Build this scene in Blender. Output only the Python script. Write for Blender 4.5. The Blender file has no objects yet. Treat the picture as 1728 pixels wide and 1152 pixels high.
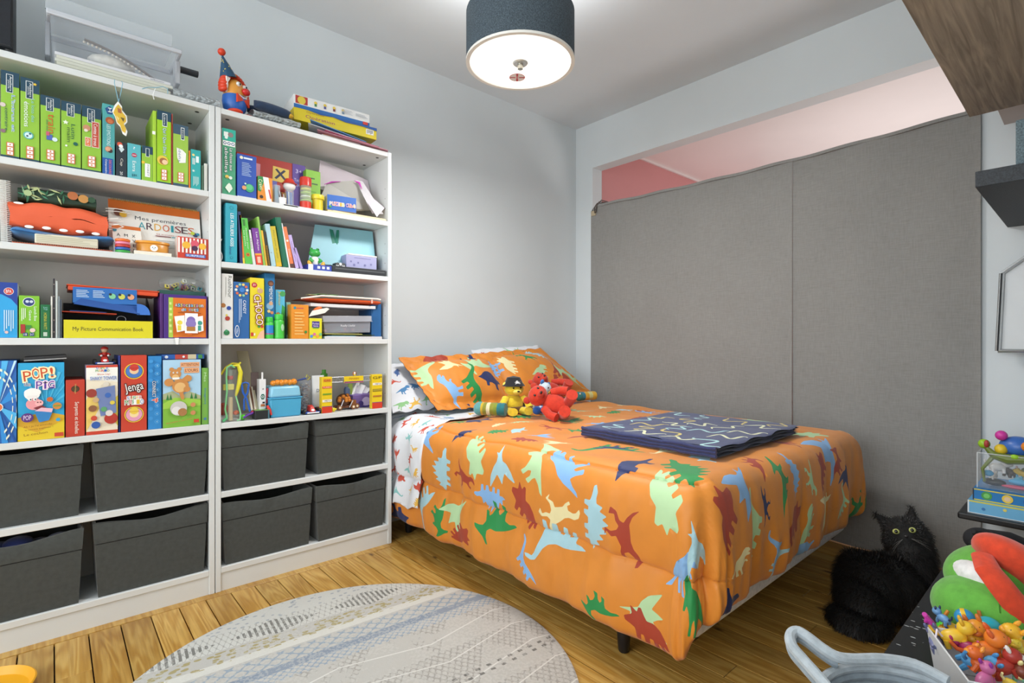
import bpy, bmesh, math, random
from math import pi, sin, cos, sqrt
from mathutils import Vector as V, Matrix as Mx, noise, geometry
import numpy as np
random.seed(7)
S = bpy.context.scene
COL = S.collection
# ---------------------------------------------------------------- camera
F, CX, CY, H = 876.94, 864.0, 576.0, 1.04
AZ = math.radians(48.494)
cam = bpy.data.cameras.new('camera'); cam.lens = F/1728*36; cam.sensor_width = 36; cam.clip_start = .02
camo = bpy.data.objects.new('camera', cam); COL.objects.link(camo)
camo.location = (0, 0, H); camo.rotation_euler = (pi/2, 0, AZ-pi/2)
S.camera = camo
FX, FY, RX, RY = cos(AZ), sin(AZ), sin(AZ), -cos(AZ)
# ---------------------------------------------------------------- world, light, exposure
W = bpy.data.worlds.new('world'); S.world = W; W.use_nodes = True
W.node_tree.nodes['Background'].inputs[0].default_value = (.8, .88, 1, 1)
W.node_tree.nodes['Background'].inputs[1].default_value = .6
def area(name, loc, target, sx, sy, power, color=(1, 1, 1), spread=pi):
    l = bpy.data.lights.new(name, 'AREA'); l.shape = 'RECTANGLE'; l.size = sx; l.size_y = sy
    l.energy = power; l.color = color; l.spread = spread
    o = bpy.data.objects.new(name, l); COL.objects.link(o); o.location = loc
    o.rotation_euler = (V(target)-V(loc)).to_track_quat('-Z', 'Y').to_euler(); return o
area('window_daylight', (-1.94, 1.2, 1.42), (1, 1.3, 1.15), 2.3, 1.85, 56, (.915, .96, 1))
area('shelf_fill_light', (-.95, -.25, 1.4), (-.1, 2.4, 1.1), 1.5, 1.6, 10, (.92, .96, 1))  # unseen area light added to brighten the bookcase fronts
area('next_room_fill', (4.6, .75, 1.0), (4.4, 1.1, 2.6), 1.4, 1.2, 17, (1, .97, .96))  # added light, out of view, aimed up to brighten the next room
S.view_settings.view_transform = 'Standard'; S.view_settings.look = 'None'
S.view_settings.gamma = 1; S.view_settings.use_curve_mapping = False
S.view_settings.exposure = .54
S.cycles.max_bounces = 10; S.cycles.diffuse_bounces = 6; S.cycles.transparent_max_bounces = 16
S.cycles.use_denoising = True; S.cycles.caustics_reflective = False; S.cycles.caustics_refractive = False
S.cycles.sample_clamp_indirect = 6
# ---------------------------------------------------------------- measuring helpers (photo pixel -> point on a real plane)
def onY(px, py, Y):
    u = (px-CX)/F; d = Y/(FY+u*RY); return d*(FX+u*RX), H-(py-CY)/F*d
def onX(px, py, X):
    u = (px-CX)/F; d = X/(FX+u*RX); return d*(FY+u*RY), H-(py-CY)/F*d
def onZ(px, py, z=0):
    d = (H-z)*F/(py-CY); u = (px-CX)/F*d; return d*FX+u*RX, d*FY+u*RY
def atD(px, py, d):
    u = (px-CX)/F*d; return V((d*FX+u*RX, d*FY+u*RY, H-(py-CY)/F*d))
# ---------------------------------------------------------------- materials
def lin(c):
    if isinstance(c, str): c = tuple(int(c[i:i+2], 16) for i in (0, 2, 4))
    return tuple((x/255/12.92 if x/255 <= .04045 else ((x/255+.055)/1.055)**2.4) for x in c[:3])+(1,)
MC = {}
def M(c, rough=.5, kind='plain', metal=0, alpha=1, emit=0):
    key = (c, rough, kind, metal, alpha, emit)
    if key in MC: return MC[key]
    m = bpy.data.materials.new('%s_%s' % (kind, c if isinstance(c, str) else 'mix')); m.use_nodes = True
    nt = m.node_tree; b = nt.nodes['Principled BSDF']; col = lin(c)
    b.inputs['Base Color'].default_value = col; b.inputs['Roughness'].default_value = rough
    b.inputs['Metallic'].default_value = metal
    m.diffuse_color = col
    def N(t, **k):
        n = nt.nodes.new(t)
        for a, v in k.items():
            if a[0] == '_': setattr(n, a[1:], v)
            else: n.inputs[a.replace('__', ' ')].default_value = v
        return n
    def vary(scale, lo, hi, stretch=None, detail=4, bump=0, dist=.002):
        tc = N('ShaderNodeTexCoord'); n = N('ShaderNodeTexNoise', Scale=scale, Detail=detail)
        if stretch:
            mp = N('ShaderNodeMapping'); mp.inputs['Scale'].default_value = stretch
            nt.links.new(tc.outputs['Object'], mp.inputs[0]); nt.links.new(mp.outputs[0], n.inputs[0])
        else: nt.links.new(tc.outputs['Object'], n.inputs[0])
        r = N('ShaderNodeValToRGB'); r.color_ramp.elements[0].position = .3; r.color_ramp.elements[1].position = .7
        r.color_ramp.elements[0].color = tuple(x*lo for x in col[:3])+(1,); r.color_ramp.elements[1].color = tuple(min(1, x*hi) for x in col[:3])+(1,)
        nt.links.new(n.outputs[0], r.inputs[0]); nt.links.new(r.outputs[0], b.inputs['Base Color'])
        if bump:
            bp = N('ShaderNodeBump', Strength=bump, Distance=dist); nt.links.new(n.outputs[0], bp.inputs['Height']); nt.links.new(bp.outputs[0], b.inputs['Normal'])
        return tc, n, r
    if kind == 'plain': vary(9, .96, 1.03)
    elif kind == 'paint': vary(2.2, .97, 1.02, bump=.03)
    elif kind == 'fabric':
        tc, n, r = vary(60, .86, 1.12, bump=.0)
        w = N('ShaderNodeTexNoise', Scale=420., Detail=2.); nt.links.new(tc.outputs['Object'], w.inputs[0])
        bp = N('ShaderNodeBump', Strength=.35, Distance=.0015); nt.links.new(w.outputs[0], bp.inputs['Height']); nt.links.new(bp.outputs[0], b.inputs['Normal'])
        b.inputs['Sheen Weight'].default_value = .25
    elif kind == 'linen':
        tc, n, r = vary(3, .97, 1.03)
        ws = []
        for st in ((300, 300, 22), (22, 22, 300)):
            mp = N('ShaderNodeMapping'); mp.inputs['Scale'].default_value = st
            w = N('ShaderNodeTexNoise', Scale=1., Detail=2.); nt.links.new(tc.outputs['Object'], mp.inputs[0]); nt.links.new(mp.outputs[0], w.inputs[0]); ws.append(w)
        ad = N('ShaderNodeMath', _operation='ADD'); nt.links.new(ws[0].outputs[0], ad.inputs[0]); nt.links.new(ws[1].outputs[0], ad.inputs[1])
        rr = N('ShaderNodeMapRange'); rr.inputs['From Min'].default_value = .7; rr.inputs['From Max'].default_value = 1.3
        rr.inputs['To Min'].default_value = .9; rr.inputs['To Max'].default_value = 1.1
        nt.links.new(ad.outputs[0], rr.inputs[0])
        mx = N('ShaderNodeVectorMath', _operation='SCALE'); nt.links.new(r.outputs[0], mx.inputs[0]); nt.links.new(rr.outputs[0], mx.inputs['Scale'])
        nt.links.new(mx.outputs[0], b.inputs['Base Color'])
        bp = N('ShaderNodeBump', Strength=.3, Distance=.001); nt.links.new(ad.outputs[0], bp.inputs['Height']); nt.links.new(bp.outputs[0], b.inputs['Normal'])
    elif kind == 'speck':
        tc, n, r = vary(260, .5, 1.6, bump=.3)
    elif kind == 'satin':
        tc, n, r = vary(14, .96, 1.04, bump=.1, dist=.006); b.inputs['Sheen Weight'].default_value = .15
    elif kind == 'wood':      # grain along local X
        tc, n, r = vary(7, .62, 1.3, stretch=(.5, 9, 9), detail=9, bump=.25, dist=.001); n.inputs['Distortion'].default_value = 1.2
    elif kind == 'bubble':
        tc = N('ShaderNodeTexCoord'); vo = N('ShaderNodeTexVoronoi', Scale=75.); nt.links.new(tc.outputs['Object'], vo.inputs[0])
        bp = N('ShaderNodeBump', Strength=1., Distance=.01); bp.invert = True; nt.links.new(vo.outputs[0], bp.inputs['Height']); nt.links.new(bp.outputs[0], b.inputs['Normal'])
    elif kind == 'glass':
        for n in (b,): n.inputs['Transmission Weight'].default_value = 1; n.inputs['IOR'].default_value = 1.08
        alpha = alpha
    elif kind == 'pumpkin': pass
    if alpha < 1: b.inputs['Alpha'].default_value = alpha
    if emit:
        b.inputs['Emission Color'].default_value = col; b.inputs['Emission Strength'].default_value = emit
    MC[key] = m; return m
def clear(c='E4EAEE', a=.22): return M(c, .12, 'clear', alpha=a)
# ---------------------------------------------------------------- mesh builder
class MB:
    def __init__(s): s.v = []; s.f = []; s.m = []; s.mats = []; s.T = Mx.Identity(4)
    def mi(s, m):
        if isinstance(m, (str, tuple)): m = M(m)
        if m not in s.mats: s.mats.append(m)
        return s.mats.index(m)
    def add(s, vs, fs, m):
        o = len(s.v); i = s.mi(m); T = s.T
        s.v += [T @ V(p) for p in vs]; s.f += [tuple(o+k for k in f) for f in fs]; s.m += [i]*len(fs); return s
    def box(s, x0, x1, y0, y1, z0, z1, m, R=None):
        vs = [(x, y, z) for z in (z0, z1) for y in (y0, y1) for x in (x0, x1)]
        if R is not None:
            c = V(((x0+x1)/2, (y0+y1)/2, (z0+z1)/2)); vs = [c+R @ (V(p)-c) for p in vs]
        return s.add(vs, [(0, 2, 3, 1), (4, 5, 7, 6), (0, 1, 5, 4), (2, 6, 7, 3), (0, 4, 6, 2), (1, 3, 7, 5)], m)
    def prism(s, pts, z0, z1, m):
        n = len(pts); a = sum(pts[i][0]*pts[(i+1) % n][1]-pts[(i+1) % n][0]*pts[i][1] for i in range(n))
        if a < 0: pts = pts[::-1]
        vs = [(x, y, z0) for x, y in pts]+[(x, y, z1) for x, y in pts]
        fs = [tuple(range(n))[::-1], tuple(range(n, 2*n))]+[(i, (i+1) % n, n+(i+1) % n, n+i) for i in range(n)]
        return s.add(vs, fs, m)
    def lathe(s, prof, m, n=20, c=(0, 0, 0), cap=True):
        vs = [(c[0]+r*cos(2*pi*i/n), c[1]+r*sin(2*pi*i/n), c[2]+z) for r, z in prof for i in range(n)]
        fs = [(j*n+i, j*n+(i+1) % n, (j+1)*n+(i+1) % n, (j+1)*n+i) for j in range(len(prof)-1) for i in range(n)]
        if cap:
            fs.append(tuple(range(n))[::-1]); k = (len(prof)-1)*n; fs.append(tuple(range(k, k+n)))
        return s.add(vs, fs, m)
    def ell(s, c, r, m, n=16, k=9, R=None):
        if not isinstance(r, (tuple, list)): r = (r, r, r)
        vs = [V((0, 0, -r[2]))]; c = V(c)
        for j in range(1, k):
            t = -pi/2+pi*j/k
            for i in range(n): vs.append(V((r[0]*cos(t)*cos(2*pi*i/n), r[1]*cos(t)*sin(2*pi*i/n), r[2]*sin(t))))
        vs.append(V((0, 0, r[2])))
        if R is not None: vs = [R @ p for p in vs]
        vs = [c+p for p in vs]
        fs = [(0, 1+(i+1) % n, 1+i) for i in range(n)]
        for j in range(k-2): fs += [(1+j*n+i, 1+j*n+(i+1) % n, 1+(j+1)*n+(i+1) % n, 1+(j+1)*n+i) for i in range(n)]
        L = len(vs)-1; o = 1+(k-2)*n; fs += [(o+i, o+(i+1) % n, L) for i in range(n)]
        return s.add(vs, fs, m)
    def tube(s, pts, r, m, n=8, close=False, flat=1):
        pts = [V(p) for p in pts]; N = len(pts); rs = r if isinstance(r, (list, tuple)) else [r]*N
        vs = []; prev = None
        for i, p in enumerate(pts):
            a = pts[(i-1) % N] if (close or i > 0) else p; b = pts[(i+1) % N] if (close or i < N-1) else p
            t = (b-a).normalized() if (b-a).length > 1e-9 else V((0, 0, 1))
            if prev is None:
                prev = t.orthogonal().normalized() if abs(t.z) > .95 else V((0, 0, 1)).cross(t).normalized()
            u = (prev-t*prev.dot(t)); u = u.normalized() if u.length > 1e-6 else t.orthogonal().normalized(); prev = u; w = t.cross(u)
            for k in range(n): vs.append(p+(u*cos(2*pi*k/n)+w*sin(2*pi*k/n)*flat)*rs[i])
        fs = [(i*n+k, i*n+(k+1) % n, ((i+1) % N)*n+(k+1) % n, ((i+1) % N)*n+k) for i in range(N if close else N-1) for k in range(n)]
        if not close: fs += [tuple(range(n))[::-1], tuple(range((N-1)*n, N*n))]
        return s.add(vs, fs, m)
    def cone(s, a, b, ra, rb, m, n=14): return s.tube([a, b], [ra, rb], m, n)
    def grid(s, fn, nu, nv, m, thick=0):
        vs = [V(fn(i/nu, j/nv)) for j in range(nv+1) for i in range(nu+1)]; w = nu+1
        fs = [(j*w+i, j*w+i+1, (j+1)*w+i+1, (j+1)*w+i) for j in range(nv) for i in range(nu)]
        if thick:
            no = [V((0, 0, 0)) for _ in vs]
            for f in fs:
                n_ = (vs[f[1]]-vs[f[0]]).cross(vs[f[3]]-vs[f[0]])
                for k in f: no[k] += n_
            o = len(vs); vs = vs+[p-n_.normalized()*thick for p, n_ in zip(vs, no)]
            fs = fs+[tuple(o+k for k in f[::-1]) for f in fs]
            bd = [j for j in range(w)]+[j*w+nu for j in range(1, nv+1)]+[nv*w+i for i in range(nu-1, -1, -1)]+[j*w for j in range(nv-1, 0, -1)]
            fs += [(bd[k], o+bd[k], o+bd[(k+1) % len(bd)], bd[(k+1) % len(bd)]) for k in range(len(bd))]
        return s.add(vs, fs, m)
    def build(s, name, parent=None, smooth=True, bevel=0, ang=35, seg=2):
        me = bpy.data.meshes.new(name); me.from_pydata([tuple(p) for p in s.v], [], s.f)
        for m in s.mats: me.materials.append(m)
        me.polygons.foreach_set('material_index', s.m)
        if smooth:
            me.polygons.foreach_set('use_smooth', [True]*len(s.f)); me.set_sharp_from_angle(angle=math.radians(ang))
        o = bpy.data.objects.new(name, me); COL.objects.link(o)
        if parent: o.parent = parent
        if bevel:
            b = o.modifiers.new('b', 'BEVEL'); b.width = bevel; b.segments = seg; b.limit_method = 'ANGLE'; b.angle_limit = math.radians(40)
        return o
def tag(o, label=None, cat=None, group=None, kind=None):
    if label: o['label'] = label
    if cat: o['category'] = cat
    if group: o['group'] = group
    if kind: o['kind'] = kind
    return o
def thing(name, label, cat, loc=(0, 0, 0), rz=0, group=None, rot=None):
    o = bpy.data.objects.new(name, None); COL.objects.link(o); o.empty_display_size = .05
    o.location = loc; o.rotation_euler = rot if rot else (0, 0, rz); return tag(o, label, cat, group)
def struct(o): o['kind'] = 'structure'; return o
# ---------------------------------------------------------------- flat print (lettering and pictures) lying on a face
TX = {}
def textmesh(s, off=0):
    k = (s, off)
    if k in TX: return TX[k]
    c = bpy.data.curves.new('t', 'FONT'); c.body = s; c.size = 1; c.resolution_u = 2; c.offset = off; c.fill_mode = 'FRONT'
    o = bpy.data.objects.new('t', c); me = bpy.data.meshes.new_from_object(o)
    vs = [(v.co.x, v.co.y) for v in me.vertices]; fs = [tuple(p.vertices) for p in me.polygons]
    bpy.data.objects.remove(o); bpy.data.meshes.remove(me)
    TX[k] = (vs, fs); return TX[k]
class Print:
    """w, h: size of the face in metres; origin bottom-left; shapes in fractions of it"""
    def __init__(s, w, h): s.w, s.h = w, h; s.mb = MB(); s.k = 1
    def z(s): s.k += 1; return s.k*.00022
    def poly(s, pts, c):
        z = s.z(); P = [V((x*s.w, y*s.h, 0)) for x, y in pts]
        tris = geometry.tessellate_polygon([P]); s.mb.add([(p.x, p.y, z) for p in P], [t for t in tris], c); return s
    def rect(s, x0, y0, x1, y1, c): return s.poly([(x0, y0), (x1, y0), (x1, y1), (x0, y1)], c)
    def oval(s, cx, cy, rx, c, ry=None, n=20):
        ry = rx if ry is None else ry; a = s.w/s.h
        return s.poly([(cx+rx*cos(2*pi*i/n), cy+ry*a*sin(2*pi*i/n)) for i in range(n)], c)
    def star(s, cx, cy, r, c, n=5, q=.5):
        a = s.w/s.h; return s.poly([(cx+(r if i % 2 == 0 else r*q)*sin(pi*i/n), cy+(r if i % 2 == 0 else r*q)*a*cos(pi*i/n)) for i in range(2*n)], c)
    def lines(s, x0, y0, x1, y1, n, c, vert=False):
        for i in range(n):
            t = (i+.25)/n; e = .12*((i*7) % 3)
            if vert: s.rect(x0+(x1-x0)*t, y0+(y1-y0)*e, x0+(x1-x0)*(t+.45/n), y1, c)
            else: s.rect(x0, y0+(y1-y0)*t, x1-(x1-x0)*e, y0+(y1-y0)*(t+.45/n), c)
        return s
    def text(s, t, cx, cy, bw, bh, c, rot=0, out=None, tilt=0, ow=.035):
        """box bw x bh (fractions); rot -90: reads downwards, 90: upwards"""
        W_, H_ = bw*s.w, bh*s.h
        if rot: W_, H_ = H_, W_
        vs, fs = textmesh(t)
        if not fs: return s
        xs = [v[0] for v in vs]; ys = [v[1] for v in vs]; x0, x1, y0, y1 = min(xs), max(xs), min(ys), max(ys)
        kx, ky = W_/(x1-x0), H_/max(1e-6, (y1-y0)); a = math.radians(rot+tilt)
        for off, cc in (((ow, out),) if out else ())+((.0, c),):
            vv, ff = textmesh(t, off) if off else (vs, fs)
            z = s.z(); P = []
            for x, y in vv:
                X, Y = (x-(x0+x1)/2)*kx, (y-(y0+y1)/2)*ky
                P.append((cx*s.w+X*cos(a)-Y*sin(a), cy*s.h+X*sin(a)+Y*cos(a), z))
            s.mb.add(P, ff, cc)
        return s
    def put(s, parent, mat, name='cover_print'):
        """mat: 4x4 placing the face: local x,y along the face, z out of it"""
        if not s.mb.f: return None
        s.mb.v = [mat @ p for p in s.mb.v]; return s.mb.build(name, parent, smooth=False)
def front(w, y=0, z=0, x=None):       # face towards -Y, centred in x
    return Mx(((1, 0, 0, -w/2 if x is None else x), (0, 0, -1, y), (0, 1, 0, z), (0, 0, 0, 1)))
def leftf(d, h, x, y1=0):             # face towards -X ; local x runs towards -Y
    return Mx(((0, 0, -1, x), (-1, 0, 0, y1), (0, 1, 0, 0), (0, 0, 0, 1)))
def topf(w, z, y=0, x=None): return Mx(((1, 0, 0, -w/2 if x is None else x), (0, 1, 0, y), (0, 0, 1, z), (0, 0, 0, 1)))
# ---------------------------------------------------------------- room
YW, XW, ZC, YF = 2.72, 3.077, 2.70, 2.42
XB, YB = -2.0, -.3
wall = M('D3DADD', .55, 'paint')
def slab(name, x0, x1, y0, y1, z0, z1, m, parent=None): return MB().box(x0, x1, y0, y1, z0, z1, m).build(name, parent, smooth=False)
struct(slab('wall_left', XB-.1, XW+.12, YW, YW+.1, -.05, ZC+.1, wall))
OY0, OY1, OZ = .40, 2.553, 2.36       # the opening in the right-hand wall
wr = MB(); wr.box(XW, XW+.11, OY1, YW, 0, ZC, wall); wr.box(XW, XW+.11, OY0, OY1, OZ, ZC, wall); wr.box(XW, XW+.11, YB-.1, OY0, 0, ZC, wall)
struct(wr.build('wall_right', smooth=False))
struct(slab('wall_back', XB-.1, XB, YB-.1, YW, -.05, ZC+.1, wall))
struct(slab('wall_front', XB, XW+.11, YB-.1, YB, -.05, ZC+.1, wall))
struct(slab('ceiling', XB-.1, XW+.11, YB-.1, YW, ZC, ZC+.1, M('D6DDE2', .6, 'paint')))
# window frames behind the camera; the second is added with the shelf fill light
for n, (x0, x1, y0, y1, z0, z1) in {'window_1': (XB, XB+.03, .0, 2.4, .45, 2.4), 'added_window': (-1.75, -.15, YB, YB+.03, .5, 2.2)}.items():
    mb = MB(); g = M('F4F5F5', .4)
    if x1-x0 < .1:
        for a, b_, c, d in ((y0-.05, y0, z0-.05, z1+.05), (y1, y1+.05, z0-.05, z1+.05), (y0, y1, z0-.05, z0), (y0, y1, z1, z1+.05)): mb.box(x0, x1, a, b_, c, d, g)
    else:
        for a, b_, c, d in ((x0-.05, x0, z0-.05, z1+.05), (x1, x1+.05, z0-.05, z1+.05), (x0, x1, z0-.05, z0), (x0, x1, z1, z1+.05)): mb.box(a, b_, y0, y1, c, d, g)
    struct(mb.build(n, smooth=False))
# the next room seen over the curtain
struct(slab('wall_far_left', XW+.11, 6.2, 2.56, 2.66, 0, 2.7, M('D08E8E', .35, 'paint')))
struct(slab('wall_far', 6.1, 6.2, -1.2, 2.56, 0, 2.7, M('E8DEDA', .5, 'paint')))
struct(slab('wall_far_right', XW+.11, 6.2, -1.3, -1.2, 0, 2.7, M('E8DEDA', .5, 'paint')))
struct(slab('ceiling_far', XW+.11, 6.2, -1.2, 2.56, 2.585, 2.68, M('F0EBE9', .22, 'paint')))
struct(slab('floor_far', XW+.11, 6.2, -1.2, 2.56, -.05, 0, M('B8936A', .5)))
struct(slab('trim_1', XW+.11, 6.1, 2.545, 2.56, 2.57, 2.585, M('E6DCDA', .5)))
# floor: boards along Y, each its own part
def board_mat():
    m = bpy.data.materials.new('pine_boards'); m.use_nodes = True; nt = m.node_tree; b = nt.nodes['Principled BSDF']; L = nt.links.new
    def N(t): return nt.nodes.new(t)
    tc = N('ShaderNodeTexCoord'); oi = N('ShaderNodeObjectInfo')
    off = N('ShaderNodeVectorMath'); off.operation = 'SCALE'; cb = N('ShaderNodeCombineXYZ')
    for i in range(3): L(oi.outputs['Random'], cb.inputs[i])
    L(cb.outputs[0], off.inputs[0]); off.inputs['Scale'].default_value = 37
    ad = N('ShaderNodeVectorMath'); ad.operation = 'ADD'; L(tc.outputs['Object'], ad.inputs[0]); L(off.outputs[0], ad.inputs[1])
    mp = N('ShaderNodeMapping'); mp.inputs['Scale'].default_value = (14, 1.1, 1); L(ad.outputs[0], mp.inputs[0])
    n1 = N('ShaderNodeTexNoise'); n1.inputs['Scale'].default_value = 1.1; n1.inputs['Detail'].default_value = 2; n1.inputs['Distortion'].default_value = .6; L(mp.outputs[0], n1.inputs[0])
    ml = N('ShaderNodeMath'); ml.operation = 'MULTIPLY'; ml.inputs[1].default_value = 46; L(n1.outputs[0], ml.inputs[0])
    sn = N('ShaderNodeMath'); sn.operation = 'SINE'; L(ml.outputs[0], sn.inputs[0])
    r = N('ShaderNodeValToRGB'); e = r.color_ramp.elements; e[0].position = 0; e[0].color = lin('B88B3E'); e[1].position = 1; e[1].color = lin('CFA85C')
    mr = N('ShaderNodeMapRange'); mr.inputs[1].default_value = -1; L(sn.outputs[0], mr.inputs[0]); L(mr.outputs[0], r.inputs[0])
    # fine fibre
    mp2 = N('ShaderNodeMapping'); mp2.inputs['Scale'].default_value = (150, 5, 5); L(ad.outputs[0], mp2.inputs[0])
    n2 = N('ShaderNodeTexNoise'); n2.inputs['Scale'].default_value = 1; n2.inputs['Detail'].default_value = 4; L(mp2.outputs[0], n2.inputs[0])
    # broad stain
    n3 = N('ShaderNodeTexNoise'); n3.inputs['Scale'].default_value = 2.6; n3.inputs['Detail'].default_value = 5; L(ad.outputs[0], n3.inputs[0])
    # knots
    mp4 = N('ShaderNodeMapping'); mp4.inputs['Scale'].default_value = (9, 4.2, 1); L(ad.outputs[0], mp4.inputs[0])
    vo = N('ShaderNodeTexVoronoi'); vo.inputs['Scale'].default_value = 1; L(mp4.outputs[0], vo.inputs[0])
    kr = N('ShaderNodeValToRGB'); kr.color_ramp.elements[0].position = .05; kr.color_ramp.elements[0].color = (.16, .08, .03, 1); kr.color_ramp.elements[1].position = .115; kr.color_ramp.elements[1].color = (1, 1, 1, 1); L(vo.outputs[0], kr.inputs[0])
    def mul(a, bb, f):
        x = N('ShaderNodeMix'); x.data_type = 'RGBA'; x.blend_type = 'MULTIPLY'; x.inputs[0].default_value = f; L(a, x.inputs[6]); L(bb, x.inputs[7]); return x.outputs[2]
    f1 = N('ShaderNodeValToRGB'); f1.color_ramp.elements[0].position = .3; f1.color_ramp.elements[0].color = (.66, .6, .5, 1); f1.color_ramp.elements[1].position = .6; f1.color_ramp.elements[1].color = (1, 1, 1, 1); L(n2.outputs[0], f1.inputs[0])
    f2 = N('ShaderNodeValToRGB'); f2.color_ramp.elements[0].position = .3; f2.color_ramp.elements[0].color = (.72, .62, .46, 1); f2.color_ramp.elements[1].position = .62; f2.color_ramp.elements[1].color = (1, 1, 1, 1); L(n3.outputs[0], f2.inputs[0])
    c = mul(r.outputs[0], f1.outputs[0], .6); c = mul(c, f2.outputs[0], .7); c = mul(c, kr.outputs[0], .9)
    hs = N('ShaderNodeHueSaturation'); rv = N('ShaderNodeMapRange'); rv.inputs[3].default_value = .84; rv.inputs[4].default_value = 1.1; L(oi.outputs['Random'], rv.inputs[0]); L(rv.outputs[0], hs.inputs['Value']); L(c, hs.inputs['Color'])
    L(hs.outputs[0], b.inputs['Base Color']); b.inputs['Roughness'].default_value = .38
    bp = N('ShaderNodeBump'); bp.inputs['Strength'].default_value = .15; bp.inputs['Distance'].default_value = .001; L(n2.outputs[0], bp.inputs['Height']); L(bp.outputs[0], b.inputs['Normal'])
    return m
PINE = board_mat()
fl = struct(slab('floor', XB, XW+.11, YB, YW, -.06, -.012, M('2A1C10', .9)))
x = .646-.0915*31; k = 0
while x < XW:
    w = .0915; y = YB-random.random()*1.5
    while y < 2.385:
        L_ = random.uniform(1.1, 2.3); a, b_ = max(y, YB), min(y+L_, 2.385)
        if b_-a > .05 and x+w > XB:
            g = .0019; x0_, x1_ = max(x, XB)+g, min(x+w, XW)-g
            o = MB().box(x0_-x, x1_-x, a-1, b_-.002-1, -.02, random.uniform(-.0012, 0), PINE).build('plank', fl, smooth=False, bevel=.0012, seg=1)
            o.location = (x, 1, 0); k += 1
        y += L_
    x += w
for a, b_ in ((XB, -.2), (-.2, 1.35), (1.35, XW)):      # edging strip along the left wall
    o = MB().box(a+.001, b_-.001, -.032, .033, -.02, .0005, PINE).build('edging_board', fl, smooth=False, bevel=.0012, seg=1); o.location = (0, 2.418, 0)
    o = MB().box(a+.001, b_-.001, -.13, .13, -.02, 0, PINE).build('edging_board', fl, smooth=False); o.location = (0, 2.585, 0)
struct(slab('baseboard_left', 1.33, XW, YW-.015, YW, 0, .09, M('D9DCDC', .4)))
struct(slab('baseboard_right', XW-.015, XW, YB, .30, 0, .09, M('D9DCDC', .4)))
# ---------------------------------------------------------------- ceiling lamp
lx, ly = onZ(878, 107, 2.2)
t = thing('ceiling_lamp', 'drum ceiling lamp with dark grey felt shade and glowing white diffuser', 'lamp', (lx, ly, 2.2))
R_ = .225
sh = MB(); sh.lathe([(R_-.004, .0), (R_, .0), (R_, .2), (R_-.004, .2), (R_-.004, 0)], M('46525B', .9, 'speck'), 56, cap=False); sh.build('shade', t)
rim = MB(); rim.lathe([(R_-.014, -.004), (R_+.001, -.004), (R_+.001, .006), (R_-.014, .006), (R_-.014, -.004)], M('F2F0EA', .35), 56, cap=False); rim.build('rim', t)
df = MB(); df.lathe([(.0001, .002), (R_-.012, .002), (R_-.012, .006), (.0001, .006)], M('FFFBF2', .4, 'glow', emit=.75), 56, cap=False); do = df.build('diffuser', t)
bl = bpy.data.lights.new('lamp_bulb', 'AREA'); bl.shape = 'DISK'; bl.size = .38; bl.energy = 16.5; bl.color = (1, .98, .96)
fn = MB(); fn.lathe([(.0001, -.004), (.028, -.004), (.032, 0), (.032, .003)], M('D8D9D6', .25, metal=.6), 24); fn.lathe([(.0001, -.024), (.011, -.024), (.012, -.004)], M('B9B7AC', .25, metal=.8), 20); fn.build('finial', t)
st = MB(); st.lathe([(.012, .006), (.012, .5)], M('D0D0D0', .4, metal=.5), 12); st.lathe([(.06, .47), (.06, .5)], M('D0D0D0', .4), 24); st.build('stem', t)
pr = Print(.07, .07)
pr.oval(.5, .5, .5, 'D06A72').oval(.5, .5, .46, 'F4EDEA').rect(.03, .44, .97, .56, 'CB4A56').rect(.44, .03, .56, .97, 'CB4A56').oval(.5, .5, .12, 'F4EDEA').oval(.5, .5, .07, 'CB4A56')
f_ = V((-FX, -FY, 0)); r_ = V((RX, RY, 0)); c_ = f_*-.118+r_*-.012
pr.put(t, Mx(((r_.x, FX, 0, c_.x-.035*(r_.x+FX)), (r_.y, FY, 0, c_.y-.035*(r_.y+FY)), (0, 0, -1, .0015), (0, 0, 0, 1))), 'warning_sticker')
bo = bpy.data.objects.new('lamp_bulb', bl); COL.objects.link(bo); bo.location = (0, 0, -.03); bo.parent = t
bu = bl.copy(); bu.energy = 5; bp_ = bpy.data.objects.new('lamp_bulb_up', bu); COL.objects.link(bp_); bp_.location = (0, 0, .19); bp_.rotation_euler = (pi, 0, 0); bp_.parent = t
# ---------------------------------------------------------------- curtain over the opening
cm = M('8C8B88', .9, 'linen')
ct = thing('curtain', 'large plain grey fabric curtain covering the wall opening', 'curtain', (0, 0, 0))
def topz(y): return 2.062-.022*sin((y-.35)*1.45)+.002*sin(y*17)+(-.05*max(0, (y-2.49)/.063) if y > 2.49 else 0)
def pan(y0, y1, nm, ph):
    mb = MB()
    def fn(s, q):
        y = y1+(y0-y1)*s; tz = topz(y); z = .004+(tz-.004)*q
        fold = .006*sin(y*9+ph)+.004*sin(y*21+z*.6)+.004*noise.noise((y*2, z*1.3, ph))
        e = min(abs(y-y0), abs(y-y1)); fold -= .006*math.exp(-(e/.012)**2)
        return (3.056+fold*(.4+.6*(1-q)) - (.012 if q < .02 else 0), y, z)
    mb.grid(fn, 90, 60, cm, thick=.003); return mb.build(nm, ct, ang=60)
sy = onX(1337, 400, 3.05)[0]
pan(sy, 2.545, 'curtain_panel', 1.); pan(.345, sy, 'curtain_panel', 4.)
hm = MB(); hm.grid(lambda s, q: (3.048+.003*sin(s*40), 2.545+(.345-2.545)*s, topz(2.545+(.345-2.545)*s)-.012+.016*q), 90, 2, cm, thick=.005); hm.build('top_hem', ct)
cl = MB()
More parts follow.
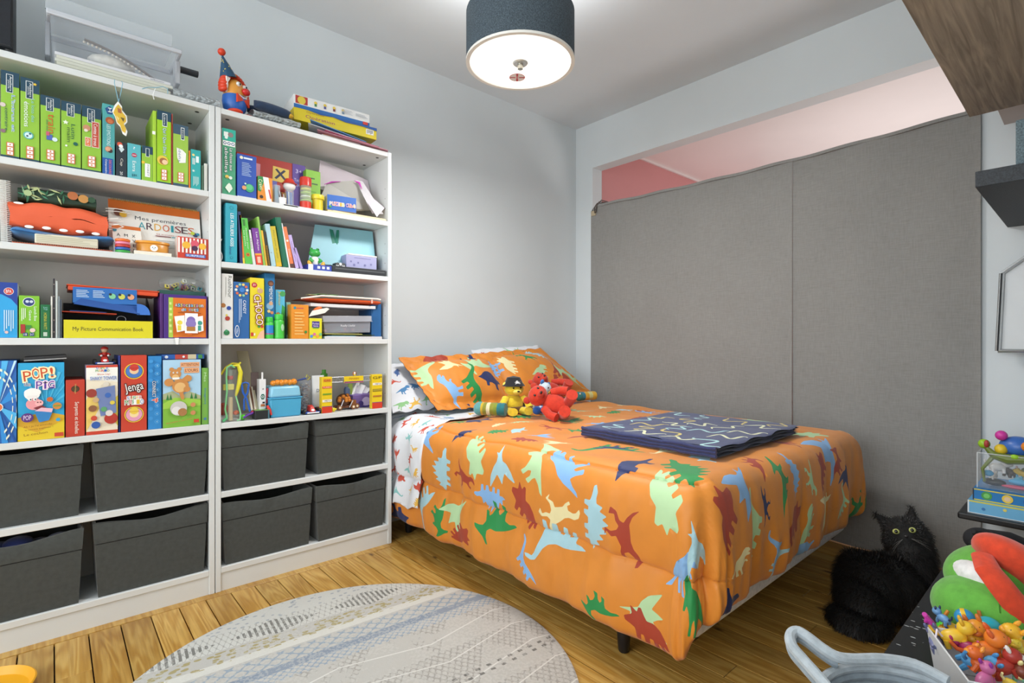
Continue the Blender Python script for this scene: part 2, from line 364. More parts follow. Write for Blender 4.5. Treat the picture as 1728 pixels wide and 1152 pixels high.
for k in range(3):
    y_ = 2.53-.02*k; P = [(3.05-.01*k, y_-.01, 2.0), (3.05, y_, 2.03+.012*k), (3.06, y_-.035, 2.075+.008*k), (3.08, y_-.085, 2.07), (3.12, y_-.12, 2.02)]
    cl.tube(P, .004, M('4A3E38', .5), 6)
cl.box(3.045, 3.062, 2.50, 2.54, 1.985, 2.02, M('B9A98C', .6)); tag(cl.build('cable_bundle'), 'small dark cables tucked behind the top left curtain corner', 'cable')
# ---------------------------------------------------------------- bookcases
wm = M('D6D9D8', .38, 'paint'); bk = M('CDCAC3', .6, 'paint')
ZS = [.10, .413, .700, 1.052, 1.373, 1.657]
TH = .024
def bookcase(x0, x1, label):
    t = thing('bookcase', label, 'bookcase', ((x0+x1)/2, YF, 0), group='pair of white bookcases'); w = (x1-x0)/2; D = .285; p = .020
    for s in (-1, 1): MB().box(min(s*w, s*(w-p)), max(s*w, s*(w-p)), 0, D, 0, 2.012, wm).build('side_panel', t, False, .0015, seg=1)
    MB().box(-w+p, w-p, .001, D, 2.012-TH, 2.0115, wm).build('top_panel', t, False, .0015, seg=1)
    MB().box(-w+p, w-p, D-.006, D, .0, 2.0, bk).build('back_panel', t, False)
    for z in ZS: MB().box(-w+p, w-p, .001, D-.006, z-TH, z, wm).build('shelf', t, False, .0015, seg=1)
    MB().box(-w+p, w-p, .006, .02, 0, ZS[0]-TH, wm).build('plinth', t, False)
    h = MB()
    for s in (-1, 1):
        for y in (.05, .2): h.lathe([(.008, 0), (.008, .0006)], '2A2A28', 12, (s*(w-.055), y, 2.012-TH-.0008))
        for z in ZS[1:]:
            for k in (1, 2, 3): h.box(*sorted((s*(w-p), s*(w-p-.0006))), .03, .0345, z+.05*k+.02, z+.05*k+.0245, '8E8C86')
    h.build('fitting_hole', t, False)['kind'] = 'stuff'
    return t
bookcase(-.3, .503, 'white bookcase with games and books, left one of the pair'); bookcase(.506, 1.312, 'white bookcase beside the bed, right one of the pair')
# fabric storage bins
bm_ = M('3D403D', .92, 'fabric'); bi = M('24262a', .95, 'fabric')
def bin_(x0, x1, z, h, label, y=.02, tilt=0, sag=.012):
    t = thing('storage_bin', label, 'bin', ((x0+x1)/2, YF+y, z), tilt, 'charcoal fabric bins in the bookcases'); w = (x1-x0)/2; D = .235; k = .93; th = .006
    def prof(q): return k+(1-k)*q
    mb = MB()
    def ring(q, ins=0):
        a, b0, b1 = w*prof(q)-ins, ins+(1-prof(q))*.02, D-ins
        r = .008; P = []
        for cxs, cys in ((-1, 0), (1, 0), (1, 1), (-1, 1)):
            P.append((cxs, cys))
        n = 10; out = []
        for i in range(n): out.append((-a+2*a*i/n, b0, (-sag*sin(pi*i/n)**2 if q > .9 else 0)))
        for i in range(n): out.append((a, b0+(b1-b0)*i/n, 0))
        for i in range(n): out.append((a-2*a*i/n, b1, 0))
        for i in range(n): out.append((-a, b1-(b1-b0)*i/n, 0))
        return [(x, yy, h*q+dz) for x, yy, dz in out]
    qs = [.003, .3, .6, .70, .705, .712, .72, .99, 1]; ins = [0, -.001, -.001, 0, 0, .004, -.002, -.003, 0]
    rings = [ring(q, i) for q, i in zip(qs, ins)]+[ring(1, th), ring(.5, th), ring(.03, th)]
    n = 40; vs = [p for r in rings for p in r]
    fs = [(j*n+i, j*n+(i+1) % n, (j+1)*n+(i+1) % n, (j+1)*n+i) for j in range(len(rings)-1) for i in range(n)]
    fs += [tuple(range(n))[::-1], tuple(range((len(rings)-1)*n, len(rings)*n))]
    mb.add(vs, fs, bm_); mb.build('fabric_box', t, ang=50)
    s = MB(); w2 = w*prof(.71)+.0005; s.box(-w2+.004, w2-.004, .0005, .0035, h*.708, h*.714, M('1d1f1e', .9)); s.build('band_seam', t, False)
    return t
bin_(-.265, .083, ZS[1], .255, 'charcoal fabric bin in left bookcase upper bin row, cut by the photo edge')
bin_(.112, .480, ZS[1], .252, 'charcoal fabric bin in left bookcase upper bin row, beside the middle uprights', .012)
b3 = bin_(-.265, .083, ZS[0], .268, 'charcoal fabric bin with blue things inside, bottom left by the photo edge', .01, sag=.02)
bin_(.114, .478, ZS[0], .275, 'open charcoal fabric bin on bottom shelf of left bookcase, beside the middle uprights', .012, sag=.02)
bin_(.530, .888, ZS[1], .252, 'charcoal fabric bin in right bookcase upper bin row, left of two', .012)
bin_(.926, 1.284, ZS[1], .253, 'charcoal fabric bin in right bookcase upper bin row, nearest the bed', .02)
bin_(.534, .905, ZS[0], .262, 'open charcoal fabric bin on bottom shelf of right bookcase, left of two', .012, sag=.016)
bin_(.925, 1.282, ZS[0], .26, 'open charcoal fabric bin on bottom shelf of right bookcase, nearest the bed', .012, .02, sag=.016)
mb = MB()
for k in range(5): mb.ell((-.2+.055*k, YF+.1+.02*(k % 2), ZS[0]+.2+.012*(k % 3)), (.045, .05, .03), M('1E2C66', .6, 'fabric'))
tag(mb.build('blue_cloth'), 'dark blue cloth lying inside the bottom left fabric bin', 'cloth')
# ---------------------------------------------------------------- printed fabrics: outlines cut into the cloth
DN = dict(
 bronto=[(0,.30),(.12,.36),(.25,.42),(.38,.46),(.5,.45),(.6,.5),(.68,.62),(.74,.78),(.8,.9),(.88,.95),(.97,.92),(1,.86),(.93,.85),(.87,.86),(.83,.78),(.79,.62),(.74,.42),(.72,.3),(.73,.05),(.66,.05),(.64,.22),(.58,.24),(.57,.05),(.5,.05),(.49,.24),(.42,.24),(.4,.04),(.33,.04),(.33,.22),(.27,.2),(.25,.06),(.19,.06),(.21,.28),(.1,.27)],
 tric=[(0,.18),(.1,.36),(.22,.5),(.38,.58),(.52,.56),(.58,.66),(.66,.8),(.72,.78),(.74,.66),(.9,.74),(.84,.56),(1,.44),(.97,.34),(.86,.3),(.76,.26),(.72,.03),(.63,.03),(.62,.2),(.56,.2),(.54,.03),(.45,.03),(.44,.2),(.36,.2),(.34,.03),(.25,.03),(.25,.2),(.2,.18),(.18,.04),(.1,.04),(.13,.22),(.06,.16)],
 stego=[(0,.3),(.1,.34),(.12,.5),(.19,.42),(.24,.62),(.3,.5),(.36,.74),(.42,.58),(.5,.8),(.55,.6),(.63,.74),(.66,.52),(.74,.6),(.76,.42),(.84,.4),(.92,.42),(1,.36),(.98,.3),(.86,.28),(.78,.24),(.76,.05),(.69,.05),(.68,.2),(.62,.2),(.6,.05),(.53,.05),(.5,.2),(.4,.2),(.37,.05),(.3,.05),(.3,.2),(.24,.2),(.22,.06),(.15,.06),(.17,.24),(.08,.24)],
 trex=[(0,.15),(.12,.26),(.26,.42),(.4,.56),(.54,.64),(.64,.72),(.7,.82),(.8,.88),(.92,.86),(1,.79),(.99,.74),(.88,.73),(.98,.68),(.95,.63),(.84,.62),(.76,.58),(.74,.5),(.84,.5),(.88,.43),(.84,.41),(.8,.45),(.73,.42),(.66,.32),(.6,.28),(.62,.18),(.7,.06),(.6,.04),(.54,.2),(.5,.26),(.46,.2),(.5,.05),(.4,.04),(.38,.2),(.34,.3),(.22,.24),(.1,.16)],
 raptor=[(0,.62),(.15,.52),(.3,.5),(.45,.56),(.58,.6),(.68,.68),(.74,.8),(.84,.86),(.96,.82),(1,.76),(.88,.75),(.82,.7),(.78,.58),(.84,.5),(.92,.54),(.95,.47),(.84,.43),(.74,.43),(.66,.36),(.6,.3),(.66,.2),(.62,.06),(.72,.02),(.58,0),(.58,.16),(.5,.28),(.42,.3),(.36,.2),(.26,.14),(.3,.02),(.18,.02),(.2,.16),(.32,.28),(.32,.38),(.2,.42),(.08,.5)],
 ptero=[(.05,.5),(.2,.57),(.3,.64),(.15,.82),(0,1.02),(.3,.92),(.5,.76),(.6,.61),(.7,.58),(.8,.66),(.76,.54),(1,.49),(.76,.45),(.68,.43),(.58,.39),(.5,.24),(.34,.08),(.05,-.02),(.2,.2),(.3,.36),(.2,.43)],
 para=[(0,.2),(.15,.36),(.3,.5),(.45,.6),(.58,.62),(.66,.72),(.64,.84),(.54,.98),(.6,1),(.72,.9),(.82,.86),(.96,.78),(1,.71),(.88,.7),(.8,.67),(.76,.56),(.8,.46),(.85,.35),(.78,.35),(.72,.42),(.66,.34),(.64,.2),(.7,.05),(.6,.05),(.56,.22),(.5,.28),(.46,.18),(.5,.04),(.4,.04),(.38,.2),(.34,.3),(.2,.28),(.08,.2)],
 spino=[(0,.3),(.12,.4),(.2,.54),(.3,.66),(.42,.72),(.54,.7),(.62,.6),(.7,.5),(.82,.5),(.95,.52),(1,.45),(.85,.38),(.75,.32),(.72,.18),(.77,.05),(.66,.06),(.62,.22),(.5,.24),(.4,.22),(.4,.08),(.3,.05),(.28,.22),(.15,.26)])
def shape(kind, a, b, flip=1, w=1.):
    a = V(a).to_2d(); b = V(b).to_2d(); ax = b-a; ay = V((-ax.y, ax.x))*flip*w*.86
    P = [a+ax*x+ay*(y-.42) for x, y in DN[kind]]; out = []
    n = len(P)
    for i in range(n):
        p, q = P[i], P[(i+1) % n]; out += [p*.88+q*.12, p*.12+q*.88]
    return [tuple(p) for p in out]
def pip(px, py, poly):
    c = np.zeros(len(px), bool); n = len(poly)
    for i in range(n):
        x0, y0 = poly[i]; x1, y1 = poly[i-1]
        if y0 == y1: continue
        k = ((y0 > py) != (y1 > py)) & (px < (x1-x0)*(py-y0)/(y1-y0)+x0); c ^= k
    return c
def printed_cloth(outline, step, prints, lines=()):
    """2-D triangulation of a flat cloth with the printed outlines as edges -> verts2d, tris, material index (0 = ground)"""
    xs = [p[0] for p in outline]; ys = [p[1] for p in outline]
    gx, gy = np.meshgrid(np.arange(min(xs)+step/2, max(xs), step), np.arange(min(ys)+step/2, max(ys), step))
    gx = gx.ravel(); gy = gy.ravel(); k = pip(gx, gy, outline)
    pts = [V((float(a), float(b))) for a, b in zip(gx[k], gy[k])]; ed = []
    def loop(P, closed=True):
        o = len(pts); pts.extend(V(p).to_2d() for p in P); n = len(P)
        ed.extend((o+i, o+(i+1) % n) for i in range(n if closed else n-1))
    loop(outline)
    for L in lines: loop(L, False)
    for P, m in prints: loop(P)
    vo, _, fo, *_r = geometry.delaunay_2d_cdt(pts, ed, [], 0, 1e-5, False)
    vo = np.array([(p[0], p[1]) for p in vo]); fo = np.array([f for f in fo if len(f) == 3])
    c = vo[fo].mean(axis=1); mi = np.zeros(len(fo), int)
    for P, m in prints:
        a = np.array(P); lo, hi = a.min(0), a.max(0)
        k = np.where((c[:, 0] > lo[0]) & (c[:, 0] < hi[0]) & (c[:, 1] > lo[1]) & (c[:, 1] < hi[1]))[0]
        mi[k[pip(c[k, 0], c[k, 1], P)]] = m
    keep = pip(c[:, 0], c[:, 1], outline)
    return vo, fo[keep], mi[keep]
def cloth_obj(name, vo, fo, mi, fn, mats, parent=None, thick=0, offset=-1):
    me = bpy.data.meshes.new(name); me.from_pydata([tuple(fn(float(a), float(b))) for a, b in vo], [], fo.tolist())
    for m in mats: me.materials.append(m)
    me.polygons.foreach_set('material_index', mi.tolist()); me.polygons.foreach_set('use_smooth', [True]*len(fo)); me.update()
    o = bpy.data.objects.new(name, me); COL.objects.link(o)
    if parent: o.parent = parent
    if thick:
        s = o.modifiers.new('s', 'SOLIDIFY'); s.thickness = thick; s.offset = offset
    return o
# ---------------------------------------------------------------- bed
X0, X1, Y0, YH, R, ZT = 1.47, 2.72, .83, 2.64, .09, .632
ARC = pi/2*R
t = thing('bed', 'double bed with white box spring and black legs against the wall', 'bed', (2.1, 1.72, 0))
fab = M('E4E2E4', .85, 'fabric')
MB().box(-.685, .685, -.93, .93, .325, .585, M('EDEDEC', .8, 'fabric')).build('mattress', t, bevel=.05, seg=4)
MB().box(-.685, .685, -.935, .93, .15, .325, fab).build('box_spring', t, bevel=.03, seg=4)
blk = M('17171A', .35)
fr = MB()
for s in (-1, 1): fr.box(s*.62-.015, s*.62+.015, -.9, .9, .125, .15, blk)
for y in (-.68, 0, .8): fr.box(-.62, .62, y-.015, y+.015, .125, .15, blk)
fr.build('metal_frame', t, False)
for x, y in ((-.66, -.66), (-.64, .78), (.6, -.66), (.6, .78), (0, -.66)):
    g = MB(); g.lathe([(.016, 0), (.019, .006), (.024, .075), (.026, .13)], blk, 16); g.lathe([(.036, .098), (.043, .106), (.036, .114)], blk, 20)
    lg = g.build('leg', t); lg.location = (x, y, 0)
def drop(ang):      # length of comforter hanging, by direction: 0 left, pi/2 foot, pi right
    return .585-.142*min(1, max(0, (ang-.35)/.9))-.05*math.exp(-((ang-.6)/.32)**2)-.02*min(1, max(0, (ang-2.2)))
def surf(u, v, off=0, rip=1., lip=0):
    cu = min(max(u, X0), X1); cv = max(v, Y0); dx, dy = u-cu, v-cv; d = sqrt(dx*dx+dy*dy)
    zt = ZT+.010*noise.noise((u*3.2, v*3.2, .3))+.005*sin(v*24+3*noise.noise((u*2, v*1.2, 2)))*max(0, min(1, (v-1.2)))+.004*noise.noise((u*11, v*4, 5))
    zt -= .018*math.exp(-((v-YH)/.2)**2)
    if d < 1e-6: return V((u, v, zt+off))
    ux, uy = dx/d, dy/d; ang = math.atan2(-uy, -ux)   # 0 = left, pi/2 = foot
    side = 1 if ux <= 0 else -1
    s = (cu-X0)-(cv-Y0)*side+ang*.42
    Lm = drop(ang); d1, d2 = .062, ARC+.19
    if d < ARC: h, z = R*sin(d/R), zt-R*(1-cos(d/R))
    else: h, z = R, zt-R-(d-ARC)
    q = max(0, min(1, (d-.05)/.25))
    if d < d1: b = 0
    elif d < d2: b = .026*sin(pi*(d-d1)/(d2-d1))**.7
    else: b = .022*max(0, sin(pi*min(1, (d-d2)/(Lm-d2))))**.8-.004
    foot = math.exp(-((ang-pi/2)/.35)**2) if cu > X0 else 0
    ft = min(1, max(0, (ang-.9)/.5)) if ang < 2.6 else 0
    b = b*(1-ft)+ft*(.024*max(0, sin(pi*min(1, max(0, d-.02)/(Lm-.02))))**.6)
    cor = math.exp(-((ang-pi/4)/.4)**2) if (u < X0 and v < Y0) else 0
    corr = math.exp(-((ang-3*pi/4)/.5)**2) if (u > X1 and v < Y0) else 0
    r = .0075*sin(s*19+2*noise.noise((s*2, d*2, 1)))+.008*noise.noise((s*9, d*3.5, 7))+.004*noise.noise((s*20+d*6, d*6, 17))
    r += .0045*sin(s*78+6*noise.noise((s*4, 1, 1)))*math.exp(-((d-.12)/.07)**2)
    r += .0028*noise.noise((s*34, d*9, 4))*(1+2*cor+1.5*ft)
    r += ft*(.007*sin((cu-X0)*20+1)-.012*sum(math.exp(-((cu-X0-e-.03*d)/.016)**2) for e in (.17, .42, .58, .83, 1.06)))*min(1, d/.12)
    r += cor*(.028*sin((ang-.25)*7.2)+.012)+corr*(.02*sin(ang*6)+.01)
    r += .003*sin(s*60+4*noise.noise((s*3, 0, 2)))*q
    b += r*q*rip+.018*(d/.5)*(1-.3*foot)
    gr = .0065*sum(math.exp(-((d-e)/.0045)**2) for e in (d1, d2))*(1-ft)
    b -= gr
    nz = max(0, cos(min(d/R, pi/2)))
    if d > Lm-.03: b -= .02*((d-Lm+.03)/.03)**2
    h += b+off*(1-nz)
    return V((cu+ux*h, cv+uy*h, z+off*nz+(b*nz if d < ARC else 0)))
def proj(p):
    d = p[0]*FX+p[1]*FY; return (CX+F*(p[0]*RX+p[1]*RY)/d, CY-F*(p[2]-H)/d, d)
TAB = []
for i in range(96):
    for j in range(92):
        u, v = X0-.56+i*.0247, Y0-.47+j*.0247
        p = surf(u, v); q = proj(p); TAB.append((u, v)+q)
TAB = np.array(TAB)
def inv(px, py):
    e = np.hypot(TAB[:, 2]-px, TAB[:, 3]-py); k = np.where(e < e.min()+9)[0]; k = k[np.argmin(TAB[k, 4]+e[k]*.01)]
    u, v = TAB[k, 0], TAB[k, 1]; st = .0125
    for _ in range(7):
        best = None
        for a in (-1, 0, 1):
            for b in (-1, 0, 1):
                q = proj(surf(u+a*st, v+b*st)); er = math.hypot(q[0]-px, q[1]-py)
                if best is None or er < best[0]: best = (er, u+a*st, v+b*st)
        u, v = best[1], best[2]; st *= .6
    return (float(u), float(v))
def Lpx(px, py):
    y, z = onX(px, py, 1.345); e = ZT-z
    return (X0-(ARC*e/R if e < R else ARC+e-R), y)
def Fpx(px, py):
    x, z = onY(px, py, .715); e = ZT-z
    return (x, Y0-(ARC*e/R if e < R else ARC+e-R))
def Tpx(px, py): return onZ(px, py, ZT+.01)
OC = dict(b='84B2E2', l='A6CDD8', m='B4D6A4', r='A63A22', g='1E8A44', n='1C2A5E', c='E8DCA8')
CK = list(OC); CM = [M('D9862A', .55, 'satin')]+[M(OC[k], .62, 'satin') for k in CK]
def pr_(kind, c, a, b, f=1, w=1.): return (shape(kind, a, b, f, w), CK.index(c)+1)
DL = '''L trex b 720 768 732 706 1 1.2;L stego l 746 824 748 757 1 1;L tric m 790 742 814 798 -1 1;L ptero l 850 812 852 756 1 1.1;L para m 921 824 898 757 -1 1
L trex b 953 836 974 766 1 1.4;L raptor r 772 781 793 826 1 1;L stego b 852 850 802 836 1 1;L tric r 908 880 866 824 -1 1;L raptor c 925 894 958 842 -1 1;L stego l 1010 925 1010 824 -1 .8
L bronto l 734 840 702 866 1 1;L para g 756 850 730 890 1 1;L ptero m 758 888 788 850 1 1;L para g 864 906 812 860 1 1;L tric r 770 914 788 896 -1 1;L bronto l 984 940 897 893 1 .8;L bronto b 906 982 872 916 -1 .8
L raptor r 1063 857 1048 938 1 1;L para g 1040 1048 984 1000 1 .8;L ptero m 1120 1040 1046 1018 1 1;L tric r 1112 1070 1073 1048 -1 1;L para g 1192 1042 1144 1018 -1 1;L trex b 1122 958 1172 980 1 .9
L tric m 1098 800 1142 896 -1 .8;L ptero l 1180 960 1172 880 1 1;L raptor g 700 790 690 830 1 1;L spino n 690 880 658 868 1 1
F tric r 1222 932 1228 826 1 1;F ptero b 1250 857 1252 790 1 1;F para r 1297 812 1246 770 -1 .8;F para g 1320 868 1306 772 1 .55;F stego b 1344 836 1316 762 -1 .6;F raptor m 1362 778 1370 836 1 .9;F tric r 1386 828 1384 764 1 .8
F ptero b 1396 788 1400 742 1 1.2;F raptor n 1292 880 1292 832 1 .6;F bronto m 1276 970 1282 834 1 .5;F tric r 1338 920 1352 856 1 .8;F trex m 1353 923 1376 860 1 .7;F ptero c 1392 880 1402 838 1 1.2;F bronto m 1412 872 1430 826 1 .9
F bronto l 1306 986 1324 912 -1 .7;F bronto b 1300 968 1314 896 1 .6;F trex c 1238 962 1262 946 1 .8;F para r 1405 800 1420 770 1 1;F ptero n 1426 812 1434 790 1 1;F spino b 1350 935 1372 915 1 .8;F spino n 1225 1040 1245 1010 1 1
T spino n 762 743 804 720 1 1;T trex g 757 712 793 704 1 1;T spino n 782 703 830 697 1 1;T tric c 826 713 850 704 1 1;T stego g 820 730 856 720 1 1;T spino l 860 722 886 714 1 1;T tric r 910 736 864 740 -1 1;T raptor r 962 720 908 713 -1 1
T ptero b 930 728 892 725 1 1;T ptero c 915 744 968 743 1 1;T bronto g 1082 764 988 749 1 1;T spino n 1034 806 1102 775 1 1;T stego g 1184 820 1140 776 -1 1;T para m 986 692 1020 698 1 1;T spino l 1166 764 1206 776 1 1;T bronto c 1150 762 1104 757 1 1
T raptor n 1074 754 1012 748 1 1;T ptero c 1026 680 1010 675 1 1;T spino l 1046 684 1062 680 1 1;T tric g 1022 690 1048 688 1 1;T tric r 1062 698 1100 696 1 1;T spino b 1034 710 988 707 1 1;T ptero c 1050 703 1080 704 1 1;T para g 1004 722 970 715 1 1
T tric r 1100 684 1078 681 1 1;T raptor b 1104 690 1086 686 1 1;T stego m 860 704 900 702 1 1;T tric g 860 696 902 694 1 1'''
PR = []
for ln in DL.replace('\n', ';').split(';'):
    z_, k_, c_, ax, ay, bx, by, f_, w_ = ln.split()
    a_, b_ = V(inv(float(ax), float(ay))), V(inv(float(bx), float(by))); l_ = (b_-a_).length; m_ = (a_+b_)/2; l2 = min(max(l_*1.08, .16 if z_ == 'L' else .13), .27)
    d_ = (b_-a_).normalized()*l2/2 if l_ > 1e-6 else V((.08, 0)); PR.append(pr_(k_, c_, m_-d_, m_+d_, int(f_), float(w_)*(.8 if z_ == 'T' else 1)))
rnd = random.Random(3)
occ = [tuple(np.array(p).mean(0)) for p, _ in PR]
for i in range(900):       # the same print goes on over the parts that are turned away
    u, v = rnd.uniform(X0-.5, X1+.5), rnd.uniform(Y0-.45, YH-.05)
    if min((u-a)**2+(v-b)**2 for a, b in occ) < .165**2: continue
    if u < X0 and v < 2.2 and min((u-a)**2+(v-b)**2 for a, b in occ) < .19**2: continue
    a_ = rnd.uniform(0, 6.3); l_ = rnd.uniform(.075, .1); dx, dy = l_*cos(a_), l_*sin(a_)
    PR.append(pr_(rnd.choice(list(DN)), rnd.choice(CK), (u-dx, v-dy), (u+dx, v+dy), rnd.choice((1, -1)))); occ.append((u, v))
def outl(ext=0, n=26):
    P = [(X0-drop(0), YH)]
    P += [(X0-drop(0), YH+(Y0-YH)*i/30) for i in range(1, 31)]
    P += [(X0-drop(a)*cos(a), Y0-drop(a)*sin(a)) for a in [pi/2*i/n for i in range(1, n)]]
    P += [(X0+(X1-X0)*i/24, Y0-drop(pi/2)) for i in range(25)]
    P += [(X1-drop(a)*cos(a), Y0-drop(a)*sin(a)) for a in [pi/2+pi/2*i/n for i in range(1, n)]]
    P += [(X1+drop(pi), Y0+(YH-Y0)*i/30) for i in range(31)]; return P
def ring(d, n=24):
    P = [(X0-d, YH-.01+(Y0-YH)*i/120) for i in range(120)]+[(X0-d*cos(a), Y0-d*sin(a)) for a in [pi/2*i/n for i in range(n+1)]]
    P += [(X0+(X1-X0)*i/90, Y0-d) for i in range(1, 90)]+[(X1-d*cos(a), Y0-d*sin(a)) for a in [pi/2+pi/2*i/n for i in range(n+1)]]
    return P+[(X1+d, Y0+(YH-.01-Y0)*i/80) for i in range(1, 80)]
LN = [ring(.062+e) for e in (-.006, 0, .006)]+[ring(ARC+.19+e) for e in (-.006, 0, .006)]
vo, fo, mi = printed_cloth(outl(), .0125, PR, LN)
cf = cloth_obj('comforter', vo, fo, mi, surf, CM, thick=.011)
tag(cf, 'puffy orange comforter printed with colourful dinosaurs hanging over the bed', 'comforter')
# top sheet: white with small dinosaurs, hanging over the comforter at the head end
SC = ['C9503C', '4E86B8', 'E2B34E', '86C0BE', '8CBF86', '3F5F96']
SM = [M('DFE1E6', .8, 'satin')]+[M(c, .8, 'satin') for c in SC]
def small(u0, u1, v0, v1, n, seed, l0=.028, l1=.042):
    r = random.Random(seed); out = []; oc = []
    for _ in range(n*12):
        u, v = r.uniform(u0, u1), r.uniform(v0, v1)
        if any((u-a)**2+(v-b)**2 < (l0*2.3)**2 for a, b in oc): continue
        a_ = r.uniform(0, 6.3); l_ = r.uniform(l0, l1); oc.append((u, v))
        out.append((shape(r.choice(['trex', 'raptor', 'bronto', 'stego', 'ptero', 'para']), (u-l_*cos(a_), v-l_*sin(a_)), (u+l_*cos(a_), v+l_*sin(a_)), r.choice((1, -1))), 1+r.randrange(6)))
        if len(out) >= n: break
    return out
so = [(X0-.46, YH)]+[(X0-.47-.012*sin(i*1.3), YH-.44*i/14) for i in range(1, 15)]+[(X0-.30, YH-.455), (X0-.1, YH-.47), (X0+.02, YH-.49), (X0+.12, YH-.47), (X0+.5, YH-.33), (X0+.9, YH-.3), (X0+.9, YH)]
def sheet_fn(u, v):
    d = max(0, X0-u); q = min(1, d/.3); p = surf(u, v, .012, .5)
    k = .014*sin(v*42+2*sin(d*5))+.009*noise.noise((v*9, d*4, 3)); p.x -= (k*.7+.006)*q; return p
vo, fo, mi = printed_cloth(so, .012, small(X0-.46, X0+.85, YH-.46, YH-.03, 70, 5))
tag(cloth_obj('flat_sheet', vo, fo, mi, sheet_fn, SM, thick=.002), 'white bed sheet printed with small dinosaurs hanging beside the bookcase', 'sheet')
# ---------------------------------------------------------------- pillows
def pillow(name, label, group, Q, bulge, prints, mats, flange=.0, step=.014, hem=0, sag=0, seed=1):
    """Q: corners bottom-left, bottom-right, top-right, top-left in space"""
    Q = [V(q) for q in Q]; w = ((Q[1]-Q[0]).length+(Q[2]-Q[3]).length)/2; h = ((Q[3]-Q[0]).length+(Q[2]-Q[1]).length)/2
    nrm = (Q[1]-Q[0]).cross(Q[3]-Q[0]).normalized()
    def base(u, v): a, b = u/w, v/h; return Q[0]*(1-a)*(1-b)+Q[1]*a*(1-b)+Q[2]*a*b+Q[3]*(1-a)*b
    def th(u, v):
        a = max(0, min(1, (u-flange)/(w-2*flange)))*2-1; b = max(0, min(1, (v-flange)/(h-2*flange)))*2-1
        return bulge*(max(0, (1-abs(a)**2.6))*max(0, (1-abs(b)**2.6)))**.55
    def fn(s):
        def g(u, v):
            e = min(u, w-u, v, h-v); q = min(1, e/.1)
            wr = .006*noise.noise((u*9+seed, v*9, seed))*q+.004*noise.noise((u*26, v*8+seed, seed))
            wr += (.005*sin((u+v)*80+seed)*max(0, 1-abs(e-flange*.6)/.03) if flange else 0)
            p = base(u, v)+nrm*(s*(th(u, v)+.0015)+wr); p.z -= sag*sin(pi*min(1, max(0, u/w)))*(v/h)*1.; return p
        return g
    t = tag(bpy.data.objects.new(name, None), label, 'pillow', group); COL.objects.link(t)
    O = []
    n = 18
    O = [(w*i/n, .006*sin(i*2.)) for i in range(n)]+[(w+.004*sin(i*2.), h*i/n) for i in range(n)]+[(w-w*i/n, h+.006*sin(i*1.7+seed)) for i in range(n)]+[(-.004*sin(i*2.2), h-h*i/n) for i in range(n)]
    ln = [[(flange+(w-2*flange)*i/40, y) for i in range(41)] for y in (flange, h-flange)]+[[(x, flange+(h-2*flange)*i/40) for i in range(41)] for x in (flange, w-flange)] if flange else []
    P = prints(w, h) if prints else []
    vo, fo, mi = printed_cloth(O, step, P, ln); cloth_obj('cover_front', vo, fo, mi, fn(1), mats, t)
    vo, fo, mi = printed_cloth(O, .03, []); b = cloth_obj('cover_back', vo, fo[:, ::-1], mi+(1 if hem else 0)*0, fn(-1), [mats[0] if not hem else M('1C2A5E', .7, 'satin')], t)
    return t
def pprint(lst): return lambda w, h: [(shape(k, (a*w, b*h), (c*w, d*h), f), CK.index(col)+1) for k, col, a, b, c, d, f in lst]
pillow('pillow', 'white dinosaur print pillow behind the left orange sham, overhanging the bed edge', 'white printed pillows', [(1.335, 2.45, .665), (2.0, 2.47, .66), (2.0, 2.65, .93), (1.35, 2.66, .905)], .05, lambda w, h: small(.03, w-.03, .03, h-.03, 22, 11, .03, .045), SM, sag=0)
pillow('pillow', 'white dinosaur print pillow showing above the right orange sham', 'white printed pillows', [(2.08, 2.53, .66), (2.72, 2.53, .66), (2.62, 2.68, 1.01), (2.02, 2.68, .985)], .045, lambda w, h: small(.03, w-.03, .03, h-.03, 22, 12, .03, .045), SM)
pillow('pillow_sham', 'orange dinosaur print pillow sham on the left, next to the bookcase', 'orange pillow shams', [(1.535, 2.33, .672), (2.09, 2.335, .658), (2.07, 2.56, .965), (1.435, 2.57, .95)], .065,
  pprint([('bronto', 'm', .13, .35, .12, .9, -1), ('ptero', 'c', .28, .82, .52, .68, -1), ('tric', 'r', .2, .965, .5, .96, 1), ('para', 'm', .88, .58, .55, .86, 1), ('trex', 'b', .2, .02, .3, .5, 1), ('bronto', 'g', .62, .04, .44, .62, -1), ('spino', 'n', .62, .5, .93, .33, 1), ('ptero', 'n', .7, .95, .82, .86, 1), ('stego', 'b', .93, .5, .93, .85, 1)]), CM, flange=.045, hem=1, seed=3)
pillow('pillow_sham', 'orange dinosaur print pillow sham on the right, leaning in the corner', 'orange pillow shams', [(2.12, 2.35, .66), (2.93, 2.43, .665), (2.60, 2.63, .992), (2.02, 2.60, .965)], .06,
  pprint([('tric', 'c', .12, .5, .22, .85, 1), ('raptor', 'g', .45, .95, .55, .65, 1), ('stego', 'l', .68, .98, .82, .72, 1), ('bronto', 'r', .84, .2, .66, .6, -1), ('para', 'm', .9, .08, .86, .6, 1), ('trex', 'm', .35, .5, .6, .42, 1), ('spino', 'b', .02, .5, .06, .85, 1), ('trex', 'r', .45, .2, .66, .25, 1), ('stego', 'g', .2, .2, .38, .1, 1)]), CM, flange=.045, seed=8)
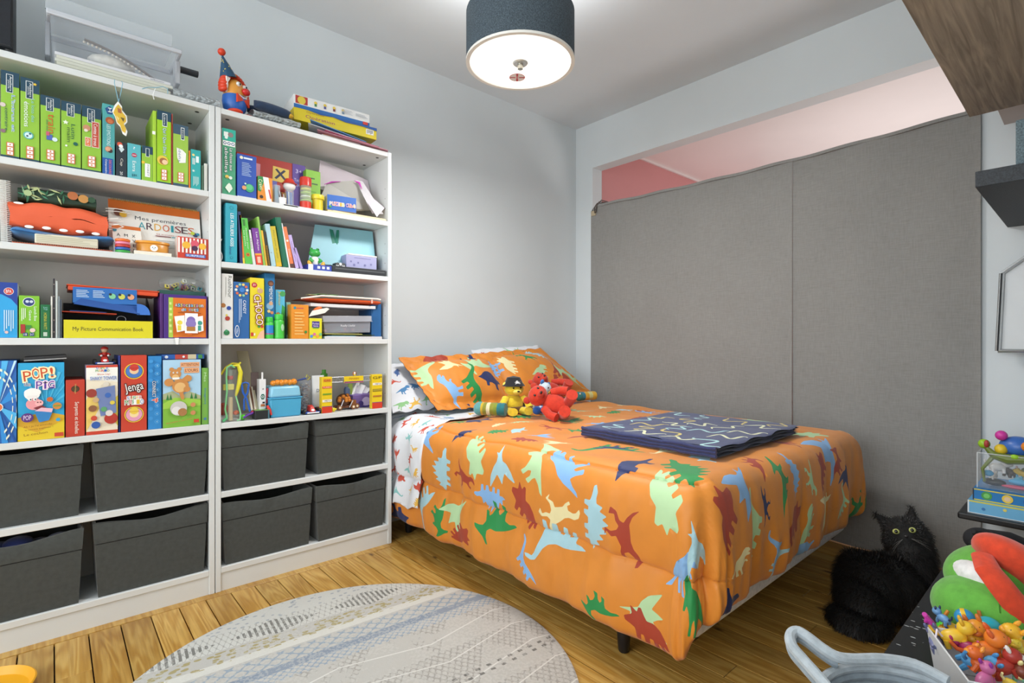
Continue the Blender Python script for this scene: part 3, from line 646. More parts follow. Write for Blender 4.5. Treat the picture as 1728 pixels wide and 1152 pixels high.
# ---------------------------------------------------------------- folded blanket
def snake(pts, r, n=5):
    P = [V(p).to_2d() for p in pts]; Q = []
    for i in range(len(P)-1):
        p0, p1, p2, p3 = P[max(0, i-1)], P[i], P[i+1], P[min(len(P)-1, i+2)]
        for k in range(n):
            t_ = k/n; Q.append(.5*((2*p1)+(p2-p0)*t_+(2*p0-5*p1+4*p2-p3)*t_*t_+(3*p1-p0-3*p2+p3)*t_**3))
    Q.append(P[-1]); L_, R2 = [], []
    for i, q in enumerate(Q):
        d = (Q[min(i+1, len(Q)-1)]-Q[max(i-1, 0)]).normalized(); nn = V((-d.y, d.x))*r*min(1, .35+3*min(i, len(Q)-1-i)/len(Q)); L_.append(tuple(q+nn)); R2.append(tuple(q-nn))
    return L_+R2[::-1]
bx, by = .72, .60
r_ = random.Random(12); sn = []; oc = []
for _ in range(500):
    c_ = (r_.uniform(.06, bx-.06), r_.uniform(.05, by-.05))
    if any((c_[0]-a)**2+(c_[1]-b)**2 < .105**2 for a, b in oc): continue
    oc.append(c_); a_ = r_.uniform(0, 6.3); l_ = r_.uniform(.12, .19); dx, dy = cos(a_), sin(a_); am = r_.uniform(.022, .036); n = 16
    sn.append((snake([(c_[0]+dx*l_*(i/n-.5)-dy*am*sin(i*.62+a_), c_[1]+dy*l_*(i/n-.5)+dx*am*sin(i*.62+a_)) for i in range(n+1)], .0062, 4), 1+len(sn) % 3))
BMt = [M('27315F', .85, 'fabric'), M('D8D9B0', .85, 'fabric'), M('A5CFD0', .85, 'fabric'), M('C9B45C', .85, 'fabric')]
bt = thing('folded_blanket', 'folded navy blue throw blanket with pale squiggly snakes on the comforter', 'blanket', (2.06, 1.165, 0), .0)
O = [(bx*i/20, .006*sin(i)) for i in range(20)]+[(bx+.006*sin(i), by*i/20) for i in range(20)]+[(bx-bx*i/20, by+.006*sin(i)) for i in range(20)]+[(0-.006*sin(i), by-by*i/20) for i in range(20)]
base_z = ZT+.012
Lr = [(0, 0, base_z-.004, .013), (.010, .006, base_z+.009, .012), (.004, -.004, base_z+.021, .013)]
for j, (ox, oy, z0, th_) in enumerate(Lr):
    def bf(u, v, z0=z0, th_=th_, j=j, ox=ox, oy=oy):
        e = min(u+.004, bx-u+.004, v+.004, by-v+.004); q = max(0, min(1, e/.018)); rz = sqrt(max(0, 1-(1-q)**2))
        return V((u-bx/2+ox, v-by/2+oy, z0-.008*max(0, -(v-by*.1))+(th_/2)*(1+rz)+.004*noise.noise((u*7, v*7, j))*(.5+.5*rz)-.0*u))
    vo, fo, mi = printed_cloth(O, .012, sn if j == 2 else small(0, 0, 0, 0, 0, 1)); o = cloth_obj('fold_layer', vo, fo, mi, bf, BMt, bt)
    vo, fo, mi = printed_cloth(O, .03, []); b2 = cloth_obj('fold_layer_back', vo, fo[:, ::-1], mi, (lambda u, v, z0=z0, ox=ox, oy=oy, th_=th_, bf=bf: (lambda p: V((p.x, p.y, 2*(z0+th_/2)-p.z)))(bf(u, v))), BMt, bt)
g = MB()
for j, yy in enumerate((-.006, .006, .018)):
    P = [(-bx/2-.004, -by/2+by*i/14, base_z+.009+yy+.002*sin(i*1.7+j)) for i in range(15)]; g.tube(P, .0068, BMt[0], 8)
g2 = g.build('folded_edge', bt)
# ---------------------------------------------------------------- boxes and books on the shelves
def gbox(px0, px1, pyt, zs, c, name, label, cat='game box', fp=None, ins=.012, d=.2, side=None, top=None, lean=0, rz=0, group=None, bev=.0012, z0=0, lp=None, trim=.0006):
    Y = YF+ins; xa, _ = onY(px0, 576, Y); xb, _ = onY(px1, 576, Y); xa += trim; xb -= trim
    _, zt = onY((px0+px1)/2, pyt, Y); h = zt-zs-z0; w = xb-xa
    mb = MB(); x0, x1 = -w/2, w/2
    vs = [(x0, 0, 0), (x1, 0, 0), (x1, d, 0), (x0, d, 0), (x0, 0, h), (x1, 0, h), (x1, d, h), (x0, d, h)]
    mb.add(vs, [(0, 1, 5, 4)], c); mb.add(vs, [(3, 0, 4, 7), (1, 2, 6, 5)], side or c); mb.add(vs, [(4, 5, 6, 7)], top or side or c); mb.add(vs, [(0, 3, 2, 1), (2, 3, 7, 6)], side or c)
    # weld
    o = mb.build(name, None, False); 
    bm = bmesh.new(); bm.from_mesh(o.data); bmesh.ops.remove_doubles(bm, verts=bm.verts, dist=1e-5); bm.to_mesh(o.data); bm.free()
    b = o.modifiers.new('b', 'BEVEL'); b.width = bev; b.segments = 2; b.limit_method = 'ANGLE'
    o.location = ((xa+xb)/2, Y, zs+z0+.0006); o.rotation_euler = (0, -lean, rz); tag(o, label, cat, group)
    if lean: o.location.z += abs(sin(lean))*w/2
    if fp: P = Print(w, h); fp(P); P.put(o, front(w, 0))
    if lp: P = Print(d, h); lp(P); P.put(o, Mx(((0, 0, -1, x0), (-1, 0, 0, d), (0, 1, 0, 0), (0, 0, 0, 1))), 'side_print')
    return o, w, h
NV, LM, LO, WH = '1F4357', '8FBE3C', 'D4703C', 'F1F3F0'
def icons(P, y=.03, h=.15, cx=.5):
    P.rect(cx-.2, y, cx+.2, y+h, LO)
    for k in range(3): P.rect(cx-.15, y+h*(.06+.32*k), cx+.15, y+h*(.30+.32*k), WH).oval(cx, y+h*(.18+.32*k), .05, LO, n=8)
def lime(P, band=.17):
    P.rect(0, 1-band, 1, 1, NV).rect(0, 0, 1, .028, NV).rect(.28, 1-band*1.45, .66, 1-band*.2, WH).rect(.31, 1-band*1.42, .63, 1-band*.23, NV)
    P.text('Ateliers', .53, 1-band*.82, .12, band*1.0, WH, -90).text('jeux', .4, 1-band*.9, .09, band*.6, WH, -90)
def j1(P): lime(P); P.text("L'intrus et", .68, .52, .2, .42, '4E8FC0', -90, WH).text('contraire', .3, .44, .17, .26, NV, -90).oval(.1, .6, .16, 'D8C9C4').oval(.12, .3, .14, '8A6B74'); icons(P)
def j2(P): lime(P); P.text('Le loto des', .66, .62, .18, .28, '8EC9C4', -90).text('émotions', .32, .56, .26, .3, WH, -90).oval(.42, .31, .27, '5FB5B0').oval(.42, .31, .2, 'CFE9EA').oval(.5, .33, .06, NV).oval(.36, .3, .06, NV).star(.76, .94, .12, 'E8C53A'); icons(P)
def j3(P): lime(P, .15); P.text('train', .55, .6, .34, .28, 'CE5A22', -90).text('des mots', .34, .55, .1, .2, NV, -90).rect(.3, .36, .6, .44, '4A63B0').oval(.72, .38, .14, 'CFE3E6').rect(.28, .42, .45, .48, 'C55'+'A70'); icons(P, .07)
def j4(P): lime(P, .15); P.text('Lutin', .6, .56, .2, .22, '1E5A44', -90).text('malin', .38, .5, .18, .22, '3C5A30', -90).star(.22, .68, .16, 'E8F2D8').oval(.72, .38, .12, '1E5F50').oval(.25, .33, .06, WH); icons(P, .07)
def j5(P): lime(P, .17); P.rect(.5, .38, .9, .78, 'E9DCD0').rect(.53, .39, .87, .77, 'BE4A34').text('Contes à trous', .7, .58, .2, .34, WH, -90).rect(.15, .38, .46, .52, 'E8D9CC').rect(.18, .39, .43, .51, 'DC7440').text('Oh !', .3, .45, .14, .09, WH, -90).oval(.24, .66, .2, 'C98E6C').oval(.2, .62, .1, 'E4D6CC'); icons(P, .07, .17)
def j6(P): P.poly([(.2, .93), (.6, .98), (.95, .92), (.75, .86), (.4, .86)], '1F4C84').text('H', .6, .92, .3, .06, WH, -90).oval(.6, .77, .36, 'A2532E').oval(.62, .76, .22, 'C87348').text('LES EMOTIONS', .5, .56, .3, .3, 'D6ECEA', -90).oval(.5, .36, .3, 'C78A68').oval(.62, .34, .2, '3A2B2A').oval(.45, .36, .2, 'D9A284').rect(0, 0, .85, .23, '1C55A4').text('DECOUVRE', .62, .11, .2, .2, 'E06A5A', -90).text('Comprendre', .28, .11, .2, .2, WH, -90)
z = ZS[5]; GA = 'learning games on the top left shelf'
gbox(1, 33, 121, z, LM, 'game_box', 'lime green game box with navy band at the far left of the top shelf, tallest', fp=j1, d=.24, group=GA)
gbox(34, 67, 133, z, LM, 'game_box', 'lime green game box with small yellow star on its navy band', fp=j2, d=.24, group=GA)
gbox(68, 102, 163, z, LM, 'game_box', 'lime green game box with orange lettering and little train, third from the left', fp=j3, d=.22, group=GA)
gbox(103, 137, 173, z, LM, 'game_box', 'lime green game box with white star and dark green lettering', fp=j4, d=.22, group=GA)
gbox(138, 171, 181, z, LM, 'game_box', 'lime green game box with red and white title label beside the teal book', fp=j5, d=.22, group=GA)
gbox(172.5, 194, 176, z, '4FA3A4', 'book', 'teal book with two faces and a blue foot on its spine', 'book', fp=j6, d=.2)
gbox(195.5, 214, 240, z, '25313A', 'game_box', 'small black game box with white heart on the top left shelf', fp=lambda P: P.oval(.35, .93, .25, 'D8573A').oval(.45, .88, .2, WH).poly([(.5, .7), (.25, .8), (.4, .86), (.5, .83), (.6, .86), (.78, .8)], 'C9D8DA').text('Cap', .5, .42, .3, .22, 'E4E0D2', -90).text('20', .5, .1, .25, .1, WH, -90), d=.13)
gbox(214.8, 238, 243, z, '58B3BC', 'game_box', 'small light teal game box with red lips on its spine', fp=lambda P: P.text('?', .5, .88, .14, .07, WH).oval(.5, .68, .2, 'B0425A').rect(.36, .67, .64, .685, WH).text('Extra', .5, .36, .26, .3, 'E8F6F4', -90).lines(.3, .06, .7, .14, 3, '2C6C78', True), d=.13)
gbox(239, 258, 247, z, LM, 'game_box', 'smallest lime green game box with white title label', fp=lambda P: (P.rect(0, .78, 1, 1, NV).rect(.35, .7, .7, .94, WH).rect(.39, .71, .66, .93, NV).oval(.12, .52, .16, 'E8C03A').rect(.28, .12, .75, .5, WH).text('FORÊT', .58, .31, .2, .32, '5A6A70', -90)), d=.13)
gbox(257.6, 264, 187, z, 'A4CC38', 'book', 'thin plain lime green book standing in a gap', 'book', d=.21)
gbox(264.6, 289, 188, z, '9CCB20', 'game_box', 'bright lime game box with yellow rabbit picture, tallest right of the gap', fp=lambda P: (P.rect(0, .87, 1, 1, NV).rect(0, 0, 1, .025, NV).rect(.38, .79, .72, .97, WH).rect(.41, .8, .69, .96, NV).text('Lièvre', .54, .88, .12, .13, WH, -90), P.text('Qui ? Que ? Dire ?', .52, .58, .26, .38, 'D4E6EE', -90, '5A88B0').oval(.4, .32, .4, 'E3C54C').oval(.45, .31, .28, 'A3683A').oval(.55, .3, .2, 'E9C8A0'), icons(P, .05, .15)), d=.22)
gbox(289.4, 291.6, 192, z, 'B23B34', 'booklet', 'thin red booklet wedged between two green game boxes', 'booklet', d=.21)
gbox(292, 318, 211, z, '9AC149', 'game_box', 'light green game box with tilted white label and cream edge', fp=lambda P: (P.rect(0, .84, 1, 1, '3B5568').rect(0, 0, 1, .05, '3B5568').rect(.5, .76, .74, .96, WH).rect(.53, .77, .71, .95, NV).text('Jeux', .62, .86, .1, .14, WH, -90), P.poly([(.22, .62), (.6, .6), (.85, .55), (.82, .4), (.4, .38), (.26, .46)], 'EEF0EA').text('défis', .42, .5, .16, .2, '7A86A8', -90), icons(P, .08, .15)), d=.22)
gbox(318.4, 321.6, 254, z, 'DE7F2C', 'book', 'thin orange book beside the small teal game box', 'book', d=.16)
gbox(322, 339, 253, z, '2FA6A6', 'game_box', 'small teal game box with white drawings near the upright', fp=lambda P: P.oval(.25, .86, .14, 'E8D48A').rect(.5, .68, .8, .84, 'E4F2EE').rect(.16, .62, .24, .78, WH).rect(.32, .62, .4, .78, WH).star(.25, .46, .2, 'D6EEE8', 7, .35).lines(.2, .08, .8, .32, 6, 'C6E6E2', True), d=.15)
gbox(339.8, 344, 279, z, '47624E', 'book', 'thin dark green book in the right corner of the top left shelf', 'book', d=.15)
gbox(344.4, 350.4, 276, z, 'DADBD2', 'book', 'thin off-white book against the upright on the top left shelf', 'book', d=.15)
# hanging paper cutout
t = thing('paper_cutout', 'yellow paper cutout hanging on blue ribbon from the bookcase top', 'decoration', (0, 0, 0))
yc = YF-.025
def cz(px, py, Y=yc): a, b = onY(px, py, Y); return V((a, Y, b))
g = MB(); g.prism([(0, 0), (1, 0), (0, 1)], 0, 0, WH) if 0 else None
OUT = [(193, 178), (199, 171), (206, 180), (206, 186), (214, 196), (215, 206), (210, 211), (215, 222), (213, 230), (207, 226), (203, 214), (197, 208), (194, 197), (189, 188)]
def flat(pts, y, th, m, mb): 
    P = [cz(a, b) for a, b in pts]; mb.T = Mx(((1, 0, 0, 0), (0, 0, -1, y), (0, 1, 0, 0), (0, 0, 0, 1))); mb.prism([(p.x, p.z) for p in P], 0, th, m); mb.T = Mx.Identity(4)
g = MB(); flat(OUT, yc, .0015, 'F0F0EA', g); g.build('card', t, False)
cc = V((202, 200)); g = MB(); flat([tuple(cc+(V(p)-cc)*.82) for p in OUT], yc-.0016, .001, 'D9B23A', g)
flat([(198, 182), (204, 185), (205, 192), (199, 190)], yc-.0027, .0005, 'A8653A', g); flat([(203, 198), (210, 200), (208, 206)], yc-.0027, .0005, '6B5A2A', g); flat([(196, 195), (201, 200), (199, 205)], yc-.0027, .0005, 'EAD68A', g); g.build('picture', t, False)
g = MB(); a_ = cz(200, 172); g.tube([a_, cz(197, 158), cz(193, 140), cz(193.5, 134) ], .0012, M('7FB0C4', .6), 6); g.tube([a_, cz(204, 156), cz(207, 140), cz(205, 137)], .0012, M('7FB0C4', .6), 6)
g.tube([cz(199, 154), cz(202, 166), cz(209, 196)], .0015, '3A3A34', 6); g.build('ribbon', t)
g = MB(); g.tube([cz(240, 150), cz(250, 147), cz(262, 148), cz(275, 146), cz(283, 150), cz(283, 158)], .0015, M('7FB0C4', .6), 6); g.tube([cz(262, 149), cz(258, 160), cz(260, 168)], .0012, WH, 6); g.box(*sorted((cz(257, 165).x, cz(262, 165).x)), yc-.003, yc, cz(0, 170).z, cz(0, 164).z, WH)
tag(g.build('ribbon_bow'), 'pale blue ribbon bow lying at the front edge of the bookcase top', 'ribbon')
# ---------------------------------------------------------------- second shelf left: bags, slates book
z = ZS[4]
def flatbox(px0, px1, py0, py1, zs, c, name, label, cat, ins, d, fp=None, rz=0, bev=.002, side=None, group=None):
    """lying item: py1 lower edge gives the height it lies at"""
    Y = YF+ins; z0 = onY((px0+px1)/2, py1, Y)[1]-zs; return gbox(px0, px1, py0, zs, c, name, label, cat, fp, ins, d, side=side, rz=rz, bev=bev, z0=max(0, z0), group=group)
def spiral(parent, a, b, n, r, m, nm='wire_binding'):
    g = MB(); a, b = V(a), V(b)
    for i in range(n):
        p = a+(b-a)*i/(n-1); t_ = (b-a).normalized(); u = t_.orthogonal().normalized(); w = t_.cross(u)
        g.tube([p+(u*cos(2*pi*k/8)+w*sin(2*pi*k/8))*r for k in range(8)], .0009, m, 4, True)
    return g.build(nm, parent)
o, w, h = gbox(1, 14, 304, z, 'DCDCD6', 'notebook', 'white wire-bound notebooks standing at the left edge above the board games', 'notebook', ins=.05, d=.18, lean=.02)
for k in range(2): spiral(o, (-w/2+.006+k*.016, -.004, .004), (-w/2+.006+k*.016, -.004, h-.004), 34, .006, M('E9E9E6', .3))
# leafy gift bag
def bag(px0, px1, py0, py1, label, c, fn, nm='paper_bag', ins=.04, d=.2, wob=.006, seed=0, holds=()):
    Y = YF+ins; xa = onY(px0, 576, Y)[0]; xb = onY(px1, 576, Y)[0]; zb = onY((px0+px1)/2, py1, Y)[1]; zt = onY((px0+px1)/2, py0, Y)[1]
    t = thing(nm, label, 'paper bag', ((xa+xb)/2, Y, zb)); w, h = xb-xa, zt-zb
    g = MB(); n = 24
    def prof(s, q):
        x = -w/2+w*q; a = 2*pi*s
        sq = lambda v: math.copysign(abs(v)**.45, v)
        hh = h*(1-.25*(abs(q-.45)*1.4)**2)*(.9+.0*q)
        return (x+wob*noise.noise((s*5, q*3, seed)), d/2-d/2*sq(cos(a)), hh/2+hh/2*sq(sin(a))+wob*.8*noise.noise((s*4, q*5, seed+3)))
    g.grid(lambda s, q: prof(s, q), 28, 26, c); 
    for q in (0, 1):
        g.add([prof(i/28, q) for i in range(28)], [tuple(range(28)) if q else tuple(range(28))[::-1]], c)
    b_ = g.build('bag_body', t, ang=28); fn(t, w, h, d, prof); return t
def leafy(t, w, h, d, prof):
    r = random.Random(4); P = Print(w, h)
    for i in range(26):
        x, y = r.uniform(.06, .62), r.uniform(.1, .8); a = r.uniform(0, 6.3); l, q = r.uniform(.05, .1), .014; c = r.choice(['8FB28A', '2F6B4A', 'B9C58A', '3E8463'])
        H2 = w/h; P.poly([(x+l*cos(a), y+l*sin(a)*H2), (x-q*sin(a), y+q*cos(a)*H2), (x-l*cos(a), y-l*sin(a)*H2), (x+q*sin(a), y-q*cos(a)*H2)], c)
    P.oval(.68, .6, .07, 'B2683A').oval(.82, .5, .07, 'C08A48').oval(.93, .5, .05, '2C4E36').oval(.12, .4, .05, 'A9C08A')
    P.put(t, front(w, -.006, h*.05), 'leaf_print')
bag(30, 163, 318, 346, 'green leafy patterned gift bag lying on the orange bag', '24402F', leafy, ins=.06, d=.17, seed=2)
t = [o for o in COL.objects if o.name.startswith('paper_bag')][-1]
g = MB(); e = t.location
for dz in (.018, .008): g.tube([V((.135, .03, dz)), V((.17, .03, dz+.004)), V((.2, .035, dz+.003)), V((.215, .05, dz+.004)), V((.19, .09, dz)), V((.13, .1, dz))], .0016, M('E4E2DA', .7), 6)
g.build('rope_handle', t)
def dots(t, w, h, d, prof):
    g = MB()
    for k in range(5):
        x = -w/2+w*(.18+.17*k); g.ell((x, -.0035, h*.045+.001+.002*(k % 2)), (.012, .0015, .0055), WH, 12, 6)
    g.ell((-w*.42, -.001, h*.75), (.013, .002, .004), WH, 12, 6); g.build('dot_print', t)
    g = MB()
    for dz in (.62, .42): g.tube([V((w/2-.004, .02, h*dz)), V((w/2+.03, .0, h*dz+.004)), V((w/2+.045, .0, h*dz-.002)), V((w/2+.03, .03, h*dz-.006)), V((w/2-.01, .06, h*dz-.004))], .0018, M('EBE8E0', .7), 6)
    g.build('rope_handle', t)
bag(17, 183, 338, 391, 'crumpled orange paper bag with white dots on the blue soft case', M('E0603A', .6, 'plain'), dots, ins=.02, d=.21, wob=.018, seed=7)
# blue soft case
Y = YF+.02; xa, za = onY(20, 412, Y); xb, zb = onY(190, 412, Y); t = thing('soft_case', 'blue soft zipped case squashed under the orange bag', 'case', ((xa+xb)/2, Y, z+.012))
g = MB(); w = xb-xa
P = [(-w/2+w*i/20, .1, .030+.006*cos(i/20*2*pi)+(.004 if i > 15 else 0)) for i in range(21)]
g.grid(lambda s, q: ((w/2+.01)*(2*s-1)*(1-.0*q), .1-.1*cos(2*pi*q)*min(1, (1-abs(2*s-1)**8)+.5), .031+.007*cos(s*2*pi)+.021*sin(2*pi*q)*min(1, (1-abs(2*s-1)**8)+.25)), 30, 20, M('2F79B5', .55, 'fabric')); g.build('case_body', t)
g = MB(); g.tube([(-w/2, .0, .03+.004), (-w/4, -.004, .028), (0, -.004, .0255), (w/4, -.004, .028), (w/2, .0, .034)], .002, '1B4F80', 6); g.build('zip', t)
gbox(58, 166, 398, z, 'D9D4BE', 'book', 'thick cream book lying under the blue soft case', 'book', ins=.014, d=.15, bev=.004, z0=.006, fp=lambda P: P.lines(.02, .15, .98, .85, 4, 'C4BEA4'))
o, w, h = gbox(20, 190, 411, z, 'D8663A', 'notebook', 'flat orange wire-bound notebook at the bottom of the pile', 'notebook', ins=.008, d=.17, bev=.001)
o.scale.z = .3; spiral(o, (-w/2+.004, -.004, .012), (w/2-.004, -.004, .012), 44, .0052, M('2A3440', .4))
# slates book
def ardo(P):
    P.rect(0, .84, 1, 1, 'CF6A24').text('Mes premières', .55, .70, .56, .09, '4A4F58')
    xs = [.36, .445, .53, .62, .69, .755, .83, .905]
    for ch, x, c in zip('ARDOISES', xs, ['2E9AA8', '4A2C3C', 'E0A93A', 'CF5A2A', '2E9AA8', '8A2F38', '4A2C3C', 'CF5A2A']): P.text(ch, x-.02, .575, .075 if ch != 'I' else .03, .13, c, out='F7F5EE', ow=.02)
    P.rect(.48, .40, .65, .415, '7A2B38').rect(.66, .40, .81, .415, '2E9AA8').rect(.82, .40, .97, .415, 'D89A3A').text('56 activités effaçables', .68, .44, .38, .03, 'B24A38')
    P.lines(.48, .18, .96, .34, 5, 'B8B8B4').oval(.93, .5, .03, '2C3E66').oval(.9, .53, .025, 'C7D24A').oval(.96, .52, .02, '3A8AA8').oval(.1, .76, .05, '6A3A2C').oval(.15, .73, .04, 'E0B23A')
o, w, h = gbox(184, 342, 338, z, 'F1F0EA', 'activity_book', 'large white spiral book with orange top and rainbow title letters', 'book', fp=ardo, ins=.09, d=.008, bev=.0008)
o.rotation_euler = (-.28, 0, 0); o.location.z += .002; spiral(o, (-w/2+.01, 0, h+.001), (w/2-.01, 0, h+.001), 46, .005, M('C9A93A', .3, metal=.3))
o, w, h = gbox(192, 243, 375, z, 'F3F1E8', 'card_pad', 'small white card pad with orange binding leaning on the slates book', 'pad', ins=.05, d=.005, lean=0, bev=.0008, fp=lambda P: (P.rect(0, .88, 1, 1, 'D8732E'), [P.text(c_, .2+.26*i, .66-.17*j, .12, .1, '3C3C40') for j, r_w in enumerate(['AMX', 'OCV', 'UNE', 'SIL']) for i, c_ in enumerate(r_w)], P.oval(.08, .8, .07, '2F86A0')))
o.rotation_euler = (-.36, 0, .12)
t = thing('stacking_rings', 'small tower of orange, pink, red, blue and green toy rings', 'toy', (onY(207, 576, YF+.03)[0], YF+.03, z+.0008))
for k, c in enumerate(['3DA84A', '2F5FB0', 'C43A34', 'E48AA8', 'E8742C']):
    g = MB(); g.lathe([(.0205, 0), (.0235, .002), (.0235, .0085), (.0205, .0105)], c, 24, (0, 0, k*.0107)); g.build('ring', t)
gbox(226, 290, 425, z, 'E9E2D2', 'flat_box', 'flat cream cardboard box under the round orange container', 'box', ins=.01, d=.1, bev=.001)
t = thing('round_container', 'oval orange plastic container with a drawn white face', 'container', (onY(258, 576, YF+.05)[0], YF+.055, onY(258, 425, YF+.01)[1]+.001))
g = MB(); g.T = Mx.Diagonal((1.25, .8, 1, 1)); g.lathe([(.038, 0), (.042, .004), (.043, .028), (.04, .034)], M('D8963A', .3), 32); g.build('body', t)
g = MB(); g.T = Mx.Diagonal((1.25, .8, 1, 1)); g.lathe([(.044, .034), (.046, .036), (.045, .043), (.03, .046)], M('E39A2E', .3), 32); g.build('lid', t)
P = Print(.03, .02); P.oval(.5, .5, .42, WH).oval(.35, .6, .06, '222222').oval(.62, .6, .06, '222222').rect(.4, .3, .6, .36, '222222'); P.put(t, front(.03, -.0352, .006), 'face_print')
o, w, h = gbox(299, 352, 401, z, 'C8402E', 'snack_box', 'red and white striped small box with three round faces', 'box', ins=.014, d=.06, bev=.002, side='D8C9C0', fp=lambda P: ([P.rect(.02+.12*i, .27, .08+.12*i, .95, 'F2ECE6') for i in range(8)], P.oval(.28, .62, .13, 'E8B23C').oval(.55, .72, .13, 'D2566A').oval(.8, .62, .12, 'E8B23C').oval(.55, .5, .1, '4A2A4A').rect(.25, .09, .9, .22, '3C6FC0').text('SURPRISE', .57, .155, .58, .09, 'E6EDF6')))
# ---------------------------------------------------------------- third shelf left
z = ZS[3]
gbox(-25, 30, 476, z, '2AA0DC', 'game_box', 'light blue game box with dark blue corner and red badge', fp=lambda P: P.poly([(0, 1), (1, 1), (1, .58), (.8, .7), (.5, .78), (0, .82)], '1E3F98').oval(.72, .84, .16, 'E8E4E0').oval(.72, .84, .14, 'CC3A34').text('BPA', .72, .84, .18, .06, WH, 0).lines(.55, .12, .9, .5, 5, 'C8E4F4', True).oval(.65, .1, .06, 'E4C0B8'), d=.2, ins=.01, side='D8E6F0')
gbox(31.5, 67, 499, z, '7FBE2E', 'game_box', 'green lunch game box with blue badge beside the light blue box', fp=lambda P: (P.oval(.48, .85, .3, WH).oval(.48, .85, .27, '223A74').oval(.4, .86, .09, 'C8D2E4').oval(.6, .86, .09, 'C8D2E4'), P.text('Lunch Box', .8, .57, .14, .34, WH, -90).text('Game', .55, .53, .13, .24, WH, -90).lines(.1, .4, .35, .7, 3, 'E8F4D8', True), P.rect(.08, .1, .3, .32, 'A8322C').rect(.34, .2, .6, .3, '3C8A3C').oval(.66, .18, .14, 'E7C8C0').rect(.2, .04, .42, .12, '22427A').rect(.52, .04, .74, .12, '22427A').text('18', .31, .08, .14, .05, WH).text('3-7', .63, .08, .16, .05, WH)), d=.18, ins=.01)
gbox(67.8, 85, 514, z, '17693C', 'game_box', 'narrow dark green game box with yellow lettering', fp=lambda P: P.text('37', .5, .88, .4, .1, '8FC6C0', -90).text('HORNA WATT', .5, .5, .34, .5, 'C8C23C', -90).rect(.3, .05, .7, .17, 'B8C8B8'), d=.18, ins=.01)
GB = 'booklets standing on the third left shelf'
for k, (a, b, y_, c) in enumerate([(85.4, 88.8, 500, 'E4E2DA'), (89.2, 93, 470, '2E2A30'), (93.4, 97.6, 474, 'BFC6C4'), (98, 101, 500, '8E9AA0'), (101.2, 104.6, 505, '4B5560')]):
    gbox(a, b, y_, z, c, 'booklet', ['thin white booklet beside the dark green game box', 'tall black patterned booklet, tallest of the thin ones', 'tall grey booklet behind the black one', 'thin grey-blue booklet on the third shelf', 'dark grey booklet beside the yellow file box'][k], 'booklet', ins=.014, d=.19, group=GB, fp=(lambda P: [P.oval(.5, .1+.2*i, .3, 'C8B8A8', n=8) for i in range(5)]) if k == 1 else None, bev=.0005)
# yellow file box, open at the top
Y = YF+.012; xa = onY(108, 576, Y)[0]; xb = onY(257, 576, Y)[0]; hz = onY(180, 541, Y)[1]-z; w = xb-xa
t = thing('file_box', 'black open file tray with yellow front reading picture communication book', 'box', ((xa+xb)/2, Y, z+.0006))
g = MB(); k_ = M('1C1D20', .5); g.box(-w/2, w/2, .001, .004, 0, hz, k_); g.box(-w/2, w/2, .19, .193, 0, hz+.07, k_); g.box(-w/2, -w/2+.003, .004, .19, 0, hz, k_); g.box(w/2-.003, w/2, .004, .19, 0, hz, k_); g.box(-w/2, w/2, .003, .19, 0, .003, k_)
g.add([(w/2, 0, hz), (w/2, .19, hz+.12), (w/2, .19, 0), (w/2, 0, 0), (w/2+.002, 0, hz), (w/2+.002, .19, hz+.12), (w/2+.002, .19, 0), (w/2+.002, 0, 0)], [(0, 1, 2, 3), (4, 7, 6, 5), (0, 4, 5, 1)], k_); g.build('tray', t, False)
g = MB(); g.box(-w/2-.001, w/2+.001, -.002, .0, 0, hz, M('D8CE1E', .45)); g.build('yellow_front', t, False)
P = Print(w, hz); P.text('My Picture Communication Book', .49, .48, .8, .28, '4A4A20'); P.put(t, front(w, -.002), 'title_print')
g = MB()
for k in range(7): g.box(-w/2+.01+.004*k, w/2-.03-.006*k, .02+.01*(k % 3), .17, hz*.55+.0045*k, hz*.55+.003+.0045*k, ['8C94A0', '30363C', 'C8C8C0', '4A6A9A', 'B8A890', '2C3038', '98A4A8'][k])
g.build('papers_inside', t, False, 0)
g = MB(); g.tube([(w*.13+.014*cos(a*pi/8), .006, hz+.006+.012*sin(a*pi/8)) for a in range(16)], .0012, M('9A9AA0', .3, metal=.9), 6, True); tag(g.build('metal_ring'), 'open metal binder ring hanging over the yellow file box', 'ring'); COL.objects[-1].location = t.location
g = MB(); g.T = Mx.Translation(V((-.01, .06, hz+.025))) @ Mx.Rotation(.03, 4, 'Y')
g.box(-w*.5, w*.12, -.04, .09, 0, .0035, M('D84A24', .5)); g.box(-w*.4, w*.0, -.045, .08, .004, .007, '2A3A7A'); o = g.build('folder', None, False); o.location = t.location; tag(o, 'thin orange folder lying in the black tray', 'folder')
# blue card box, tipped flap
Y = YF+.03; xa = onY(123, 576, Y)[0]; xb = onY(231, 576, Y)[0]; za = onY(170, 512, Y)[1]; zb = onY(170, 486, Y)[1]; w = xb-xa
t = thing('card_box', 'opened blue cardboard box with three coloured blocks pictured, resting on the tray', 'box', ((xa+xb)/2, Y, za)); h = zb-za
g = MB(); g.box(-w/2, w/2, .0, .002, 0, h, '2B6DB8'); g.box(-w/2, w/2, .1, .102, 0, h, '2B6DB8'); g.box(-w/2, -w/2+.002, .002, .1, 0, h, '255FA4'); g.box(-w/2, w/2, .002, .1, 0, .002, '255FA4'); g.build('carton', t, False)
P = Print(w, h); P.lines(.05, .35, .24, .85, 5, 'BCD4EC').lines(.3, .35, .48, .85, 5, 'BCD4EC')
for k, c in enumerate(['7FC89A', 'C8CC5A', 'DDA07A']): P.oval(.6+.15*k, .5, .055, c).oval(.57+.15*k, .62, .025, '2A2A30')
P.put(t, front(w, 0), 'cover_print')
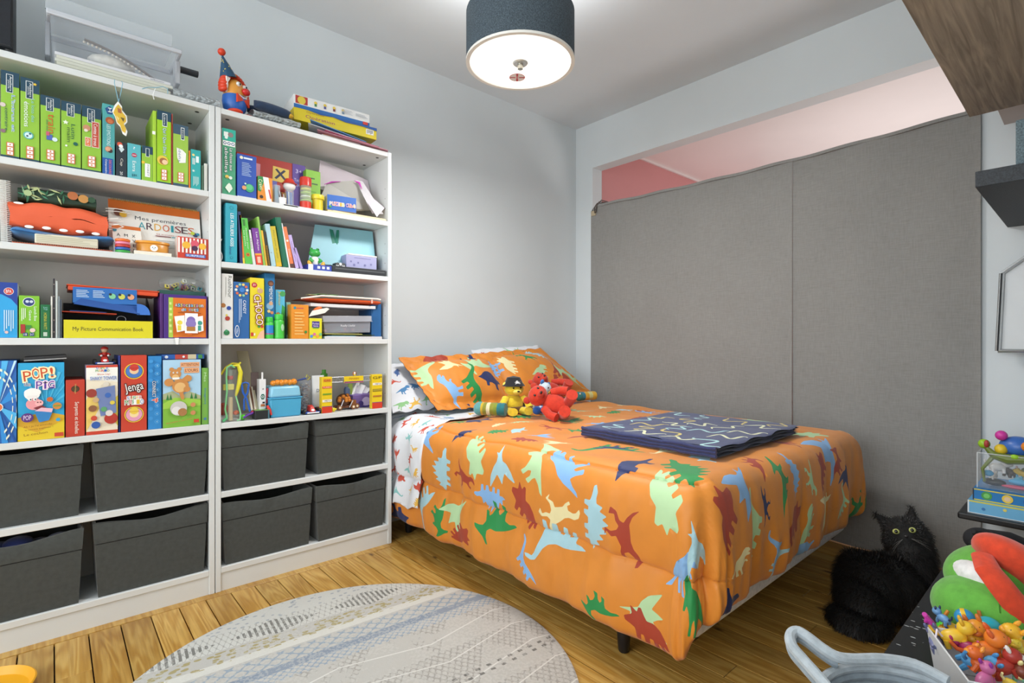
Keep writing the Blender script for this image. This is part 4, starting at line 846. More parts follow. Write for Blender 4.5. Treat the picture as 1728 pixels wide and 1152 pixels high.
g = MB(); flp = [(124, 512), (145, 497), (231, 513), (236, 530)]; A = [cz(a, b, Y-.012+.02*(i in (1, 2))) for i, (a, b) in enumerate(flp)]
A = [p-V(t.location) for p in A]; g.add(A+[p+V((0, .002, -.0015)) for p in A], [(0, 3, 2, 1), (4, 5, 6, 7), (0, 1, 5, 4), (1, 2, 6, 5), (2, 3, 7, 6), (3, 0, 4, 7)], '204F96'); g.build('flap', t, False)
g = MB(); ccx = cz(231, 531, Y-.008)-V(t.location); g.T = Mx.Translation(ccx) @ Mx(((1, 0, 0, 0), (0, 0, -1, 0), (0, 1, 0, 0), (0, 0, 0, 1))); g.prism([(0, 0)]+[(.042*cos(a*pi/16)**.8 if a < 8 else 0, .042*sin(a*pi/16)) for a in range(9)], 0, .002, '3C74C8'); g.build('round_flap', t, False)
# orange lid on top
Y = YF+.03; xa = onY(112, 576, Y)[0]; xb = onY(269, 576, Y)[0]; zb = onY(190, 490, Y)[1]; w = xb-xa
g = MB(); m_ = M('D9502A', .4); g.T = Mx.Rotation(.035, 4, 'Y')
g.grid(lambda s, q: (-w/2+w*s, 0, 0), 1, 1, m_) if 0 else None
pts = [(-w/2, 0), (w/2, 0), (w/2, .16), (-w/2, .16)]
g.box(-w/2, w/2, 0, .16, .012, .017, m_); g.box(-w/2+.004, w/2-.004, .002, .158, -.004, .012, m_); o = g.build('tray_lid', None, True, .004, seg=3); o.location = ((xa+xb)/2, Y, zb-.006); tag(o, 'orange plastic tray lid lying on top of the blue cardboard box', 'lid')
# book stack on the right
gbox(270, 276, 495, z, '5A2E78', 'book', 'thin purple book left of the word association box', 'book', ins=.02, d=.18)
def asso(P):
    P.rect(.1, .02, .97, .93, 'DC7420').rect(.1, .02, .2, .93, 'A9C84A').rect(0, 0, 1, .02, '4A2A80').lines(.115, .1, .18, .86, 6, 'D4E488')
    for w_, y_, x0, L_ in (('Association', .76, .24, .66), ('de mots', .66, .38, .4)):
        n = len(w_)
        for i, ch in enumerate(w_):
            if ch != ' ': P.text(ch, x0+L_*(i+.5)/n, y_, L_/n*(.85 if ch not in 'il' else .35), .07 if ch not in 'acmnoe' else .055, ['F2F0F4', '8FD0E0', 'F4D04A', 'E8A0B8', 'B8E08A'][i % 5], out='2F5A86', ow=.05)
    P.rect(.3, .58, .84, .595, '9A4A18')
    for a, b, c in ((.22, .47, 'E6D24A'), (.72, .9, '3E9A8A')): P.poly([(a, .5), (b-.02, .53), (b, .18), (a+.06, .14)], 'F4F3EE').oval((a+b)/2, .36, .06, c).rect((a+b)/2-.05, .18, (a+b)/2+.03, .3, c)
    P.rect(.46, .12, .76, .58, 'FBFAF6').oval(.6, .42, .1, '7E6AB4').oval(.6, .34, .12, '8A78BC').rect(.5, .17, .7, .27, 'B07A3A').rect(.52, .08, .62, .1, 'E8742C').lines(.3, -.0, .9, .03, 2, '5A3A90')
gbox(276.5, 350, 498, z, '4A2A80', 'game_box', 'orange word association box with purple border and three picture cards', fp=asso, d=.17, ins=.012)
gbox(269, 346, 491, z, '2F5A50', 'book', 'dark green book lying across the word association box', 'book', ins=.05, d=.13, z0=onY(310, 498, YF+.012)[1]-z+.001, bev=.0005)
t = thing('letter_bag', 'clear plastic bag full of colourful letter tiles on the book', 'bag', (onY(308, 576, YF+.09)[0], YF+.1, onY(310, 492, YF+.07)[1]+.001))
g = MB(); r_ = random.Random(8)
for k in range(26):
    a = r_.uniform(-.06, .06); g.T = Mx.Translation((a, r_.uniform(-.05, .04), .012+r_.uniform(0, .032)*(1-abs(a)/.09))) @ Mx.Rotation(r_.uniform(-.8, .8), 4, 'Y') @ Mx.Rotation(r_.uniform(-.5, .5), 4, 'Z') @ Mx.Rotation(1.1, 4, 'X')
    g.box(-.0075, .0075, -.0075, .0075, -.002, .002, r_.choice(['C8B83A', '9A4A52', '3E8A9A', 'C98A9A', '7A62A0', 'E0CE5A', '58A06A', 'D8E0D0']))
    g.box(-.003, .003, -.0045, .0045, .002, .0024, '2A2A30')
g.build('letter_tiles', t, False)['kind'] = 'stuff'
g = MB(); g.grid(lambda s, q: (.08*(2*s-1), -.07*cos(2*pi*q)*(1-abs(2*s-1)**3*.8), .032+.03*sin(2*pi*q)*(1-abs(2*s-1)**3*.7)+.008*noise.noise((s*7, q*8, 1))), 28, 24, clear('B8BEBA', .28)); g.build('plastic_bag', t)
gb = MB(); gb.add([(p.x, p.y, p.z) for p in (cz(295, 570, YF-.003), cz(302, 570, YF-.003), cz(301, 581, YF-.003), cz(297, 581, YF-.003))]+[(p.x, p.y+.001, p.z) for p in (cz(295, 570, YF-.003), cz(302, 570, YF-.003), cz(301, 581, YF-.003), cz(297, 581, YF-.003))], [(0, 3, 2, 1), (4, 5, 6, 7), (0, 1, 5, 4), (1, 2, 6, 5), (2, 3, 7, 6), (3, 0, 4, 7)], WH); tag(gb.build('paper_tag', None, False), 'small white paper tag stuck on the shelf edge', 'tag')
# ---------------------------------------------------------------- fourth shelf left: board games
z = ZS[2]
def speed(P):
    r = random.Random(2)
    for k in range(16):
        a = 2*pi*k/16+.1; c = ['2F8ED8', '1A4FA0', 'BFE4F6', '4FB2E8'][k % 4]; cx, cy = .35, .45
        P.poly([(cx, cy), (cx+1.2*cos(a), cy+1.0*sin(a)), (cx+1.2*cos(a+.2), cy+1.0*sin(a+.2))], c)
    P.rect(1, 0, 1.0001, 1, '1A4FA0').oval(.3, .44, .22, 'F0F4F6').oval(.3, .44, .19, 'E0713A')
    for k in range(9):
        a = -1.1+k*.3
        for rr in (.55, .7): P.poly([(.3+rr*cos(a)*1.0, .45+rr*.62*sin(a)), (.3+(rr+.03)*cos(a), .45+(rr+.05)*.62*sin(a)), (.3+(rr+.03)*cos(a+.2), .45+(rr+.05)*.62*sin(a+.2)), (.3+rr*cos(a+.2), .45+rr*.62*sin(a+.2))], 'E4E8D0')
    P.rect(1.0, 0, 1.0001, 1, '1A4FA0')
def clipP(P):    # keep the print inside the face
    for i, v in enumerate(P.mb.v): v.x = min(max(v.x, 0), P.w); v.y = min(max(v.y, 0), P.h)
def pig(P):
    P.rect(0, 0, 1, .3, 'E2C62A').poly([(0, .3), (.3, .26), (.6, .33), (1, .27), (1, .22), (0, .2)], 'E2C62A').poly([(0, .3), (0, .2), (.4, .1), (1, .24), (1, .3), (.6, .36)], 'D8A82A')
    for k in range(7): a = .3+k*.3; P.poly([(.6, .4), (.6+.9*cos(a), .4+.5*sin(a)), (.6+.9*cos(a+.08), .4+.5*sin(a+.08))], '4AB8DE')
    for ch, x, y, b, h_ in (('P', .2, .83, .17, .13), ('O', .38, .86, .17, .14), ('P', .56, .87, .16, .13), ('!', .72, .87, .07, .13)): P.text(ch, x, y, b, h_, 'C94A22', out='F4E9B8', ow=.09, tilt=6)
    P.text('the', .2, .73, .14, .05, '233A6A', out='F4F6F8', ow=.05, tilt=-6)
    for ch, x, b in (('P', .45, .13), ('i', .58, .05), ('G', .71, .14)): P.text(ch, x, .71, b, .1, '5A2F98', out='F2DCE8', ow=.08)
    P.oval(.3, .6, .17, 'F4F2EE').oval(.22, .62, .09, 'F4F2EE').oval(.4, .62, .09, 'F4F2EE').rect(.2, .53, .4, .58, 'ECE8E4')
    P.oval(.34, .47, .17, 'E89AA0').oval(.45, .48, .09, 'F0B4B4').oval(.42, .49, .018, '6A3038').oval(.48, .49, .018, '6A3038').oval(.26, .53, .04, WH).oval(.36, .53, .04, WH).oval(.27, .53, .018, '222222').oval(.37, .53, .018, '222222')
    P.poly([(.33, .42), (.45, .38), (.6, .42), (.5, .45)], '7A2A30').poly([(.35, .37), (.75, .37), (.66, .25), (.45, .23)], '2F7EBE').poly([(.35, .38), (.5, .42), (.75, .4), (.72, .35), (.5, .37)], 'E8B8C8').oval(.68, .52, .07, 'C8642E').oval(.84, .43, .1, 'C8843A').rect(.76, .425, .92, .44, '6A9A3A').oval(.2, .3, .13, '58307A').text('POP', .2, .3, .16, .06, 'EAD9F2').oval(.86, .25, .05, '3AA0C8')
    P.text("Ah ! Je l'ai entendu", .42, .19, .6, .025, '7A4A18', tilt=5).text('le ventre exploser !', .45, .15, .6, .025, '7A4A18', tilt=5).text('Le cochon', .38, .09, .5, .03, '7A4A18', tilt=5).rect(.78, .03, .98, .08, 'C8482E')
def serp(P): P.oval(.5, .84, .22, '3A2418').oval(.5, .84, .19, '4E3A20').text('Heritage', .5, .84, .12, .17, 'C8A85A', -90).text('Serpents et échelles', .55, .33, .28, .56, 'F0E8DC', -90)
def shaky(P):
    P.rect(0, .965, 1, 1, 'C8402A').rect(0, 0, 1, .05, 'C8402A').rect(0, .05, 1, .965, 'E9DFC8').poly([(0, .965), (1, .965), (1, .75), (0, .8)], 'F0EFE8').poly([(0, .05), (.5, .45), (.1, .6), (0, .5)], 'E8C86A').poly([(1, .1), (.6, .4), (1, .55)], 'D8C44A')
    for i, ch in enumerate('SUPER'): P.text(ch, .34+.08*i, .955, .07, .028, ['2E6AC0', 'D0402E', '3C9A3C', 'E0B42E', '2E6AC0'][i])
    for i, ch in enumerate('MARIO'): P.text(ch, .33+.09*i, .92, .08, .032, ['3C9A3C', 'E0B42E', 'D0402E', '2E6AC0', '3C9A3C'][i])
    P.text('Blow Up!', .55, .865, .4, .03, 'C85A3A').text('SHAKY TOWER', .54, .81, .84, .05, '2A4FA8', out='DDE6F4', ow=.05)
    P.poly([(.3, .66), (.9, .7), (.95, .3), (.45, .26)], '6E80B0').oval(.16, .6, .17, '9A3A2E').oval(.62, .72, .1, 'D8D0C0').oval(.68, .56, .1, '3A66B4').oval(.2, .38, .13, '8A5A3A').oval(.55, .36, .1, '5CA06A').oval(.3, .5, .1, 'C8A87A').oval(.78, .22, .22, 'B03428').oval(.72, .3, .12, 'D8D4CC').oval(.3, .14, .14, '2F58A8').oval(.24, .24, .1, 'C84A34').oval(.82, .45, .08, 'D8C44A')
def jeng(P):
    for y_, c1, c2 in ((.79, '4A78C0', 'E8C49A'), (.22, 'E09AB8', 'F0D8A0')): P.oval(.5, y_, .38, 'E8C63A').oval(.5, y_, .34, '6A4A3A').oval(.5, y_, .32, c1).oval(.5, y_+.01, .18, c2).oval(.5, y_+.05, .17, 'C83A2E' if y_ > .5 else 'E8C84A').rect(.3, y_+.035, .7, y_+.045, 'B0302A' if y_ > .5 else 'D8A83A')
    P.text('Jenga', .5, .57, .72, .14, 'F6F4F0', out='3A2A2A', ow=.07, tilt=10)
    for i, ch in enumerate('SUPER'): P.text(ch, .27+.12*i, .44, .1, .045, ['2E6AC0', 'E0B42E', '3C9A3C', 'E0B42E', 'D0402E'][i], out=WH, ow=.08)
    for i, ch in enumerate('MARIO'): P.text(ch, .2+.15*i, .385, .13, .06, ['3C9A3C', 'D0402E', '3C9A3C', 'E0B42E', '2E6AC0'][i], out=WH, ow=.08)
def conn(P):
    r = random.Random(1)
    for i in range(8): P.oval(.65, .1+.11*i, .18, '4AA0DC').oval(.65, .1+.11*i, .13, '2E86C8').text('4', .65, .1+.11*i, .12, .03, '9ACBEC').oval(.2, .15+.13*i, .16, '3E94D4')
    P.text('CONNECT', .42, .55, .26, .22, WH, -90, out='1E3A66', ow=.06).text('4', .5, .4, .4, .07, 'D8482E', -15, out='F4E0D8')
def ours(P):
    P.rect(0, 0, 1, .42, '7FB83E').rect(0, .42, 1, 1, 'A9CFE8').poly([(0, .42), (0, .5), (.25, .54), (.45, .46), (.7, .52), (1, .45), (1, .4)], 'A8B088').poly([(0, .36), (.3, .44), (.7, .42), (1, .38), (1, .3), (0, .28)], '9CCB4A')
    for x in (.12, .2, .75, .86): P.poly([(x-.04, .41), (x, .5), (x+.04, .41)], '2F7A3A')
    P.rect(.45, .89, .96, .96, 'E8A878').text('ATTENTION', .7, .925, .46, .04, '5A3226').rect(.55, .8, .95, .88, 'E8A878').text("L'OURS", .75, .84, .34, .045, '5A3226')
    c1, c2 = 'C98A4A', 'E4B878'
    P.oval(.22, .86, .06, c1).oval(.42, .86, .06, c1).oval(.32, .79, .15, c1).oval(.32, .74, .09, c2).oval(.27, .81, .025, WH).oval(.37, .81, .025, WH).oval(.28, .81, .011, '222222').oval(.38, .81, .011, '222222').rect(.24, .71, .42, .74, WH)
    P.oval(.45, .61, .22, c1).oval(.44, .59, .15, c2).oval(.15, .67, .12, c1).oval(.65, .72, .1, c1).poly([(.55, .66), (.66, .7), (.64, .78), (.5, .72)], c1).poly([(.4, .52), (.52, .52), (.55, .42), (.48, .4)], c1).oval(.62, .56, .09, c1)
    P.oval(.4, .28, .22, 'C9C6C4').oval(.34, .25, .12, 'E2E0DE').oval(.5, .22, .12, 'A87848').oval(.78, .32, .07, 'C88A5A').oval(.78, .2, .07, 'C88A5A').text('Attention a ses coups', .42, .09, .7, .03, 'C86A4A', tilt=8).rect(.8, .05, .94, .1, 'C8482E')
GG = 'board games on the fourth left shelf'
def gb(*a, **k):
    P_ = k.pop('P'); o, w, h = gbox(*a, **k); p = Print(w, h); P_(p); clipP(p); p.put(o, front(w, 0)); return o
gb(-20, 28.5, 609, z, '2A6AB8', 'game_box', 'blue and white burst patterned game box at the far left of the board games', P=speed, d=.24, ins=.004, group=GG)
gb(29.5, 109, 612, z, '28A3D4', 'game_box', 'blue and yellow game box with a chef pig and bursting title', P=pig, d=.22, ins=.006, group=GG, side='1E5A84')
gb(110.5, 143.5, 641, z, 'BE3A26', 'game_box', 'low plain red snakes and ladders box with black oval badge', P=serp, d=.24, ins=.006, group=GG)
gb(145, 199, 616, z, 'E9DFC8', 'game_box', 'white and red tower game box with racing picture', P=shaky, d=.12, ins=.006, group=GG, side='B8B2C8')
gbox(200, 203.5, 600, z, '2A3A86', 'game_box', 'thin dark blue game box squeezed beside the red block game', d=.2, ins=.012, group=GG)
gb(204, 248, 599.5, z, 'C6402A', 'game_box', 'tall red wooden block tower game box with two yellow ringed ovals', P=jeng, d=.09, ins=.006, group=GG)
gb(249.5, 273, 601, z, '2E86C8', 'game_box', 'blue four in a row game box with pale circles', P=conn, d=.26, ins=.008, group=GG)
gb(274.5, 339, 607, z, 'A9CFE8', 'game_box', 'game box picturing a jumping brown bear on a green meadow', P=ours, d=.2, ins=.004, group=GG, side='4A6A9A')
gbox(340, 352, 621, z, '76AE4A', 'game_box', 'slim green game box between the bear game and the upright', fp=lambda P: P.text('Mes', .5, .84, .35, .16, 'C8E4B8', -90).text('Imagiers', .5, .5, .4, .28, '3F7AB0', -90).star(.5, .1, .3, '3F7AB0', 6), d=.2, ins=.008, group=GG)
zt = onY(306, 607, YF+.004)[1]+.0015
o, w, h = gbox(273, 345, 598, z, '2E62B0', 'flat_game_box', 'flat colourful game box lying on top of the bear game', ins=.03, d=.17, z0=zt-z, fp=lambda P: P.rect(.3, 0, .6, 1, 'C84A3A').rect(.6, 0, .8, 1, 'D8C8A0').rect(.85, .1, .95, .9, '4A9A4A').oval(.5, .5, .03, WH).oval(.1, .5, .04, WH))
zt = onY(60, 612, YF+.006)[1]+.0015
o, w, h = gbox(40, 113, 596, z, '2A2A2C', 'flat_game_box', 'flat black and white box lying on the pig game', ins=.02, d=.17, z0=zt-z+.002, fp=lambda P: P.rect(0, .15, 1, .3, 'C8C8C4')); o.scale.z = .55; o.rotation_euler.y = -.06; o.location.z += .003
# red kart with a driver in helmet on the tower game
def kart(loc, label, c='C8342A', s=1., drv=True):
    t = thing('toy_kart', label, 'toy car', loc); b2 = '2450A8'
    g = MB(); g.box(-.036*s, .036*s, -.014*s, .06*s, .004*s, .012*s, b2); g.box(-.03*s, .03*s, -.02*s, -.014*s, .004*s, .010*s, 'E8E8E8'); g.build('chassis', t, bevel=.003*s)
    g = MB(); g.add([(-.014*s, -.017*s, .012*s), (.014*s, -.017*s, .012*s), (.017*s, .03*s, .012*s), (-.017*s, .03*s, .012*s), (-.008*s, .0, .036*s), (.008*s, .0, .036*s), (.012*s, .03*s, .042*s), (-.012*s, .03*s, .042*s)], [(0, 1, 5, 4), (4, 5, 6, 7), (1, 2, 6, 5), (3, 0, 4, 7), (2, 3, 7, 6), (0, 3, 2, 1)], c); g.build('bonnet', t, bevel=.002*s)
    g = MB(); g.T = Mx.Translation((0, -.0125*s, .02*s)) @ Mx.Rotation(-.45, 4, 'X'); g.ell((0, 0, 0), (.008*s, .0015*s, .006*s), WH, 14, 6); g.build('number_plate', t)
    for sx in (-1, 1):
        for y_ in (0, .045):
            g = MB(); g.T = Mx.Translation((sx*.036*s, y_*s, .013*s)) @ Mx.Rotation(pi/2, 4, 'Y'); g.lathe([(.008*s, -.007*s), (.0125*s, -.005*s), (.0125*s, .005*s), (.008*s, .007*s)], '1E1E20', 18); g.build('wheel', t)
    if drv:
        g = MB(); g.ell((0, .03*s, .045*s), (.012*s, .01*s, .015*s), c); g.build('driver_body', t)
        g = MB(); g.ell((0, .028*s, .068*s), (.013*s, .013*s, .013*s), 'E0B896'); g.build('driver_head', t)
        g = MB(); g.lathe([(.0145*s, 0), (.014*s, .006*s), (.008*s, .0125*s), (.0005, .0145*s)], c, 18, (0, .03*s, .071*s)); g.build('helmet', t)
        for sx in (-1, 1): g = MB(); g.tube([(sx*.011*s, .03*s, .052*s), (sx*.02*s, .02*s, .046*s), (sx*.014*s, .006*s, .042*s)], .004*s, c, 8); g.ell((sx*.013*s, .004*s, .042*s), .0048*s, WH); g.build('driver_arm', t)
    return t
k_ = kart((onY(177, 576, YF+.05)[0], YF+.045, onY(177, 616, YF+.006)[1]+.001), 'red toy kart with driver standing on the tower game box', s=.8)
# ---------------------------------------------------------------- right bookcase, first shelf
z = ZS[5]
gbox(374.5, 398, 218, z, '4A9E78', 'game_box', 'green bee game box standing tallest at the left of the right bookcase', fp=lambda P: (P.rect(0, .82, 1, 1, '2FA893').rect(.12, .88, .45, .95, 'E6EFEA').oval(.3, .865, .12, 'E6EFEA').oval(.62, .915, .2, '8A7A78').rect(.05, .74, .95, .815, 'F0F2EE'), [P.oval(.2+.29*k, .778, .12, '2A4A86').oval(.2+.29*k, .778, .07, 'F0F2EE') for k in range(3)], P.text('La chasse aux', .66, .54, .24, .34, WH, -90, out='20503A', ow=.05).text('abeilles', .3, .52, .24, .38, WH, -90, out='20503A', ow=.05), P.oval(.35, .27, .14, 'E0BE5A').rect(.3, .25, .4, .262, '6A4A2A').oval(.6, .26, .13, 'D8E4DA').poly([(.5, .03), (.75, .1), (.65, .15), (.5, .18), (.35, .15), (.2, .1)], 'DCE8D8')), d=.22, ins=.012, side='E9EDE8')
gbox(400.5, 433, 262, z, '2A50A8', 'game_box', 'dark blue game box with white text and a green turtle', fp=lambda P: (P.rect(0, 0, 1, .015, 'D8D8D8').oval(.2, .92, .09, 'E8E4C8').rect(.32, .9, .78, .94, 'DCE6F2').lines(.22, .5, .72, .82, 9, '9CB4DC').oval(.62, .23, .24, '3AA06A').oval(.62, .25, .16, '5ABB84').oval(.34, .22, .12, 'D89A6A').oval(.4, .32, .05, 'C8E0C8')), d=.1, ins=.006)
def tact(P):
    for x, y, w_, c, k in ((.2, .72, .24, 'D8909C', 't'), (.44, .45, .24, '6A6AB8', 'c'), (.62, .72, .26, 'E6C65A', 'x'), (.6, .24, .24, 'E0B45A', 'b'), (.2, .3, .22, 'B87AB0', 'b')):
        P.poly([(x-.12, y-.14), (x+.12, y-.16), (x+.13, y+.13), (x-.11, y+.15)], c)
        if k == 'c': P.oval(x, y+.04, .06, 'D8DEE8').oval(x+.01, y-.04, .07, 'C8D2E0')
        if k == 'x': P.poly([(x-.08, y+.09), (x-.05, y+.11), (x+.09, y-.08), (x+.06, y-.1)], '2A2C4A').poly([(x+.08, y+.09), (x+.05, y+.11), (x-.09, y-.08), (x-.06, y-.1)], '2A2C4A')
        if k == 't': P.poly([(x-.06, y-.08), (x, y+.1), (x+.06, y-.08)], '4A2A30')
    P.rect(.8, 0, 1, 1, '5A3E98').text('3+', .9, .86, .1, .08, 'D8CCEC').text('Tactile', .9, .68, .15, .06, 'C9C2E8').text('Lotto', .9, .58, .13, .06, 'C9C2E8')
gbox(399, 515, 268, z, 'B23328', 'game_box', 'large red tactile lotto box with coloured picture squares at the back', fp=tact, d=.03, ins=.15, side='7A2018')
gbox(434.5, 460, 299, z, 'DE8A2A', 'crayon_box', 'green and orange crayon box with white diagonal band', cat='box', fp=lambda P: P.poly([(0, 1), (.5, 1), (.2, .35), (0, .4)], '2E8A48').poly([(.35, 1), (.72, 1), (.95, 0), (.6, .0)], 'EDEDE4').text('Craies', .22, .66, .26, .42, 'F0E8B8', -80).oval(.25, .15, .12, '3A2A20').poly([(.85, .1), (.7, .5), (.8, .5), (.92, .15)], 'C83A4A'), d=.04, ins=.01)
def px_cyl(px, w_px, pyt, zs, ins): Y = YF+ins; x, zt = onY(px, pyt, Y); r = (onY(px+w_px/2, 576, Y)[0]-onY(px-w_px/2, 576, Y)[0])/2*.93; return (x, Y+r, zs+.0008), r, zt-zs
c_, r, h = px_cyl(468, 15, 312, z, .012)
t = thing('plastic_cup', 'small clear plastic cup holding a blue sponge', 'cup', c_); g = MB(); g.lathe([(r*.8, 0), (r, h)], clear('D8E6EE', .35), 24, cap=False); g.build('cup', t); g = MB(); g.box(-r*.5, r*.5, -r*.5, r*.5, .02, h*.97, '3F8AA8'); g.build('sponge', t, bevel=.003); g = MB(); g.ell((0, 0, .01), (r*.7, r*.7, .01), '6A6A74'); g.build('pebbles', t)
c_, r, h = px_cyl(492, 24, 296, z, .012); 
t = thing('tool_jar', 'clear jar of blue tools with a round white lid and red rim hat', 'jar', c_); r = .019
g = MB(); g.lathe([(r, 0), (r, h*.52)], clear('DCE8F0', .3), 24, cap=False); g.build('jar', t)
g = MB(); [g.tube([(-.008+.006*k, 0, .004), (-.01+.007*k, .002*k, h*.5)], .0028, ['2456A8', 'E6E6E6', '2456A8', '3A6AC0'][k], 6) for k in range(4)]; g.build('tools', t)
g = MB(); g.ell((0, 0, h*.68), (.027, .024, .022), 'E8E8E4'); g.build('lid', t); g = MB(); g.lathe([(.001, .026), (.016, .022), (.025, .006), (.033, .0), (.031, -.002)], M('CC3A2A', .35), 26, (0, 0, h*.76)); g.build('red_rim', t)
pass
t = thing('pencil_cup', 'small white cup with thin black and white brushes at the shelf edge', 'cup', (onY(478, 576, YF+.008)[0], YF+.02, z+.0008)); g = MB(); g.lathe([(.014, 0), (.017, .028), (.0155, .028), (.013, .002)], 'ECECEA', 20, cap=False); g.build('cup', t)
for k in range(5): g = MB(); g.tube([(-.006+.004*k, 0, .005), (-.02+.006*k, -.003, .062-.004*k)], [.0012, .0018], ['26262A', 'D8D8DC', '26262A', '8A2A2A', 'E8E8E8'][k], 6); g.build('brush', t)
gbox(478, 504, 349, z, 'EEEEEC', 'white_tray', 'low white plastic tray at the shelf edge under the brushes', cat='tray', ins=.001, d=.02, bev=.002)
c_, r, h = px_cyl(519, 20, 298, z, .012)
t = thing('bubble_tube', 'clear tube toy with red cap and base and green coils', 'toy', c_); g = MB(); g.lathe([(r, 0), (r, h*.22)], M('CC3A28', .35), 24); g.build('base', t); g = MB(); g.lathe([(r*.98, h*.22), (r*.98, h*.75)], clear('E0E8D8', .3), 24, cap=False); g.build('tube', t); g = MB(); g.lathe([(r*1.04, h*.72), (r*1.04, h*.95), (r*.9, h)], M('C8382C', .3), 24); g.build('cap', t)
g = MB(); [g.lathe([(r*.5, 0), (r*.85, .003), (r*.85, .007), (r*.5, .01)], ['9CC43A', 'D8DCE0', '9CC43A', 'E0D44A'][k], 18, (0, 0, h*.24+k*h*.12)) for k in range(4)]; g.build('coil', t)
c_, r, h = px_cyl(540, 22, 328, z, .012)
t = thing('dough_tub', 'small yellow ribbed dough tub with lid beside the blue cube box', 'tub', c_); g = MB(); g.lathe([(r*.82, 0)]+[(r*(.82+.03*(k % 2)), h*(.05+.1*k)) for k in range(7)]+[(r*.86, h*.72)], M('D8C42E', .4), 26); g.build('tub', t); g = MB(); g.lathe([(r, h*.72), (r*1.05, h*.75), (r*1.05, h*.95), (r, h)], M('E2CE34', .35), 26); g.build('lid', t)
gbox(516, 541, 288, z, '7FB82E', 'game_box', 'small bright green box behind the yellow tub', fp=lambda P: P.rect(.15, .8, .6, .83, '2E5A1E').rect(.3, .68, .8, .71, '2E5A1E').rect(.15, .5, .7, .52, '5E9A22'), d=.05, ins=.11)
for k, (a, b, dz) in enumerate(((553, 652, 0), (562, 651, .008))):
    gbox(a, b, 362, z, 'D8C6A0', 'wooden_board', ['lower thin wooden board lying at the shelf edge', 'upper thin wooden board under the blue cube box'][k], cat='board', ins=.008+.01*k, d=.16, z0=dz, bev=.002, group='thin wooden boards'); COL.objects[-1].scale.z = .006/max(.006, onY(600, 362, YF)[1]-z-dz)
o, w, h = gbox(553, 600, 331, z, '2C62B4', 'game_box', 'blue cube puzzle box with bubbly coloured letters lying on the wooden boards', fp=lambda P: ([P.text(ch, .12+.085*i+(.04 if i > 5 else 0), .42+.04*((i*3) % 3), .075, .24, ['E8D9B8', 'E08A3A', 'D8503A', 'B85AA8', 'E8A83A', 'C8D04A', 'A84AA8', 'E4742E', 'D85A4A', 'E8A83A'][i], out='E8DCE8', ow=.04) for i, ch in enumerate('PuzzleCube')], P.oval(.1, .2, .04, '3A9A4A')), d=.11, ins=.02, z0=.016, side='E9DDD2', rz=-.16)
P = Print(.1, h*.75); P.text('Stack It', .5, .55, .8, .35, 'C8563A', out='F4F0EA').rect(.05, .05, .95, .2, '4A9A6A').rect(.1, .8, .9, .92, 'D88A3A'); P.put(o, Mx(((0, 0, 1, w/2), (1, 0, 0, .005), (0, 1, 0, h*.1), (0, 0, 0, 1))), 'side_print')
def sheet3(pts, c, name, label, cat='paper', th=.001, extra=None):
    P = [V(p) for p in pts]; mz = sum(p.z for p in P)/len(P); sz = max([q for q in ZS if q <= mz] or [0])
    for p in P: p.z = max(p.z, sz+.0015); p.x = min(p.x, 1.288)
    g = MB(); n_ = (P[1]-P[0]).cross(P[2]-P[0]).normalized()*th; g.add(P+[p+n_ for p in P], [tuple(range(len(P)))[::-1], tuple(range(len(P), 2*len(P)))]+[(i, (i+1) % len(P), len(P)+(i+1) % len(P), len(P)+i) for i in range(len(P))], c)
    if extra: extra(g)
    return tag(g.build(name, None, False), label, cat)
sheet3([cz(536, 318, YF+.16), cz(632, 345, YF+.16), cz(628, 306, YF+.22), cz(540, 270, YF+.22)], 'D9CDD4', 'drawing_sheet', 'pale pink drawing sheet leaning against the back of the shelf')
t = thing('grey_folder', 'open grey folder with magenta edges leaning over the cube box', 'folder', (0, 0, 0))
o = sheet3([cz(535, 345, YF+.13), cz(552, 308, YF+.13), cz(600, 304, YF+.1), cz(628, 355, YF+.1), cz(600, 356, YF+.12)], 'A8A6A0', 'flap_front', None); o.parent = t
o = sheet3([cz(600, 304, YF+.1), cz(612, 306, YF+.1), cz(652, 362, YF+.04), cz(628, 360, YF+.05)], 'C4C0C4', 'flap_side', None); o.parent = t
g = MB(); g.tube([cz(547, 311, YF+.12), cz(560, 307, YF+.12), cz(575, 306, YF+.11)], [.001, .004, .001], M('B83AA8', .5), 8); g.tube([cz(598, 305, YF+.09), cz(606, 308, YF+.085), cz(611, 319, YF+.08)], [.001, .006, .001], M('C83AB0', .5), 8); g.build('magenta_edge', t)
sheet3([cz(636, 366, YF+.02), cz(655, 352, YF+.03), cz(622, 328, YF+.09), cz(612, 330, YF+.09)], 'CFC6D0', 'plastic_sleeve', 'translucent mauve plastic sleeve drooping at the right end of the shelf', 'sleeve')
for o_ in [t]: 
    for c_ in o_.children: c_.pop('label', None)
# ---------------------------------------------------------------- right bookcase, second shelf
z = ZS[4]
gbox(380, 401, 343, z, '2FA0B4', 'binder', 'thick turquoise encyclopedia spine at the left of the second right shelf', 'book', bev=.005, fp=lambda P: P.oval(.5, .92, .16, '1F7A8C').oval(.5, .92, .12, '2FA0B4').text('LES ATELIERS ASSIS', .55, .55, .27, .56, 'F2F8F8', -90).text('Extrait', .42, .2, .22, .14, '20588C', -90).oval(.5, .08, .12, '1F7A8C').oval(.5, .08, .08, '2FA0B4'), d=.2, ins=.008)
g = MB(); g.grid(lambda s, q: (.006*sin(q*7)+.004*s, .015+.15*s, .095*q*1.), 6, 16, M('E8E6E4', .35), thick=.002); o = g.build('plastic_sleeve'); o.location = (onY(374.5, 576, YF)[0], YF, z+.001); tag(o, 'crinkled white plastic sleeve beside the turquoise encyclopedia', 'sleeve')
